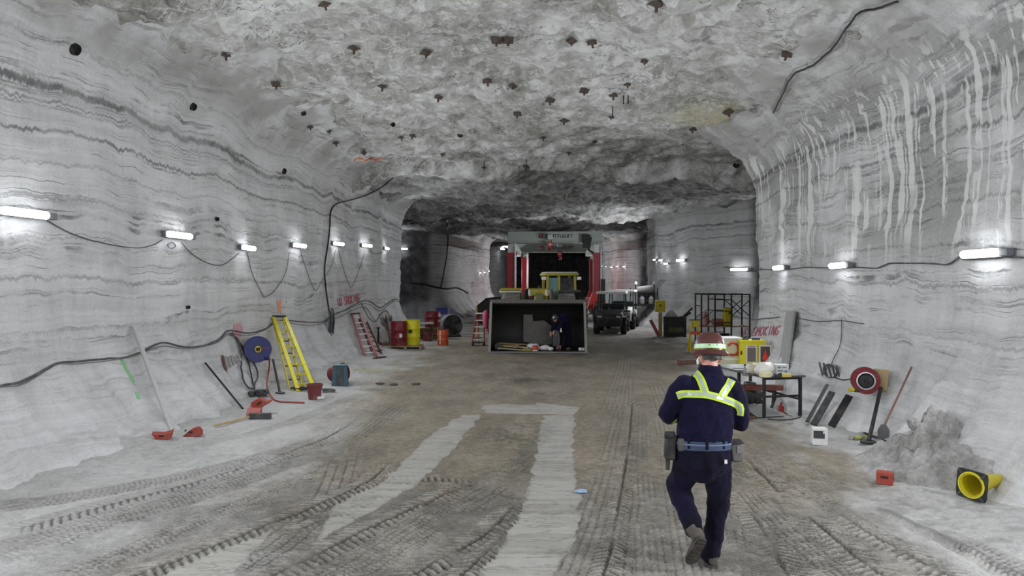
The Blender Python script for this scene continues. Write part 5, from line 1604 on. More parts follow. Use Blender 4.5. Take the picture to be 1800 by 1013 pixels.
for k in range(10):
    q = PY(1246 + k * 4, 588, sy + 0.2); m.box((q.x, q.y + rnd.uniform(-0.2, 0.3), fz0 + rnd.uniform(0.06, 0.3)), (rnd.uniform(0.1, 0.3), 0.2, rnd.uniform(0.08, 0.25)), (0, 0, rnd.random()))
tag(m.build('dark_scrap', M_BLACK), 'dark scrap stowed under the scaffold deck', 'scrap', None, 'stuff')

# yellow stands before the scaffold
q = PY(1221, 612, 24.3); zf = floor_z(q.x, q.y)
t = thing('yellow_stand', 'yellow folding stand behind the hard hat at the right', 'stand', (q.x, q.y, zf))
for s in (-1, 1):
    MB().bar((s * 0.17, -0.12, 0), (s * 0.10, 0, 1.0), 0.05).build('leg', M_YEL2, t)
    MB().bar((s * 0.17, 0.2, 0), (s * 0.10, 0, 1.0), 0.05).build('rear_leg', M_YEL2, t)
MB().box((0.04, 0.0, 0.92), (0.2, 0.1, 0.22)).build('head_box', M_YEL2, t)
MB().box((0.0, -0.03, 1.04), (0.36, 0.04, 0.03)).build('top_bar', M_DARK, t)
MB().box((0, -0.06, 0.62), (0.34, 0.05, 0.1)).build('middle_bar', M_ORANGE, t)
q = PY(1228, 626, 22.6); 
crumple('orange_bag', (q.x, q.y, floor_z(q.x, q.y)), (0.17, 0.17, 0.26), 'orange brown sack on the floor left of the hard hat', mat('sack_orange', '#a9703f', 0.8, 0, 0.3), 'sack', 3)

# sign post, bin and machines behind the cart
q = PY(1160, 592, 32.0); zf = floor_z(q.x, q.y)
t = thing('sign_post', 'tan post with a square yellow box sign right of the cart', 'sign', (q.x, q.y, zf))
MB().box((0.02, 0, 0.5), (0.16, 0.08, 1.0)).build('post', M_PLY, t)
MB().box((0, -0.02, 1.27), (0.42, 0.2, 0.5)).build('box_sign', M_YEL2, t, bevel=0.01)
MB().lathe([(0, 0), (0.05, 0), (0.05, 0.01), (0, 0.01)], 14, (0, -0.12, 1.3), (0, -1, 0)).build('emblem', M_RED, t)
MB().box((-0.06, 0, 1.6), (0.08, 0.06, 0.16)).build('lamp', M_GREYB, t)
q = PY(1147, 590, 31.6)
o = MB().bar((0, 0, 0.02), (-0.36, 0.05, 0.72), 0.14, 0.03, (0, 1, 0)).build('pink_board', M_PINKRED); o.location = (q.x + 0.28, q.y, floor_z(q.x, q.y)); tag(o, 'pink board slanting beside the tan sign post', 'board')
q = PY(1186, 592, 31.3); zf = floor_z(q.x, q.y)
t = thing('scrap_bin', 'dark square scrap bin with bars sticking out, right opening', 'bin', (q.x, q.y, zf))
for s in (-1, 1):
    MB().box((s * 0.40, 0, 0.42), (0.04, 0.7, 0.84)).build('side_wall', M_DARK, t)
    MB().box((0, s * 0.35, 0.42), (0.8, 0.04, 0.84)).build('end_wall', M_DARK, t)
MB().box((0, 0, 0.04), (0.8, 0.7, 0.06)).build('floor_plate', M_DARK, t)
MB().box((0, -0.375, 0.3), (0.62, 0.02, 0.2)).build('olive_stripe', mat('olive_paint', '#55562f', 0.7), t)
for i, (x, z) in enumerate(((0.7, 1.16), (0.62, 0.98))):
    o = MB().tube([(0.05, 0.0, 0.55 + 0.0 * i), (x, -0.05 * i, z)], 0.035, 8).ell((x, -0.05 * i, z), 0.055, 10, 8).build('steel_bar', M_DARK); o.location = (q.x, q.y, zf); tag(o, '%s dark bar sticking out of the scrap bin' % ('upper', 'lower')[i], 'bar')
o = crumple('grey_sack', (q.x - 0.1, q.y, zf + 0.62), (0.28, 0.26, 0.22), 'grey sack on top of the scrap bin', M_GREYB, 'sack', 7)
# ------------------------------------------------------------------ wheels
def wheel(parent, c, r, w, axis=(1, 0, 0), tyre=None, rim=None, lugs=0, name='wheel'):
    ax = Vector(axis).normalized(); c = Vector(c)
    prof = [(r * 0.55, -w / 2), (r * 0.86, -w / 2), (r * 0.97, -w * 0.40), (r, -w * 0.25), (r, w * 0.25), (r * 0.97, w * 0.40), (r * 0.86, w / 2), (r * 0.55, w / 2)]
    m = MB().lathe(prof, 36, c, ax, True)
    if lugs:
        q = Vector((0, 0, 1)).rotation_difference(ax)
        for k in range(lugs):
            a = 2 * PI * k / lugs
            for s in (-1, 1):
                p1 = c + q @ Vector((r * 0.99 * math.cos(a), r * 0.99 * math.sin(a), 0.0)); a2 = a + 0.12
                p2 = c + q @ Vector((r * 0.97 * math.cos(a2), r * 0.97 * math.sin(a2), s * w * 0.46))
                m.bar(p1, p2, r * 0.07, r * 0.08, (p1 - c))
    o = m.build(name, tyre or M_BLACK, parent)
    m = MB().lathe([(0, -w * 0.3), (r * 0.2, -w * 0.34), (r * 0.5, -w * 0.2), (r * 0.58, -w * 0.42), (r * 0.58, w * 0.42), (r * 0.5, w * 0.2), (r * 0.2, w * 0.34), (0, w * 0.3)], 24, c, ax)
    m.build('rim', rim or M_STEEL, o)
    return o


M_LOADY = mat('loader_yellow', '#b5a838', 0.55, 0.0, 0.3, '#7f7a55')
M_BUCK = mat('worn_bucket_steel', '#4a4844', 0.5, 0.4, 0.35, '#6d6962', 3.0)
M_BUCKIN = mat('dark_bucket_lining', '#262524', 0.6, 0.3, 0.3, '#3f3d3a', 3.0)
M_TYRE = mat('dusty_tyre', '#3a3938', 0.85, 0, 0.5, '#7d7a76', 4.0)
M_GLASS = glass_mat('cab_glass', (0.75, 0.9, 0.9, 1))

# ------------------------------------------------------------------ wheel loader
LW = 3.18
lip = G(945, 621)
LX, LY = lip.x, lip.y
zf = floor_z(LX, LY + 0.5)
loader = thing('wheel_loader', 'dusty yellow wheel loader with its big bucket lowered towards us', 'loader', (LX, LY, zf))
inner = [(0.0, 0.06), (0.85, 0.06), (1.10, 0.14), (1.26, 0.34), (1.32, 0.62), (1.28, 0.95), (1.12, 1.28), (0.85, 1.50), (0.42, 1.60)]
outer = [(0.40, 1.66), (0.90, 1.57), (1.19, 1.33), (1.36, 0.98), (1.40, 0.62), (1.33, 0.28), (1.13, 0.05), (0.85, 0.0), (-0.02, 0.03)]
MB().prism(inner + outer, LW, 'x', -LW / 2).build('bucket', M_BUCKIN, loader, smooth=30)
bk = [o for o in loader.children if o.name.startswith('bucket')][0]
side = [(-0.02, 0.0), (1.13, 0.02), (1.38, 0.3), (1.40, 0.62), (1.36, 1.0), (1.19, 1.35), (0.9, 1.6), (0.34, 1.69)]
for s in (-1, 1):
    MB().prism(side, 0.05, 'x', s * (LW / 2) - 0.025).build('side_plate', M_BUCK, bk)
    MB().bar((s * LW / 2, -0.02, 0.02), (s * (LW / 2 - 0.03), 0.34, 1.69), 0.08, 0.06, (0, -1, 0)).build('side_edge', mat('bright_worn_steel', '#85837f', 0.5, 0.3, 0.3), bk)
MB().box((0, 0.06, 0.03), (LW + 0.16, 0.26, 0.05)).build('cutting_edge', M_STEEL, bk)
MB().prism([(0.36, 1.64), (0.9, 1.55), (0.86, 1.66), (0.34, 1.76)], LW, 'x', -LW / 2).build('spill_guard', mat('grey_worn_steel', '#66645f', 0.5, 0.3, 0.3), bk)
# front frame, arms, cylinders
m = MB()
for s in (-1, 1):
    m.prism([(1.35, 0.55), (1.75, 0.75), (2.3, 1.75), (3.0, 1.95), (3.2, 1.6), (2.5, 1.35), (1.9, 0.45), (1.4, 0.35)], 0.16, 'x', s * 0.52 - 0.08)
m.box((0, 2.25, 1.35), (1.2, 0.25, 0.25))
m.build('lift_arms', M_LOADY, loader)
MB().box((0.05, 1.75, 1.55), (0.36, 0.5, 0.75), (R(-12), 0, 0), (0.75, 0.8)).build('tilt_lever', mat('olive_casting', '#6b6a4a', 0.7, 0.1, 0.4), loader, bevel=0.03)
for s, mm in ((-1, M_DARK), (1, M_STEEL)):
    MB().cyl((s * 0.53 + 0.02, 1.55, 1.05), (s * 0.45 + 0.02, 2.3, 2.05), 0.10, 0.085, 14).build('lift_cylinder', mm, loader)
    MB().cyl((s * 0.30, 1.6, 1.9), (s * 0.30, 1.9, 2.05), 0.05, None, 10).build('hose_end', M_WHITE, loader)
MB().box((0.1, 2.6, 1.15), (1.5, 1.4, 0.9)).build('front_frame', M_DARK, loader, bevel=0.03)
MB().box((0.0, 2.5, 1.98), (1.0, 0.5, 0.25), (0.1, 0, 0)).build('boom_head', M_LOADY, loader, bevel=0.04)
for s in (-1, 1):
    wheel(loader, (s * 0.98 + 0.02, 2.55, 0.97), 0.97, 0.66, (1, 0, 0), mat('pale_dusty_tyre', '#77736e', 0.9, 0, 0.7, '#b5b2ad', 3.0), M_LOADY, 24)
    pts = []
    fend = [(2.35, 2.03), (2.75, 2.06), (3.2, 1.94), (3.55, 1.70), (3.55, 1.65), (3.2, 1.88), (2.75, 2.0), (2.36, 1.98)]
    MB().prism(fend, 0.78, 'x', s * 1.08 + 0.05 - 0.39).build('fender', M_DGREY if s > 0 else M_WHITE, loader)
MB().prism([(2.3, 2.06), (2.4, 2.12), (3.0, 2.13), (3.1, 2.06), (2.4, 2.05)], 0.74, 'x', -1.38).build('fender_cover', M_YEL2, loader)
# cab and rear body, turned a little at the joint
cabr = Matrix.Translation((0.45, 3.6, 0)) @ Matrix.Rotation(R(8), 4, 'Z')
def C(m=None):
    m = MB(); m.M = cabr; return m
C().box((0.42, 0.65, 1.15), (1.15, 1.3, 0.7)).build('cab_base', M_LOADY, loader, bevel=0.02)
for x in (-0.12, 0.32, 0.96):
    C().bar((x, 0.0, 1.4), (x * 0.96 + 0.02, 0.12, 2.6), 0.10 if x != 0.32 else 0.2, 0.08).build('cab_post', M_LOADY, loader)
for x in (-0.12, 0.96):
    C().bar((x, 1.3, 1.4), (x * 0.96 + 0.02, 1.25, 2.6), 0.09).build('cab_post', M_LOADY, loader)
C().box((0.42, 0.65, 2.65), (1.3, 1.5, 0.1)).build('cab_roof', M_LOADY, loader, bevel=0.03)
C().box((0.42, 0.62, 2.72), (1.2, 1.4, 0.05)).build('roof_dust_cover', M_WHITE, loader, bevel=0.02)
C().box((0.10, 0.07, 2.02), (0.36, 0.02, 1.0), (R(-5), 0, 0)).build('side_window', mat('teal_glass', '#5f8f8f', 0.2, 0, 0.25, '#93a8a5'), loader)
C().box((0.65, 0.07, 2.05), (0.5, 0.02, 0.95), (R(-5), 0, 0)).build('windscreen', mat('dark_glass', '#16191a', 0.15, 0, 0.1), loader)
C().box((0.42, 0.9, 1.75), (0.5, 0.5, 0.6)).build('seat', M_BLACK, loader, bevel=0.05)
C().tube([(0.62, 0.4, 1.5), (0.62, 0.35, 1.85)], 0.03, 8).torus((0.62, 0.33, 1.87), 0.17, 0.02, (0, -0.5, 1), 20, 6).build('steering_wheel', M_BLACK, loader)
C().box((0.42, 2.5, 1.5), (1.3, 2.2, 1.1), None, (0.9, 0.97)).build('engine_hood', M_LOADY, loader, bevel=0.05)
C().cyl((0.2, 2.2, 2.0), (0.2, 2.2, 2.55), 0.06, None, 10).build('exhaust', M_DARK, loader)
for s in (-1, 1):
    wheel(loader, cabr @ Vector((0.42 + s * 1.08, 2.6, 0.86)), 0.86, 0.6, cabr.to_3x3() @ Vector((1, 0, 0)), M_TYRE, M_LOADY, 22)
for x in (-0.25, 1.1):
    C().box((x, 0.1, 2.5), (0.16, 0.12, 0.12)).build('work_light', M_ALU, loader)
C().bar((-0.2, 0.0, 2.1), (-0.42, -0.1, 2.1), 0.03).build('mirror_arm', M_DARK, loader)
C().box((-0.45, -0.12, 2.1), (0.1, 0.04, 0.25)).build('mirror', M_DARK, loader)

# what lies in the bucket
BZ = zf + 0.065


def in_bucket(u, v, y):
    p = PY(u, v, LY + y); return p


pl = [in_bucket(u, v, 1.02) for u, v in ((920, 553), (936, 553), (937, 565), (956, 563), (971, 574), (970, 606), (952, 606), (920, 601))]
o = MB(); ctr = pl[7]
poly = [((p.x - LX), (p.z - zf)) for p in pl][::-1]
mn = min(z for x, z in poly)
poly = [(x, max(z, 0.09)) for x, z in poly]
t = MB().prism(poly, 0.03, 'y', 0.0).build('wear_plate', mat('grey_wear_plate', '#55534f', 0.6, 0.3, 0.3), bevel=0.004)
t.location = (LX, LY + 0.98, zf); t.rotation_euler = (R(-6), 0, 0)
tag(t, 'dark grey notched plate propped inside the loader bucket', 'plate')
rnd = random.Random(6)
for i, (u, v, w, l, mm, lb, rz, rx) in enumerate(((905, 607, 1.1, 0.14, M_WOOD, 'longest board lying in the left of the bucket', 0.2, 4), (893, 605, 0.7, 0.3, M_PLY, 'tan sheet lying in the left of the bucket', -0.3, 10), (915, 606, 0.55, 0.1, mat('light_wood', '#bfa878', 0.8), 'short pale board lying across the others in the bucket', -0.25, 6), (900, 612, 0.95, 0.25, mat('pale_card', '#a8a48e', 0.8), 'pale flat sheet at the front left of the bucket', 0.05, 1))):
    p = in_bucket(u, v, 0.62 - 0.1 * i); o = MB().box((0, 0, 0), (w, l, 0.03)).build('timber_board', mm, bevel=0.004)
    o.location = (p.x, p.y, BZ + 0.10 + 0.045 * (2 - min(i, 2)) if i < 3 else BZ + 0.04); o.rotation_euler = (R(rx), R(4), rz); tag(o, lb, 'board', 'boards lying in the loader bucket')
p = in_bucket(876, 612, 0.45)
t = thing('cable_spool', 'small dark spool in the left corner of the bucket', 'spool', (p.x, p.y, BZ))
MB().cyl((0, -0.1, 0.12), (0, 0.1, 0.12), 0.06, None, 16).build('core', M_DARK, t)
for s in (-1, 1): MB().cyl((0, s * 0.1 - 0.015, 0.12), (0, s * 0.1 + 0.015, 0.12), 0.12, None, 20).build('flange', M_DGREY, t)
for i, (u, v, r, lb) in enumerate(((938, 612, (0.2, 0.14, 0.11), 'white bag in the bucket, behind the red can'), (958, 616, (0.24, 0.13, 0.08), 'longer white bag in the bucket, right of the red can'), (968, 617, (0.09, 0.09, 0.07), 'smallest white bag in the bucket, beside the long one'))):
    p = in_bucket(u, v, (0.6, 0.35, 0.22)[i]); crumple('plastic_bag', (p.x, p.y, BZ + 0.0), r, lb, M_WHITE, 'bag', 20 + i, 'white bags in the loader bucket')
p = in_bucket(941, 618, 0.14)
t = thing('paint_can', 'small red tin with white band in the loader bucket', 'can', (p.x, p.y, BZ))
MB().cyl((0, 0, 0), (0, 0, 0.16), 0.1, None, 18).build('body', mat('tin_red', '#c5482c', 0.5), t)
MB().cyl((0, 0, 0.0), (0, 0, 0.03), 0.103, None, 18).build('band', M_WHITE, t)
MB().cyl((0, 0, 0.16), (0, 0, 0.172), 0.095, None, 18).build('lid', M_DARK, t)
p = in_bucket(926, 618, 0.22)
o = MB().box((0, 0, 0.03), (0.3, 0.2, 0.06)).build('yellow_pad', mat('dull_yellow', '#a3933f', 0.8), bevel=0.01); o.location = (p.x, p.y, BZ); tag(o, 'dull yellow pad left of the red tin in the bucket', 'pad')
for i, u in enumerate((1020, 1026)):
    p = in_bucket(u, 617, 0.2); crumple('paper_cup', (p.x, p.y, BZ), (0.06, 0.06, 0.06 - 0.01 * i), '%s white crumpled paper in the right corner of the bucket' % ('left', 'right')[i], M_WHITE, 'paper', 30 + i, 'crumpled papers in the bucket corner')
for i, (u, v) in enumerate(((921, 537), (956, 536), (971, 536))):
    pass
p = in_bucket(859, 566, 0.5)
o = crumple('pink_cloth', (p.x - 0.1, LY + 0.45, zf + 0.78), (0.09, 0.2, 0.34), 'pink cloth hung on the left side of the bucket', mat('pink_cloth', '#c04a66', 0.85), 'cloth', 44)

# ------------------------------------------------------------------ utility carts with white roofs
cy = G(1073, 588).y
def utility_cart(name, label, at, rz, body, roofm):
    t = thing(name, label, 'utility cart', at, (0, 0, rz), 'utility carts')
    for s in (-1, 1):
        for y, r in ((-0.05, 0.32), (1.95, 0.33)):
            wheel(t, (s * 0.62, y, r), r, 0.26, (1, 0, 0), M_BLACK, M_DGREY, 16)
    MB().prism([(-0.62, 0.42), (-0.55, 0.95), (-0.35, 1.02), (0.35, 1.12), (0.42, 0.6), (2.5, 0.6), (2.5, 0.42), (0.4, 0.34)], 1.16, 'x', -0.58).build('body', body, t, bevel=0.03)
    MB().box((0, -0.6, 0.93), (1.1, 0.1, 0.08), None, (0.95, 1)).build('hood_edge', M_DGREY, t, bevel=0.02)
    MB().box((0, -0.66, 0.55), (1.0, 0.08, 0.28)).build('grille', M_BLACK, t, bevel=0.02)
    MB().bar((-0.55, -0.74, 0.42), (0.55, -0.74, 0.42), 0.06).build('bumper', M_BLACK, t)
    for s in (-1, 1):
        MB().box((s * 0.42, -0.64, 0.82), (0.18, 0.06, 0.09)).build('headlight', M_ALU, t, bevel=0.01)
        MB().prism([(-0.42, 0.62), (-0.35, 0.78), (0.0, 0.86), (0.34, 0.78), (0.40, 0.62), (0.34, 0.6), (0.0, 0.8), (-0.34, 0.6)], 0.3, 'x', s * 0.6 - 0.15).build('fender', M_BLACK, t)
        MB().tube([(s * 0.62, 0.18, 1.05), (s * 0.60, 0.5, 1.86), (s * 0.60, 1.5, 1.86), (s * 0.62, 1.62, 0.9)], 0.032, 8).build('roll_bar', M_BLACK, t)
        MB().box((s * 0.72, 0.25, 1.2), (0.12, 0.03, 0.15)).build('mirror', M_BLACK, t)
    MB().box((0, 0.33, 1.45), (1.16, 0.015, 0.74), (R(-21), 0, 0)).build('windshield', M_GLASS, t)
    MB().box((0, 0.95, 1.90), (1.38, 1.45, 0.12)).build('roof', roofm, t, bevel=0.03)
    MB().box((0, 1.1, 0.78), (1.1, 0.5, 0.2)).build('seat', M_BLACK, t, bevel=0.04)
    MB().box((0, 1.36, 1.12), (1.1, 0.12, 0.5)).build('seat_back', M_BLACK, t, bevel=0.04)
    MB().torus((-0.28, 0.62, 1.14), 0.17, 0.018, (0, -0.7, 0.7), 20, 6).build('steering_wheel', M_BLACK, t)
    MB().box((0, 2.15, 0.75), (1.2, 0.95, 0.3)).build('cargo_bed', body, t, bevel=0.02)
    return t


p = PY(1074, 588, cy + 0.3); zf2 = floor_z(p.x, p.y)
utility_cart('utility_cart', 'black utility cart with white roof parked right of the loader bucket', (p.x, p.y + 0.35, zf2), R(-10), mat('cart_dark_paint', '#33363a', 0.35, 0.2, 0.3), M_WHITE)
p2 = PY(1089, 582, cy + 4.0)
utility_cart('utility_cart', 'second white roofed utility cart, mostly hidden behind the black one', (p2.x + 0.05, p2.y, floor_z(p2.x, p2.y)), R(-12), M_WHITE, M_WHITE)

# dark service trailer with cans and lamps
q = PY(1132, 582, 41.5); zf3 = floor_z(q.x, q.y)
t = thing('service_trailer', 'dark service trailer loaded with tanks, right of the utility carts', 'trailer', (q.x, q.y, zf3), (0, 0, R(-8)))
MB().box((0, 0, 0.62), (1.5, 2.2, 0.12)).build('bed', M_DARK, t)
for s in (-1, 1):
    wheel(t, (s * 0.7, -0.4, 0.36), 0.36, 0.24, (1, 0, 0), M_BLACK, M_DGREY)
    MB().bar((s * 0.72, -1.05, 0.65), (s * 0.72, -1.05, 1.55), 0.05).build('stanchion', M_DARK, t)
    MB().bar((s * 0.72, -1.05, 1.15), (s * 0.72, 1.05, 1.15), 0.05).build('side_rail', M_DARK, t)
MB().bar((-0.72, -1.05, 1.3), (0.72, -1.05, 1.3), 0.05).build('front_rail', M_DARK, t)
MB().box((0.1, 0.2, 1.0), (0.9, 0.9, 0.65)).build('engine_box', M_DGREY, t, bevel=0.03)
MB().cyl((-0.35, -0.5, 1.45), (0.5, -0.5, 1.55), 0.16, None, 16).build('tank', M_GREYB, t)
for x in (-0.45, 0.55):
    MB().cyl((x, -0.8, 0.7), (x, -0.8, 1.8), 0.025, None, 8).build('mast', M_DARK, t)
    MB().lathe([(0.0, 0), (0.10, 0.0), (0.06, 0.12), (0.03, 0.16), (0, 0.16)], 12, (x, -0.8, 1.75)).build('lamp_head', M_WHITE, t)
MB().bar((0, -1.1, 0.55), (0.1, -2.0, 0.35), 0.08).build('drawbar', M_DARK, t)
MB().cyl((0.1, -1.95, 0.0), (0.1, -1.95, 0.42), 0.04, None, 8).build('jack_leg', M_DARK, t)
for i, (x, y, c_, lb) in enumerate(((0.4, -0.72, M_WHITE, 'white jug on the dark service trailer'), (-0.1, -0.85, M_GREYB, 'grey jug on the dark service trailer'))):
    o = thing('jug', lb, 'jug', Vector((q.x, q.y, zf3)) + Matrix.Rotation(R(-8), 3, 'Z') @ Vector((x, y, 0.68)))
    MB().lathe([(0.13, 0), (0.14, 0.03), (0.14, 0.3), (0.05, 0.4), (0.05, 0.45), (0, 0.45)], 14).build('body', c_, o)
    MB().cyl((0, 0, 0.45), (0, 0, 0.49), 0.055, None, 10).build('cap', M_DARK, o)

# ------------------------------------------------------------------ gantry crane
M_BEAM = mat('gantry_grey_green', '#a9b3aa', 0.5, 0.0, 0.25, '#8a8f88')
M_GRED = mat('gantry_red', '#9c2430', 0.45, 0.0, 0.2, '#8d6a66')
YF, YB = 46.0, 57.5
gx0, gx1 = PY(893, 415, YF).x, PY(1058, 415, YF).x
gz = PY(975, 408, YF).z; gzb = PY(975, 427, YF).z
crane = thing('gantry_crane', 'red legged gantry crane with grey lettered beams at the far end', 'crane', ((gx0 + gx1) / 2, YF, 0))
gc = (gx0 + gx1) / 2


def beam(y, x0, x1, z0, z1, nm='beam'):
    o = MB().box(((x0 + x1) / 2 - gc, y - YF, (z0 + z1) / 2), (x1 - x0, 0.55, z1 - z0)).build(nm, M_BEAM, crane, bevel=0.02)
    MB().box(((x0 + x1) / 2 - gc, y - YF - 0.3, z0 + 0.03), (x1 - x0, 0.12, 0.06)).build('flange', M_BEAM, o)
    MB().box(((x0 + x1) / 2 - gc, y - YF - 0.3, z1 - 0.03), (x1 - x0, 0.12, 0.06)).build('flange', M_BEAM, o)
    return o


def text(body, size, loc, material, parent, name='lettering', extr=0.01, rot=(PI / 2, 0, 0), bold=0.02):
    cu = bpy.data.curves.new(name, 'FONT'); cu.body = body; cu.size = size; cu.extrude = extr; cu.offset = bold * size * 0.5
    cu.align_x = 'LEFT'; cu.align_y = 'CENTER'
    ob = bpy.data.objects.new(name, cu); COL.objects.link(ob)
    bpy.context.view_layer.update()
    me = bpy.data.meshes.new_from_object(ob.evaluated_get(bpy.context.evaluated_depsgraph_get()))
    bpy.data.objects.remove(ob); bpy.data.curves.remove(cu)
    o = link_mesh(name, me, material, parent); o.location = loc; o.rotation_euler = rot
    return o


M_INK = mat('lettering_dark', '#33363a', 0.6, 0, 0.05)
fb = beam(YF, gx0, gx1, gzb, gz)
bx0, bx1 = PY(905, 440, YB).x, PY(1050, 440, YB).x
bz1, bz0 = PY(975, 429, YB).z, PY(975, 444, YB).z
rb = beam(YB, bx0, bx1, bz0, bz1)
for (bm_, y, ul, us, ur, v, par) in ((fb, YF, 947, 958, 1007, 415, crane), (rb, YB, 950, 962, 1008, 436, crane)):
    a = PY(us, v, y - 0.38); e = PY(ur, v, y - 0.38); w = e.x - a.x
    tx = text('SHUTTLELIFT', w / 6.7, (a.x - gc, y - YF - 0.285, a.z), M_INK, bm_)
    bpy.context.view_layer.update(); sc_ = w / max(tx.dimensions.x, 0.01); tx.scale = (sc_, sc_ * 1.0, 1)
    l0 = PY(ul, v, y - 0.38); hs = w * 0.145
    MB().box((l0.x - gc + hs * 0.5, y - YF - 0.29, l0.z), (hs, 0.03, hs)).build('logo', M_GRED, bm_)
    m = MB()
    for k in (-1, 1): m.bar((l0.x - gc + hs * 0.2, y - YF - 0.312, l0.z + k * hs * 0.2), (l0.x - gc + hs * 0.8, y - YF - 0.312, l0.z + k * hs * 0.2 + hs * 0.08), 0.02, hs * 0.1)
    m.build('logo_bars', M_WHITE, bm_)


def leg(u, y, wpx, v_top, v_red, tag_=''):
    c = PY(u, 480, y); w = wpx / FPX * y; zt = PY(u, v_top, y).z; zr = PY(u, v_red, y).z
    x = c.x - gc; yy = y - YF
    o = MB().box((x, yy, (zr + 1.25) / 2), (w, w * 0.9, zr - 1.25)).build('leg', M_GRED, crane, bevel=0.03)
    MB().box((x, yy, (zt + zr) / 2), (w * 0.72, w * 0.7, zt - zr)).build('inner_mast', M_ALU, o)
    MB().box((x, yy, zr), (w * 1.15, w * 1.05, 0.16)).build('collar', M_GRED, o)
    MB().cyl((x + w * 0.38, yy - w * 0.5, 1.4), (x + w * 0.38, yy - w * 0.5, zt - 0.1), 0.06, None, 10).build('lift_cylinder', M_ALU, o)
    MB().prism([(x - w * 1.2, 0.75), (x + w * 1.2, 0.75), (x + w * 0.6, 1.75), (x - w * 0.6, 1.75)], w * 1.1, 'y', yy - w * 0.55).build('leg_foot', M_GRED if u < 1000 else mat('gantry_bright_red', '#c8322c', 0.5, 0, 0.15), o)
    for s in (-1, 1):
        wheel(crane, (x, yy + s * 0.9, 0.62), 0.62, 0.45, (1, 0, 0), M_TYRE, M_GRED)
    MB().box((x, yy, 0.95), (w * 1.1, 2.6, 0.35)).build('bogie', M_GRED, crane, bevel=0.03)
    return o


leg(899, YF, 17, 430, 447); leg(1050, YF, 15, 430, 447)
leg(923, YB, 12, 444, 455); leg(1042, YB, 11, 444, 458)
for x in (gx0 - gc + 0.25, gx1 - gc - 0.2):
    MB().box((x, (YB - YF) / 2, gzb - 0.2), (0.4, YB - YF, 0.45)).build('side_beam', M_BEAM, crane, bevel=0.03)
    MB().box((x, (YB - YF) / 2, 1.05), (0.45, YB - YF, 0.45)).build('lower_beam', M_GRED, crane, bevel=0.03)
# hoists with hooks
for (u, v0, v1, y, x_) in ((967, 420, 440, YF - 0.6, 0), (984, 432, 456, YB - 0.6, 0)):
    a = PY(u, v0, y); e = PY(u, v1, y); k = y / FPX
    h = MB().box((a.x - gc, y - YF, a.z + 0.1), (9 * k, 0.5, 9 * k)).build('hoist_trolley', M_ALU, crane, bevel=0.02)
    m = MB()
    for s in (-1, 1): m.cyl((a.x - gc + s * 2.6 * k, y - YF, a.z), (a.x - gc + s * 2 * k, y - YF, e.z + 6 * k), 0.02, None, 6)
    m.build('hoist_ropes', M_DARK, h)
    m = MB().prism([(a.x - gc - 5 * k, e.z + 13 * k), (a.x - gc - 3.2 * k, e.z + 6 * k), (a.x - gc, e.z + 4 * k), (a.x - gc + 3.2 * k, e.z + 6 * k), (a.x - gc + 5 * k, e.z + 13 * k), (a.x - gc, e.z + 15 * k)], 0.3, 'y', y - YF - 0.15)
    hb = m.build('hook_block', mat('hook_red', '#c03030', 0.5, 0, 0.15), h)
    MB().cyl((a.x - gc, y - YF - 0.18, e.z + 10 * k), (a.x - gc, y - YF + 0.18, e.z + 10 * k), 2.2 * k, None, 14).build('sheave', M_WHITE, hb)
    MB().tube([(a.x - gc, y - YF, e.z + 5 * k), (a.x - gc + 1.6 * k, y - YF, e.z + 2.6 * k), (a.x - gc + 1.2 * k, y - YF, e.z + 0.5 * k), (a.x - gc - 0.6 * k, y - YF, e.z), (a.x - gc - 1.8 * k, y - YF, e.z + 1.2 * k)], [0.06, 0.07, 0.08, 0.07, 0.03], 8).build('hook', M_RED, hb)
MB().box((PY(1030, 425, YF).x - gc, -0.4, PY(1030, 425, YF).z), (0.5, 0.4, 0.8)).build('winch_motor', M_DARK, crane, bevel=0.03)
MB().tube([(PY(1038, 418, YF).x - gc, -0.4, PY(1038, 418, YF).z), (PY(1034, 440, YF).x - gc, -0.45, PY(1034, 440, YF).z), (PY(1042, 446, YF).x - gc, -0.5, PY(1042, 446, YF).z)], 0.07, 8).build('hose_bundle', M_BLACK, crane)
MB().box((gx1 - gc + 0.05, -0.35, 1.9), (0.25, 0.3, 1.4)).build('control_box', M_DARK, crane, bevel=0.02)
# dark machine left of the gantry feet
q = PY(868, 540, 43)
t = thing('covered_machine', 'dark covered machine at the left foot of the gantry', 'machine', (q.x, q.y, floor_z(q.x, q.y)))
MB().prism([(-1.0, 0.3), (1.0, 0.3), (1.0, 1.1), (0.5, 1.6), (-0.4, 1.5), (-1.0, 1.0)], 1.4, 'y', -0.7).build('cover', M_DARK, t, bevel=0.08)
for s in (-1, 1): wheel(t, (s * 0.6, -0.7, 0.35), 0.35, 0.2, (0, 1, 0))
MB().box((1.0, -0.3, 1.25), (0.3, 0.4, 0.9)).build('red_panel', M_GRED, t)
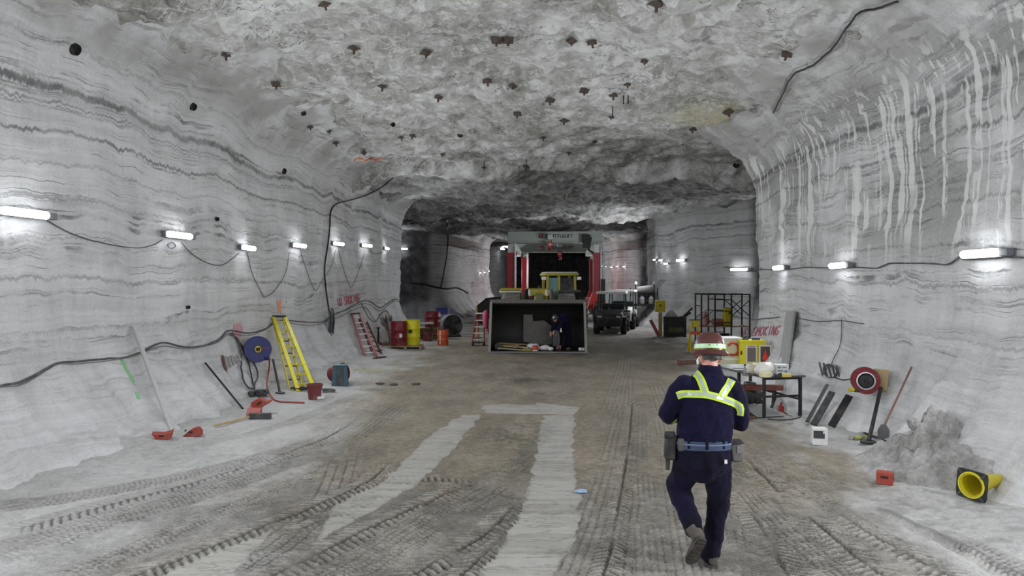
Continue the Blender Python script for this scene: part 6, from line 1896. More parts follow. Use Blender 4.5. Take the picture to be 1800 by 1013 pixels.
# ------------------------------------------------------------------ the walking person
M_NAVY = cloth_mat('navy_cotton', '#080620', 0.92, 22, '#0d0a2c')
M_NAVY2 = cloth_mat('navy_trousers', '#070516', 0.92, 20, '#0f0a26')
M_SKIN = mat('skin', '#c08a7c', 0.5, 0, 0.3, '#b0685c', 9)
M_HAIR = mat('short_grey_hair', '#5a524c', 0.85, 0, 0.5, '#8a8480', 40)
M_HELM = mat('brown_hard_hat', '#4c2724', 0.35, 0, 0.25, '#6b4a45', 8)
M_LIME = mat('lime_tape', '#b5d32a', 0.55, 0, 0.15, '#8fa23a', 20)
M_SILV = mat('silver_tape', '#a9b3ae', 0.3, 0.2, 0.2, '#8a9390', 20)
M_HATBAND = mat('pale_green_band', '#a8d0a0', 0.35, 0.0, 0.15, '#d5e6d5', 14)
M_BELT = mat('blue_grey_webbing', '#2c3a55', 0.7, 0, 0.3, '#4d5c78', 18)
M_BOOT = mat('dusty_boot', '#45403b', 0.85, 0, 0.4, '#77716a', 10)
M_SOLE = mat('boot_sole', '#3a3532', 0.9, 0, 0.4, '#6d6760', 16)


def ring(c, rx, ry, n=20, tilt=None, pw=2.3):
    c = Vector(c); out = []
    for k in range(n):
        a = 2 * PI * k / n; ca, sa = math.cos(a), math.sin(a)
        x = math.copysign(abs(ca) ** (2 / pw), ca) * rx; y = math.copysign(abs(sa) ** (2 / pw), sa) * ry
        p = Vector((x, y, 0))
        if tilt is not None: p = tilt @ p
        out.append(c + p)
    return out


def limb(m, pts, radii, n=14, k=5, flat=None):
    P = smooth_line(pts, k); N = len(P); L = len(pts) - 1
    rr = [float(np.interp(i / (N - 1) * L, range(L + 1), radii)) for i in range(N)]
    m.tube(P, rr, n)
    m.ell(P[0], rr[0], 12, 8); m.ell(P[-1], rr[-1], 12, 8)


def remesh(o, voxel, smooth_it=6, disp=None, scale=0.1):
    r_ = o.modifiers.new('remesh', 'REMESH'); r_.mode = 'VOXEL'; r_.voxel_size = voxel; r_.use_smooth_shade = True
    s = o.modifiers.new('smooth', 'SMOOTH'); s.iterations = smooth_it; s.factor = 0.5
    if disp:
        tx = bpy.data.textures.new('folds', 'CLOUDS'); tx.noise_scale = scale; tx.noise_depth = 2
        d = o.modifiers.new('folds', 'DISPLACE'); d.texture = tx; d.strength = disp; d.mid_level = 0.5; d.texture_coords = 'LOCAL'
    bpy.context.view_layer.update()
    dg = bpy.context.evaluated_depsgraph_get()
    me = bpy.data.meshes.new_from_object(o.evaluated_get(dg))
    old = o.data; o.modifiers.clear(); o.data = me
    if not me.materials: me.materials.append(old.materials[0])
    me.shade_smooth()
    return o


def hand(m, wrist, fwd, palm_n, side, s=1.0, curl=0.9):
    """Palm, four fingers of unequal length with two bends, a thumb from the palm's side."""
    f = Vector(fwd).normalized(); n = Vector(palm_n); n = (n - f * n.dot(f)).normalized(); x = f.cross(n) * side
    w = Vector(wrist)
    rings_ = []
    for d, rx, ry in ((0.0, 0.028, 0.022), (0.03, 0.036, 0.02), (0.065, 0.042, 0.017), (0.09, 0.041, 0.015)):
        rings_.append([w + f * (d * s) + x * (rx * s * math.cos(2 * PI * k / 14)) + n * (ry * s * math.sin(2 * PI * k / 14)) for k in range(14)])
    m.loft(rings_)
    for i, (off, ln) in enumerate(((-0.031, 0.066), (-0.010, 0.074), (0.011, 0.069), (0.031, 0.054))):
        p0 = w + f * (0.08 * s) + x * (off * s); d = f; pts = [p0]
        for seg, c in ((0.42, curl * 0.45), (0.33, curl * 0.9), (0.25, curl * 0.8)):
            d = (d * math.cos(c) + n * math.sin(c)).normalized() if True else d
            nn_ = (n * math.cos(c) - f * math.sin(c) * 0.3)
            pts.append(pts[-1] + d * (ln * s * seg))
        m.tube(pts, [0.0095 * s, 0.009 * s, 0.0085 * s, 0.0065 * s], 8)
        m.ell(pts[-1], 0.0068 * s, 8, 6)
    t0 = w + f * (0.028 * s) - x * (0.033 * s); t1 = t0 + (f * 0.6 - x * 0.8 + n * 0.3).normalized() * 0.036 * s; t2 = t1 + (f * 0.9 - x * 0.2 + n * 0.4).normalized() * 0.03 * s
    m.tube([t0, t1, t2], [0.014 * s, 0.011 * s, 0.008 * s], 9); m.ell(t2, 0.0085 * s, 8, 6)


py0 = 6.05
pu = G(1243, 990)
PXX = (1243 - 960) / FPX * py0
K = py0 / FPX
def L(u, v, y=0.0):
    """Local point of the person for a sight point, y metres behind (+) or before (-) the body plane."""
    p = PY(u, v, py0 + y)
    return Vector((p.x - PXX, y, p.z - PZ))


PZ = floor_z(PXX, py0)
person_label = 'person in navy work clothes and brown hard hat walking away, head bent'
# body (skin): head with face, neck, forearms, hands, slim trunk and legs under the clothes
lsh, rsh = L(1196, 678, 0.0), L(1287, 680, 0.0)
lel, rel = L(1173, 728, 0.02), L(1303, 742, 0.02)
lwr, rwr = L(1205, 728, 0.34), L(1272, 728, 0.34)
hipl, hipr = L(1212, 800, 0.0), L(1258, 800, 0.0)
kl, kr = L(1193, 862, 0.10), L(1263, 880, 0.06)
al, ar = L(1223, 938, -0.20), L(1252, 966, 0.03)
neck = L(1248, 655, 0.02); head_c = L(1248, 629, 0.06)
m = MB()
m.loft([ring((-0.03, 0, z), rx, ry) for z, rx, ry in ((0.82, 0.15, 0.10), (0.95, 0.16, 0.10), (1.1, 0.17, 0.11), (1.3, 0.17, 0.10), (1.42, 0.15, 0.08), (1.48, 0.07, 0.06))])
limb(m, [neck + Vector((0, -0.02, -0.09)), neck, head_c + Vector((0, -0.025, -0.06))], [0.062, 0.058, 0.06])
fw = Vector((-0.06, 0.95, -0.30)).normalized(); upv = (Vector((0, 0, 1)) - fw * fw.z).normalized(); rt_ = fw.cross(upv)
def H(x, y, z): return head_c + rt_ * x + fw * y + upv * z
hm = Matrix((rt_, fw, upv)).transposed()
def hell(c, r): 
    k = MB(); k.ell((0, 0, 0), r, 16, 12)
    m.add([H(*c) + hm @ Vector(p) for p in k.v], k.f)
hell((0, -0.01, 0.03), (0.077, 0.095, 0.095))       # skull
hell((0, 0.03, -0.05), (0.062, 0.07, 0.07))         # jaw
hell((0, 0.075, -0.095), (0.032, 0.025, 0.022))     # chin
hell((0, 0.10, -0.012), (0.014, 0.022, 0.03))       # nose
hell((0, 0.108, -0.028), (0.018, 0.016, 0.012))
hell((0, 0.085, 0.03), (0.062, 0.022, 0.014))       # brow
hell((0, 0.092, -0.06), (0.028, 0.012, 0.008))      # lips
hell((0, 0.09, -0.07), (0.024, 0.012, 0.008))
for s in (-1, 1):
    hell((s * 0.079, -0.012, -0.012), (0.010, 0.022, 0.034))   # ears
    hell((s * 0.045, 0.06, -0.02), (0.022, 0.025, 0.02))       # cheeks
limb(m, [lsh, lel, lwr], [0.05, 0.042, 0.028]); limb(m, [rsh, rel, rwr], [0.05, 0.042, 0.028])
hand(m, lwr, rwr - lwr + Vector((0, 0.22, 0.06)), (0.3, -0.1, -1), 1)
hand(m, rwr, lwr - rwr + Vector((0, 0.22, 0.06)), (-0.3, -0.1, -1), -1)
limb(m, [hipl, kl, al], [0.085, 0.055, 0.04]); limb(m, [hipr, kr, ar], [0.085, 0.055, 0.04])
person = m.build('person', M_SKIN)
person.location = (PXX, py0, PZ)
remesh(person, 0.0075, 3)
tag(person, person_label, 'person')
# eyes
m = MB()
for s in (-1, 1): m.ell(H(s * 0.032, 0.083, 0.004), 0.012, 10, 8)
eye = m.build('eyes', M_WHITE, person)
# hair at the back and sides
m = MB(); k = MB(); k.ell((0, 0, 0), (0.0805, 0.088, 0.10), 20, 14)
hv = [Vector(p) for p in k.v]
hv = [Vector((p.x, p.y, max(p.z, -0.055 - 0.02 * (p.y < -0.05)))) if p.y < 0.03 else Vector((p.x * 0.93, min(p.y, 0.07), max(p.z, 0.02))) for p in hv]
m.add([H(0, -0.018, 0.03) + hm @ p for p in hv], k.f)
m.build('hair', M_HAIR, person)

# shirt
m = MB()
def tz(u, v): return L(u, v).x, L(u, v).z
rg = []
for (ul, ur, v, ry, yo) in ((1188, 1284, 778, 0.155, 0.0), (1189, 1286, 765, 0.165, 0.0), (1192, 1289, 745, 0.165, 0.0), (1193, 1290, 720, 0.155, -0.005), (1194, 1290, 700, 0.14, -0.01), (1197, 1289, 682, 0.12, -0.005), (1208, 1280, 668, 0.10, 0.005), (1222, 1272, 658, 0.085, 0.015), (1229, 1267, 650, 0.078, 0.025), (1231, 1266, 643, 0.074, 0.03)):
    a = L(ul, v); e = L(ur, v)
    rg.append(ring(((a.x + e.x) / 2, yo, a.z), (e.x - a.x) / 2, ry, 24))
m.loft(rg)
limb(m, [lsh + Vector((0.03, 0, 0.0)), lsh + Vector((-0.02, 0.0, -0.06)), lel, L(1190, 730, 0.20), lwr + Vector((0, -0.05, 0))], [0.088, 0.085, 0.068, 0.06, 0.046])
limb(m, [rsh + Vector((-0.03, 0, 0.0)), rsh + Vector((0.02, 0.0, -0.06)), rel, L(1288, 735, 0.20), rwr + Vector((0, -0.05, 0))], [0.088, 0.085, 0.072, 0.06, 0.046])
shirt = m.build('shirt', M_NAVY, person)
remesh(shirt, 0.011, 5, 0.028, 0.085)
# trousers
m = MB()
m.loft([ring((a, yo, z), rx, ry, 24) for a, yo, z, rx, ry in (
    ((L(1236, 770).x), 0.0, L(1236, 770).z, 0.215, 0.14), (L(1235, 790).x, -0.005, L(1235, 790).z, 0.225, 0.155), (L(1234, 815).x, -0.01, L(1234, 815).z, 0.222, 0.16), (L(1233, 832).x, -0.005, L(1233, 832).z, 0.165, 0.12), (L(1232, 846).x, 0.0, L(1232, 846).z, 0.07, 0.07))])
limb(m, [L(1210, 805, 0.0), L(1203, 832, 0.04), L(1192, 858, 0.09), L(1206, 893, -0.02), L(1219, 930, -0.16)], [0.118, 0.116, 0.098, 0.084, 0.078])
limb(m, [L(1259, 805, 0.0), L(1261, 840, 0.03), L(1263, 875, 0.05), L(1258, 920, 0.04), L(1250, 962, 0.03), L(1248, 974, 0.02)], [0.116, 0.112, 0.096, 0.084, 0.081, 0.083])
trousers = m.build('trousers', M_NAVY2, person)
remesh(trousers, 0.011, 16, 0.035, 0.10)


def boot(ankle, heel, toe, up, sole_only=False):
    ankle, heel, toe = Vector(ankle), Vector(heel), Vector(toe)
    f = (toe - heel).normalized(); u = Vector(up); u = (u - f * u.dot(f)).normalized(); x = f.cross(u)
    Ln = (toe - heel).length
    def P(a, b, c): return heel + f * a * Ln + x * b + u * c
    m = MB(); rgs = []
    for a, w, h in ((-0.04, 0.025, 0.07), (0.02, 0.038, 0.10), (0.2, 0.042, 0.115), (0.42, 0.042, 0.10), (0.62, 0.048, 0.075), (0.82, 0.05, 0.06), (0.96, 0.038, 0.045), (1.02, 0.018, 0.03)):
        rgs.append([P(a, w * math.cos(t) * (1 if math.sin(t) < 0 else 0.9), 0.02 + (h - 0.02) * 0.5 + (h - 0.02) * 0.5 * math.sin(t)) for t in np.linspace(0, 2 * PI, 17)[:-1]])
    m.loft(rgs)
    m.tube([P(0.16, 0, 0.06), ankle + (ankle - P(0.16, 0, 0.06)).normalized() * 0.06], [0.055, 0.06], 14)
    b = m.build('boot', M_BOOT, person); remesh(b, 0.009, 3)
    out = []
    for a, w in ((-0.06, 0.02), (0.0, 0.037), (0.15, 0.042), (0.35, 0.038), (0.6, 0.048), (0.82, 0.051), (0.97, 0.036), (1.04, 0.012)): out.append((a, w))
    top = [P(a, w, 0.022) for a, w in out] + [P(a, -w, 0.022) for a, w in out[::-1]]
    bot = [p - u * 0.024 for p in top]; n = len(top)
    m = MB(); m.add(top + bot, [tuple(range(n)), tuple(range(2 * n - 1, n - 1, -1))] + [(i, n + i, n + (i + 1) % n, (i + 1) % n) for i in range(n)])
    for k in range(7):
        if k == 2: continue
        a = 0.06 + k * 0.135; w = 0.032
        m.box(P(a, 0, -0.006), (2 * w, 0.018, 0.012), Matrix((x, f, u)).transposed())
    m.build('sole', M_SOLE, b)
    return b


boot(al, L(1234, 951, -0.30), L(1212, 991, -0.16), (L(1212, 991, -0.16) - L(1234, 951, -0.30)).cross(Vector((1, 0, -0.12))) * -1)
hz = 0.012
boot(ar, Vector((ar.x - 0.005, -0.05, hz)), Vector((ar.x - 0.035, 0.21, hz)), (0, 0, 1))

# tape sewn on the shirt, following it
dgS = bpy.context.evaluated_depsgraph_get()
shirt_tree = BVHTree.FromPolygons([v.co[:] for v in shirt.data.vertices], [p.vertices[:] for p in shirt.data.polygons])


def on_shirt(u, v, off):
    o = CAM - Vector((PXX, py0, PZ)); d = ray(u, v)
    l, n, i, t = shirt_tree.ray_cast(o, d)
    if l is None: return None
    if n.dot(d) > 0: n = -n
    return l + (n * 0.6 - d * 0.4).normalized() * off


def tape(px, w, name, material, off, k=6, nv=4):
    C_ = smooth_line([Vector((u, v)) for u, v in px], k); rows = []
    for i, c in enumerate(C_):
        d = (C_[min(i + 1, len(C_) - 1)] - C_[max(i - 1, 0)]).normalized(); s = Vector((-d.y, d.x))
        r_ = [on_shirt(*(c + s * (w * (j / nv - 0.5)))[:], off) for j in range(nv + 1)]
        if all(p is not None for p in r_): rows.append(r_)
    m = MB(); n = nv + 1
    top = [p for r_ in rows for p in r_]; cen = Vector((0, -0.1, 1.2))
    bot = [p + Vector((0, 0.006, 0)) for p in top]; N = len(rows); T = len(top); fs = []
    for i in range(N - 1):
        for j in range(nv):
            a = i * n + j; fs += [(a, a + 1, a + n + 1, a + n), (T + a + n, T + a + n + 1, T + a + 1, T + a)]
        fs += [(i * n, (i + 1) * n, T + (i + 1) * n, T + i * n), (i * n + nv, T + i * n + nv, T + (i + 1) * n + nv, (i + 1) * n + nv)]
    fs += [tuple([j for j in range(n)] + [T + j for j in range(nv, -1, -1)]), tuple([(N - 1) * n + j for j in range(nv, -1, -1)] + [T + (N - 1) * n + j for j in range(n)])]
    m.add(top + bot, fs)
    return m.build(name, material, shirt)


bandpx = [(1190, 696), (1200, 693), (1215, 693), (1240, 694), (1262, 699), (1280, 705), (1297, 713), (1302, 722)]
for px, w in ((bandpx, 13), ([(1222, 656), (1228, 662), (1234, 674), (1240, 692)], 14), ([(1286, 668), (1281, 678), (1274, 688), (1269, 697)], 14), ([(1300, 712), (1302, 722), (1301, 731)], 11)):
    tape(px, w, 'reflective_tape', M_LIME, 0.006)
    tape(px, w * 0.42, 'silver_stripe', M_SILV, 0.0085)
# cuff tape on the left forearm
cf = [L(1172, 733, 0.07) - lel]
dv = (L(1190, 730, 0.20) - lel).normalized()
MB().cyl(lel + dv * 0.05, lel + dv * 0.095, 0.076, 0.073, 24).build('sleeve_tape', M_LIME, shirt)
MB().cyl(lel + dv * 0.062, lel + dv * 0.082, 0.0785, 0.0765, 24).build('sleeve_stripe', M_SILV, shirt)
dv = (L(1288, 735, 0.20) - rel).normalized()
MB().cyl(rel + dv * 0.09, rel + dv * 0.13, 0.074, 0.071, 24).build('sleeve_tape', M_LIME, shirt)
# collar
m = MB(); m.loft([ring(L(1248, v, 0.03), rx, ry, 24) for v, rx, ry in ((657, 0.105, 0.095), (647, 0.092, 0.086), (642, 0.086, 0.08))], cap=False)
cl = m.build('collar', M_NAVY, shirt)
s_ = cl.modifiers.new('thick', 'SOLIDIFY'); s_.thickness = 0.01

# belt, buckled gear
bz = L(1236, 778).z; bx = L(1235, 778).x
MB().loft([ring((bx, 0, bz + dz), 0.232, 0.165, 30) for dz in (-0.036, 0.036)]).build('belt', M_BELT, person)
m = MB()
for k in range(3):
    a = R(-125 + 35 * k); m.box((bx + 0.236 * math.cos(a), 0.168 * math.sin(a), bz + 0.015), (0.02, 0.012, 0.075), (0, 0, a + PI / 2))
m.build('belt_loops', M_NAVY2, person)
MB().loft([ring((bx, 0, bz + dz), 0.236, 0.169, 30) for dz in (0.004, 0.016)]).build('belt_highlight_strip', mat('belt_highlight', '#5a6a88', 0.6), person)  # paler ring paints the highlight on the belt
t_ = L(1178, 785, -0.03)
MB().box(t_, (0.085, 0.10, 0.2), (0, R(4), 0)).box(t_ + Vector((-0.01, -0.04, 0.1)), (0.09, 0.03, 0.06)).build('tool_pouch', M_BLACK, person, bevel=0.018)
MB().box(t_ + Vector((0.075, -0.07, 0.03)), (0.05, 0.05, 0.1)).build('pouch_clip', M_DGREY, person, bevel=0.01)
MB().cyl(t_ + Vector((-0.02, 0, -0.1)), t_ + Vector((-0.02, 0, -0.19)), 0.02, 0.016, 10).build('holster_tip', M_BLACK, person)
t_ = L(1293, 794, -0.02)
MB().box(t_, (0.085, 0.12, 0.15), (0, R(-5), 0), (1.1, 1.0)).build('radio_pouch', mat('pouch_grey', '#4a4a4e', 0.5, 0.1, 0.3), person, bevel=0.015)
MB().box(t_ + Vector((0.0, 0, 0.08)), (0.10, 0.13, 0.02), (0, R(-5), 0)).build('pouch_lid', M_BLACK, person, bevel=0.006)
MB().box(t_ + Vector((0.02, -0.066, 0.03)), (0.05, 0.01, 0.06)).build('pouch_badge', M_STEEL, person)
MB().box(L(1276, 812, -0.15), (0.02, 0.01, 0.03)).build('pocket_label', M_WHITE, trousers)

# hard hat with full brim, band, strap
hc = H(0, -0.02, 0.055); tilt = Vector((0.02, 0.16, 1.0)).normalized()
prof = [(0.146, -0.034), (0.149, -0.027), (0.143, -0.018), (0.124, 0.0), (0.122, 0.035), (0.114, 0.08), (0.095, 0.118), (0.063, 0.143), (0.022, 0.153), (0.0, 0.154)]
hat = MB().lathe(prof + [(0.0, 0.130)] + [(r * 0.96, z - 0.006) for r, z in prof[::-1][1:]], 36, hc, tilt, False).build('hard_hat', M_HELM, person)
MB().lathe([(0.1235, 0.012), (0.127, 0.012), (0.1245, 0.048), (0.121, 0.048)], 36, hc, tilt, True).build('hat_band', M_HATBAND, hat)
MB().lathe([(0.126, 0.0115), (0.1285, 0.0115), (0.1283, 0.016), (0.126, 0.016)], 36, hc, tilt, True).build('hat_band_edge', M_LIME, hat)
m = MB()
for k in range(3): m.tube([hc + (Quaternion((0, 0, 1), 0) @ Vector((0.028 * (k - 1), -0.112 + 0.0 * k, 0.05))), hc + Vector((0.03 * (k - 1), -0.07, 0.124)), hc + Vector((0.03 * (k - 1), 0.02, 0.149))], 0.007, 6)
m.build('crown_ribs', M_HELM, hat)
MB().loft([[H(0.088 * math.sin(t), -0.02 - 0.104 * math.cos(t), z) for t in np.linspace(-1.0, 1.0, 12)] + [H(0.078 * math.sin(t), -0.02 - 0.092 * math.cos(t), z) for t in np.linspace(1.0, -1.0, 12)] for z in (-0.035, 0.022)]).build('nape_strap', M_BLACK, hat)
for s in (-1, 1):
    MB().bar(H(s * 0.086, 0.07, -0.002), H(s * 0.09, -0.03, 0.0), 0.006, 0.012).build('glasses_temple', M_WHITE, hat)
MB().box(H(-0.085, 0.062, -0.02), (0.012, 0.05, 0.045), hm).build('glasses_side_shield', M_WHITE, hat, bevel=0.006)

# ------------------------------------------------------------------ the worker stooping in the loader bucket
wy = LY + 0.62
def W(u, v, y=0.0):
    p = PY(u, v, wy + y); return Vector((p.x - WX, y, p.z - WZ))
WX = PY(988, 600, wy).x; WZ = BZ
m = MB()
hipw = W(992, 574, 0.05)
chest = W(984, 563, -0.02); headw = W(976, 561, -0.10)
limb(m, [hipw + Vector((0.06, 0, 0)), W(1000, 594, -0.02), W(999, 612, 0.05)], [0.115, 0.10, 0.085])
limb(m, [hipw + Vector((-0.07, -0.02, 0)), W(985, 592, -0.14), W(982, 612, -0.02)], [0.115, 0.10, 0.085])
limb(m, [hipw + Vector((0.0, 0.02, 0.02)), W(994, 562, 0.02), chest], [0.17, 0.19, 0.16])
limb(m, [chest + Vector((0.1, -0.05, 0)), W(985, 575, -0.22), W(975, 583, -0.28)], [0.075, 0.062, 0.05])
limb(m, [chest + Vector((-0.08, 0.0, -0.02)), W(974, 575, -0.05), W(969, 585, -0.12)], [0.075, 0.062, 0.05])
m.tube([chest, headw], [0.07, 0.06], 12)
m.ell(headw, (0.085, 0.10, 0.11), 14, 10)
m.ell(headw + Vector((-0.03, -0.09, -0.05)), (0.022, 0.025, 0.03), 8, 6)
hand(m, W(975, 583, -0.28), (-0.4, -0.3, -0.8), (0.2, 1, 0), 1); hand(m, W(969, 585, -0.12), (-0.2, -0.3, -0.9), (0.2, 1, 0), -1)
worker = m.build('person', M_SKIN); worker.location = (WX, wy, WZ); remesh(worker, 0.011, 4)
tag(worker, 'person in dark navy clothes stooping inside the loader bucket', 'person')
m = MB()
limb(m, [hipw + Vector((0.06, 0, 0)), W(1000, 594, -0.02), W(999, 610, 0.05)], [0.135, 0.115, 0.10])
limb(m, [hipw + Vector((-0.07, -0.02, 0)), W(985, 592, -0.14), W(982, 609, -0.02)], [0.135, 0.115, 0.10])
tw = m.build('trousers', M_NAVY2, worker); remesh(tw, 0.016, 4, 0.03, 0.1)
m = MB()
limb(m, [hipw + Vector((0.0, 0.02, 0.02)), W(994, 562, 0.02), chest], [0.185, 0.205, 0.175])
limb(m, [chest + Vector((0.1, -0.05, 0)), W(985, 575, -0.22), W(976, 582, -0.27)], [0.095, 0.08, 0.06])
limb(m, [chest + Vector((-0.08, 0.0, -0.02)), W(974, 575, -0.05), W(970, 583, -0.11)], [0.095, 0.08, 0.06])
tw = m.build('jacket', M_NAVY, worker); remesh(tw, 0.016, 4, 0.03, 0.1)
MB().prism([(-0.035, 0.0), (0.035, 0.0), (0.02, 0.10), (0.0, 0.17), (-0.02, 0.10)], 0.012, 'y', 0).build('white_tag', M_WHITE, tw)
tg = tw.children[0]; tg.location = W(986, 584, -0.30)
MB().prism([(-0.12, 0.0), (0.10, 0.0), (0.13, 0.25), (0.08, 0.5), (-0.06, 0.55), (-0.13, 0.25)], 0.05, 'y', -0.02).build('grey_apron', M_DGREY, tw, bevel=0.015)
tg = [c for c in tw.children if c.name.startswith('grey_apron')][0]; tg.location = W(978, 609, -0.33)
MB().lathe([(0.145, -0.01), (0.15, 0.0), (0.115, 0.01), (0.11, 0.06), (0.07, 0.11), (0.0, 0.125)], 22, headw + Vector((0, 0, 0.03)), (-0.35, -0.3, 0.9)).build('hard_hat', M_DGREY, worker)
MB().cyl(headw + Vector((-0.05, -0.12, 0.07)), headw + Vector((-0.06, -0.16, 0.06)), 0.03, None, 10).build('cap_lamp', M_WHITE, worker)
for px in ((999, 614), (982, 614)):
    q = W(px[0], px[1]); MB().box((q.x, -0.02 - (0.03 if px[0] < 990 else -0.03), 0.045), (0.11, 0.28, 0.09)).build('boot', M_BOOT, worker, bevel=0.03)
# ------------------------------------------------------------------ roof bolts
BOLTS = [(570, 5), (622, 82), (397, 94), (485, 146), (672, 150), (873, 68), (893, 68), (748, 90), (856, 140), (902, 150), (771, 169), (545, 222), (578, 230), (590, 250), (725, 237), (967, 174), (910, 198), (992, 210), (954, 241), (1027, 158), (1103, 147), (1078, 165), (1133, 106), (1075, 205), (1218, 225), (1280, 195), (1045, 248), (1040, 72), (1005, 70), (778, 271), (850, 294), (925, 292), (1155, 3), (1384, 93), (705, 240), (640, 268), (1000, 268)]
M_PLATE = mat('rusty_bolt_plate', '#4a3f38', 0.85, 0.1, 0.5, '#6d6158', 14)
rnd = random.Random(77)
proto = None
for i, (u, v) in enumerate(BOLTS):
    p, n = rock_at(u, v)
    n = (n * 0.5 + Vector((0, 0, -0.5))).normalized()
    if proto is None:
        proto = thing('roof_bolt', 'rusty roof bolt with square plate on the salt ceiling', 'roof bolt', p, group='roof bolts in the ceiling')
        MB().box((0, 0, -0.03), (0.17, 0.17, 0.018), (R(5), R(4), 0)).build('plate', M_PLATE, proto)
        MB().lathe([(0.06, -0.035), (0.045, -0.06), (0.022, -0.065), (0.022, -0.13), (0, -0.13)], 10).cyl((0, 0, -0.01), (0, 0, 0.12), 0.015).build('bolt', M_PLATE, proto)
        o = proto
    else:
        o = copy_thing(proto, loc=p)
    q = Vector((0, 0, -1)).rotation_difference(n)
    o.rotation_euler = (q @ Quaternion((0, 0, 1), rnd.uniform(0, PI))).to_euler()
    s = rnd.uniform(0.7, 1.15); o.scale = (s, s, s)
# drill holes: raised black cups, the shade of the bore put into the colour
M_HOLE = mat('hole_shade', '#0d0d0d', 0.95, 0, 0.2)
for i, (u, v, r, lb) in enumerate([(130, 86, 0.12, 'dark drill hole high on the left wall, nearest'), (338, 187, 0.10, 'dark drill hole under the ceiling edge at the left'), (533, 198, 0.09, 'dark drill hole in the ceiling left of centre'), (690, 218, 0.09, 'round dark drill hole in the ceiling near its left centre'), (809, 237, 0.11, 'dark drill hole in the ceiling before the brow'), (498, 301, 0.11, 'dark drill hole near the top of the left wall, middle'), (1294, 290, 0.14, 'dark drill hole at the top of the right wall corner'), (328, 541, 0.05, 'small dark drill hole in the left wall above the cable'), (379, 385, 0.06, 'small dark drill hole in the left wall above the lamps')]):
    p, n = rock_at(u, v); r *= 0.75
    o = MB().lathe([(0, 0.015), (r * 0.5, 0.018), (r * 0.72, 0.05), (r * 0.85, 0.045), (r * 1.0, -0.04)], 14).build('drill_hole', M_HOLE)
    q = Vector((0, 0, 1)).rotation_difference(n); o.location = p + n * 0.012; o.rotation_euler = q.to_euler()
    tag(o, lb, 'hole', 'drill holes in the rock')
for i, (u0, v0, u1, v1, lb) in enumerate(((1096, 168, 1099, 183, 'left of a pair of short steel hangers on the ceiling'), (1104, 168, 1106, 183, 'right of a pair of short steel hangers on the ceiling'), (1077, 187, 1077, 205, 'single steel hanger on the ceiling near the bolt'), (851, 282, 851, 294, 'thin steel hanger at the edge of the brow, left'), (925, 280, 925, 292, 'thin steel hanger at the edge of the brow, right'))):
    p, n = rock_at(u0, v0); e = p + Vector((0, 0, -abs(v1 - v0) / FPX * p.y))
    rod('hanger_rod', p + Vector((0, 0, 0.02)), e, 0.014, lb, 'rod', M_DARK, 6, 'steel hangers on the ceiling')


# ------------------------------------------------------------------ sprayed paint on the walls
def ribbon(m, px, w, off=0.012, k=4):
    """One sprayed stroke lying on the rock: px are sight points, w the stroke width in metres."""
    C_ = smooth_line([Vector((u, v)) for u, v in px], k)
    P = [rock_at(c.x, c.y, off) for c in C_]
    pts = [p for p, n in P]; rows = []
    for i, (p, n) in enumerate(P):
        d = (pts[min(i + 1, len(P) - 1)] - pts[max(i - 1, 0)])
        if d.length < 1e-5: continue
        s = d.normalized().cross(n).normalized() * (w / 2)
        rows.append([p - s, p + s, p + s - n * 0.02, p - s - n * 0.02])
    if len(rows) > 1: m.loft(rows)


GL = {'N': [[(0, 1), (0, 0), (1, 1), (1, 0)]], 'O': [[(0.5, 0), (0.05, 0.3), (0.1, 0.8), (0.5, 1), (0.95, 0.7), (0.9, 0.2), (0.5, 0)]],
      'S': [[(1, 0.1), (0.5, 0), (0.05, 0.2), (0.3, 0.48), (0.9, 0.6), (0.9, 0.9), (0.4, 1), (0, 0.9)]], 'M': [[(0, 1), (0.05, 0), (0.5, 0.6), (0.95, 0), (1, 1)]],
      'K': [[(0.05, 0), (0.05, 1)], [(0.95, 0), (0.1, 0.5), (1, 1)]], 'I': [[(0.5, 0), (0.5, 1)]], 'G': [[(0.95, 0.15), (0.5, 0), (0.05, 0.4), (0.2, 0.9), (0.7, 1), (0.95, 0.6), (0.55, 0.55)]]}


def spray_text(body, corners, w, label, material):
    """corners: sight points of the word's top left, top right, bottom left, bottom right."""
    tl, tr, bl, br = [Vector(c) for c in corners]; m = MB(); n = len(body)
    for i, ch in enumerate(body):
        if ch == ' ': continue
        for st in GL[ch]:
            px = []
            for a, b in st:
                x = (i + 0.12 + 0.72 * a) / n
                t_ = tl.lerp(tr, x); q = bl.lerp(br, x); p = t_.lerp(q, b); px.append((p.x, p.y))
            ribbon(m, px, w, 0.02, 3)
    return tag(m.build('wall_writing', material), label, 'writing')


M_SPRAY = mat('red_spray', '#b0606e', 0.85, 0, 0.65, '#b5a6aa', 22)
M_PINK = mat('pink_spray', '#c9929a', 0.9, 0, 0.6, '#b5aeb0', 26)
spray_text('NO SMOKING', [(592, 525), (632, 516), (594, 539), (632, 530)], 0.034, 'red sprayed warning words on the left wall above the ladders', M_SPRAY)
spray_text('NO SMOKING', [(1304, 577), (1374, 573), (1302, 592), (1368, 589)], 0.022, 'red sprayed warning words on the right wall above the cabinets', M_SPRAY)


def paint(strokes, w, label, material, name='paint_mark'):
    m = MB()
    for s in strokes: ribbon(m, s, w, 0.012, 3)
    return tag(m.build(name, material), label, 'paint mark')


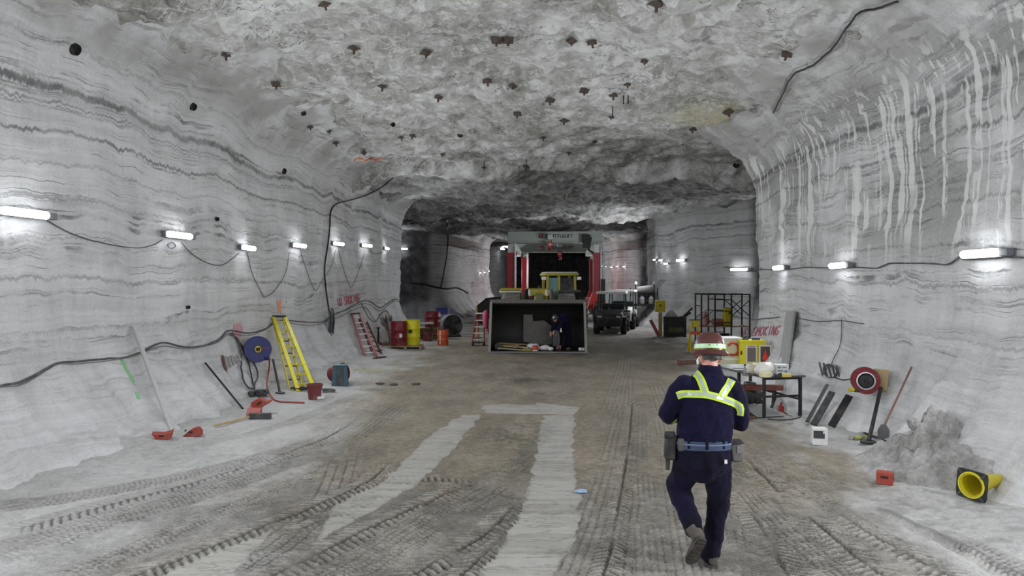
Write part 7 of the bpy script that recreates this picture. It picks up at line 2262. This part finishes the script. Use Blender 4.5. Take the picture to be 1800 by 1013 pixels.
paint([[(212, 630), (218, 645), (228, 662), (236, 676)], [(216, 634), (222, 650), (233, 668)], [(240, 690), (243, 702)]], 0.07, 'green sprayed streak on the left wall by the pale pipe', mat('green_spray', '#86c489', 0.9, 0, 0.75, '#a9b8a9', 14))
paint([[(410, 575), (422, 572), (424, 584), (412, 588), (422, 594)], [(408, 582), (420, 580)]], 0.09, 'pink sprayed patch on the left wall above the blue reel', M_PINK)
paint([[(486, 530), (492, 540), (488, 546)], [(494, 530), (489, 540), (494, 548)]], 0.09, 'orange sprayed spot on the left wall above the yellow ladder', mat('orange_spray', '#e09a78', 0.9, 0, 0.5, '#b9aca6', 24))
paint([[(622, 282), (632, 277), (642, 283), (652, 277), (662, 282), (670, 277)], [(630, 279), (645, 280), (660, 280)]], 0.07, 'red and orange sprayed scrawl at the ceiling edge', mat('scrawl_red', '#c9604a', 0.9, 0, 0.4, '#b9a49c', 24))
paint([[(632, 280), (638, 282), (642, 279)]], 0.05, 'small yellow sprayed dab beside the ceiling scrawl', M_YEL2)

# ------------------------------------------------------------------ yellow powder and small litter
gp = ground(648, 651)
m = MB(); rnd = random.Random(17)
for k in range(60):
    a = rnd.gauss(0, 0.34); b = rnd.gauss(0, 0.22); x, y = gp.x + a, gp.y + b
    m.ell((x, y, floor_z(x, y) + 0.002), (rnd.uniform(0.03, 0.09), rnd.uniform(0.03, 0.07), 0.008), 8, 4, (0, 0, rnd.random() * 3))
tag(m.build('yellow_powder', mat('sulphur_yellow', '#a8a67e', 0.95, 0, 0.7, '#a39f8e', 20)), 'dull yellow powder spilled beside the teal bin', 'powder', None, 'stuff')
p = ground(1022, 866); crumple('blue_rag', p + Vector((0, 0, -0.005)), (0.07, 0.045, 0.02), 'small pale blue rag on the floor beside the pale strip', mat('pale_blue_rag', '#8fa6c2', 0.9), 'rag', 3)
for i, (u, v, s) in enumerate([(668, 676, 0.10), (692, 678, 0.09), (731, 677, 0.10), (668, 617, 0.08)]):
    p = ground(u, v); o = crumple('litter_scrap', p, (s, s * 0.5, 0.025), 'dark flat scrap on the floor, %s' % ('nearest the teal bin', 'between two other scraps', 'right of the other scraps', 'beside the red ladders')[i], M_DGREY, 'scrap', 50 + i)
# hoses on the middle left pillar
cable('power_cable', [(722, 498), (745, 500), (765, 505), (785, 508), (800, 506), (812, 510), (822, 516)], 0.06, 'thick cable swagged across the far left pillar', None, M_DARK)
cable('power_cable', [(787, 385), (787, 420), (785, 450), (780, 480), (775, 505)], 0.04, 'thick cable hanging down the far left pillar', None, M_DARK)
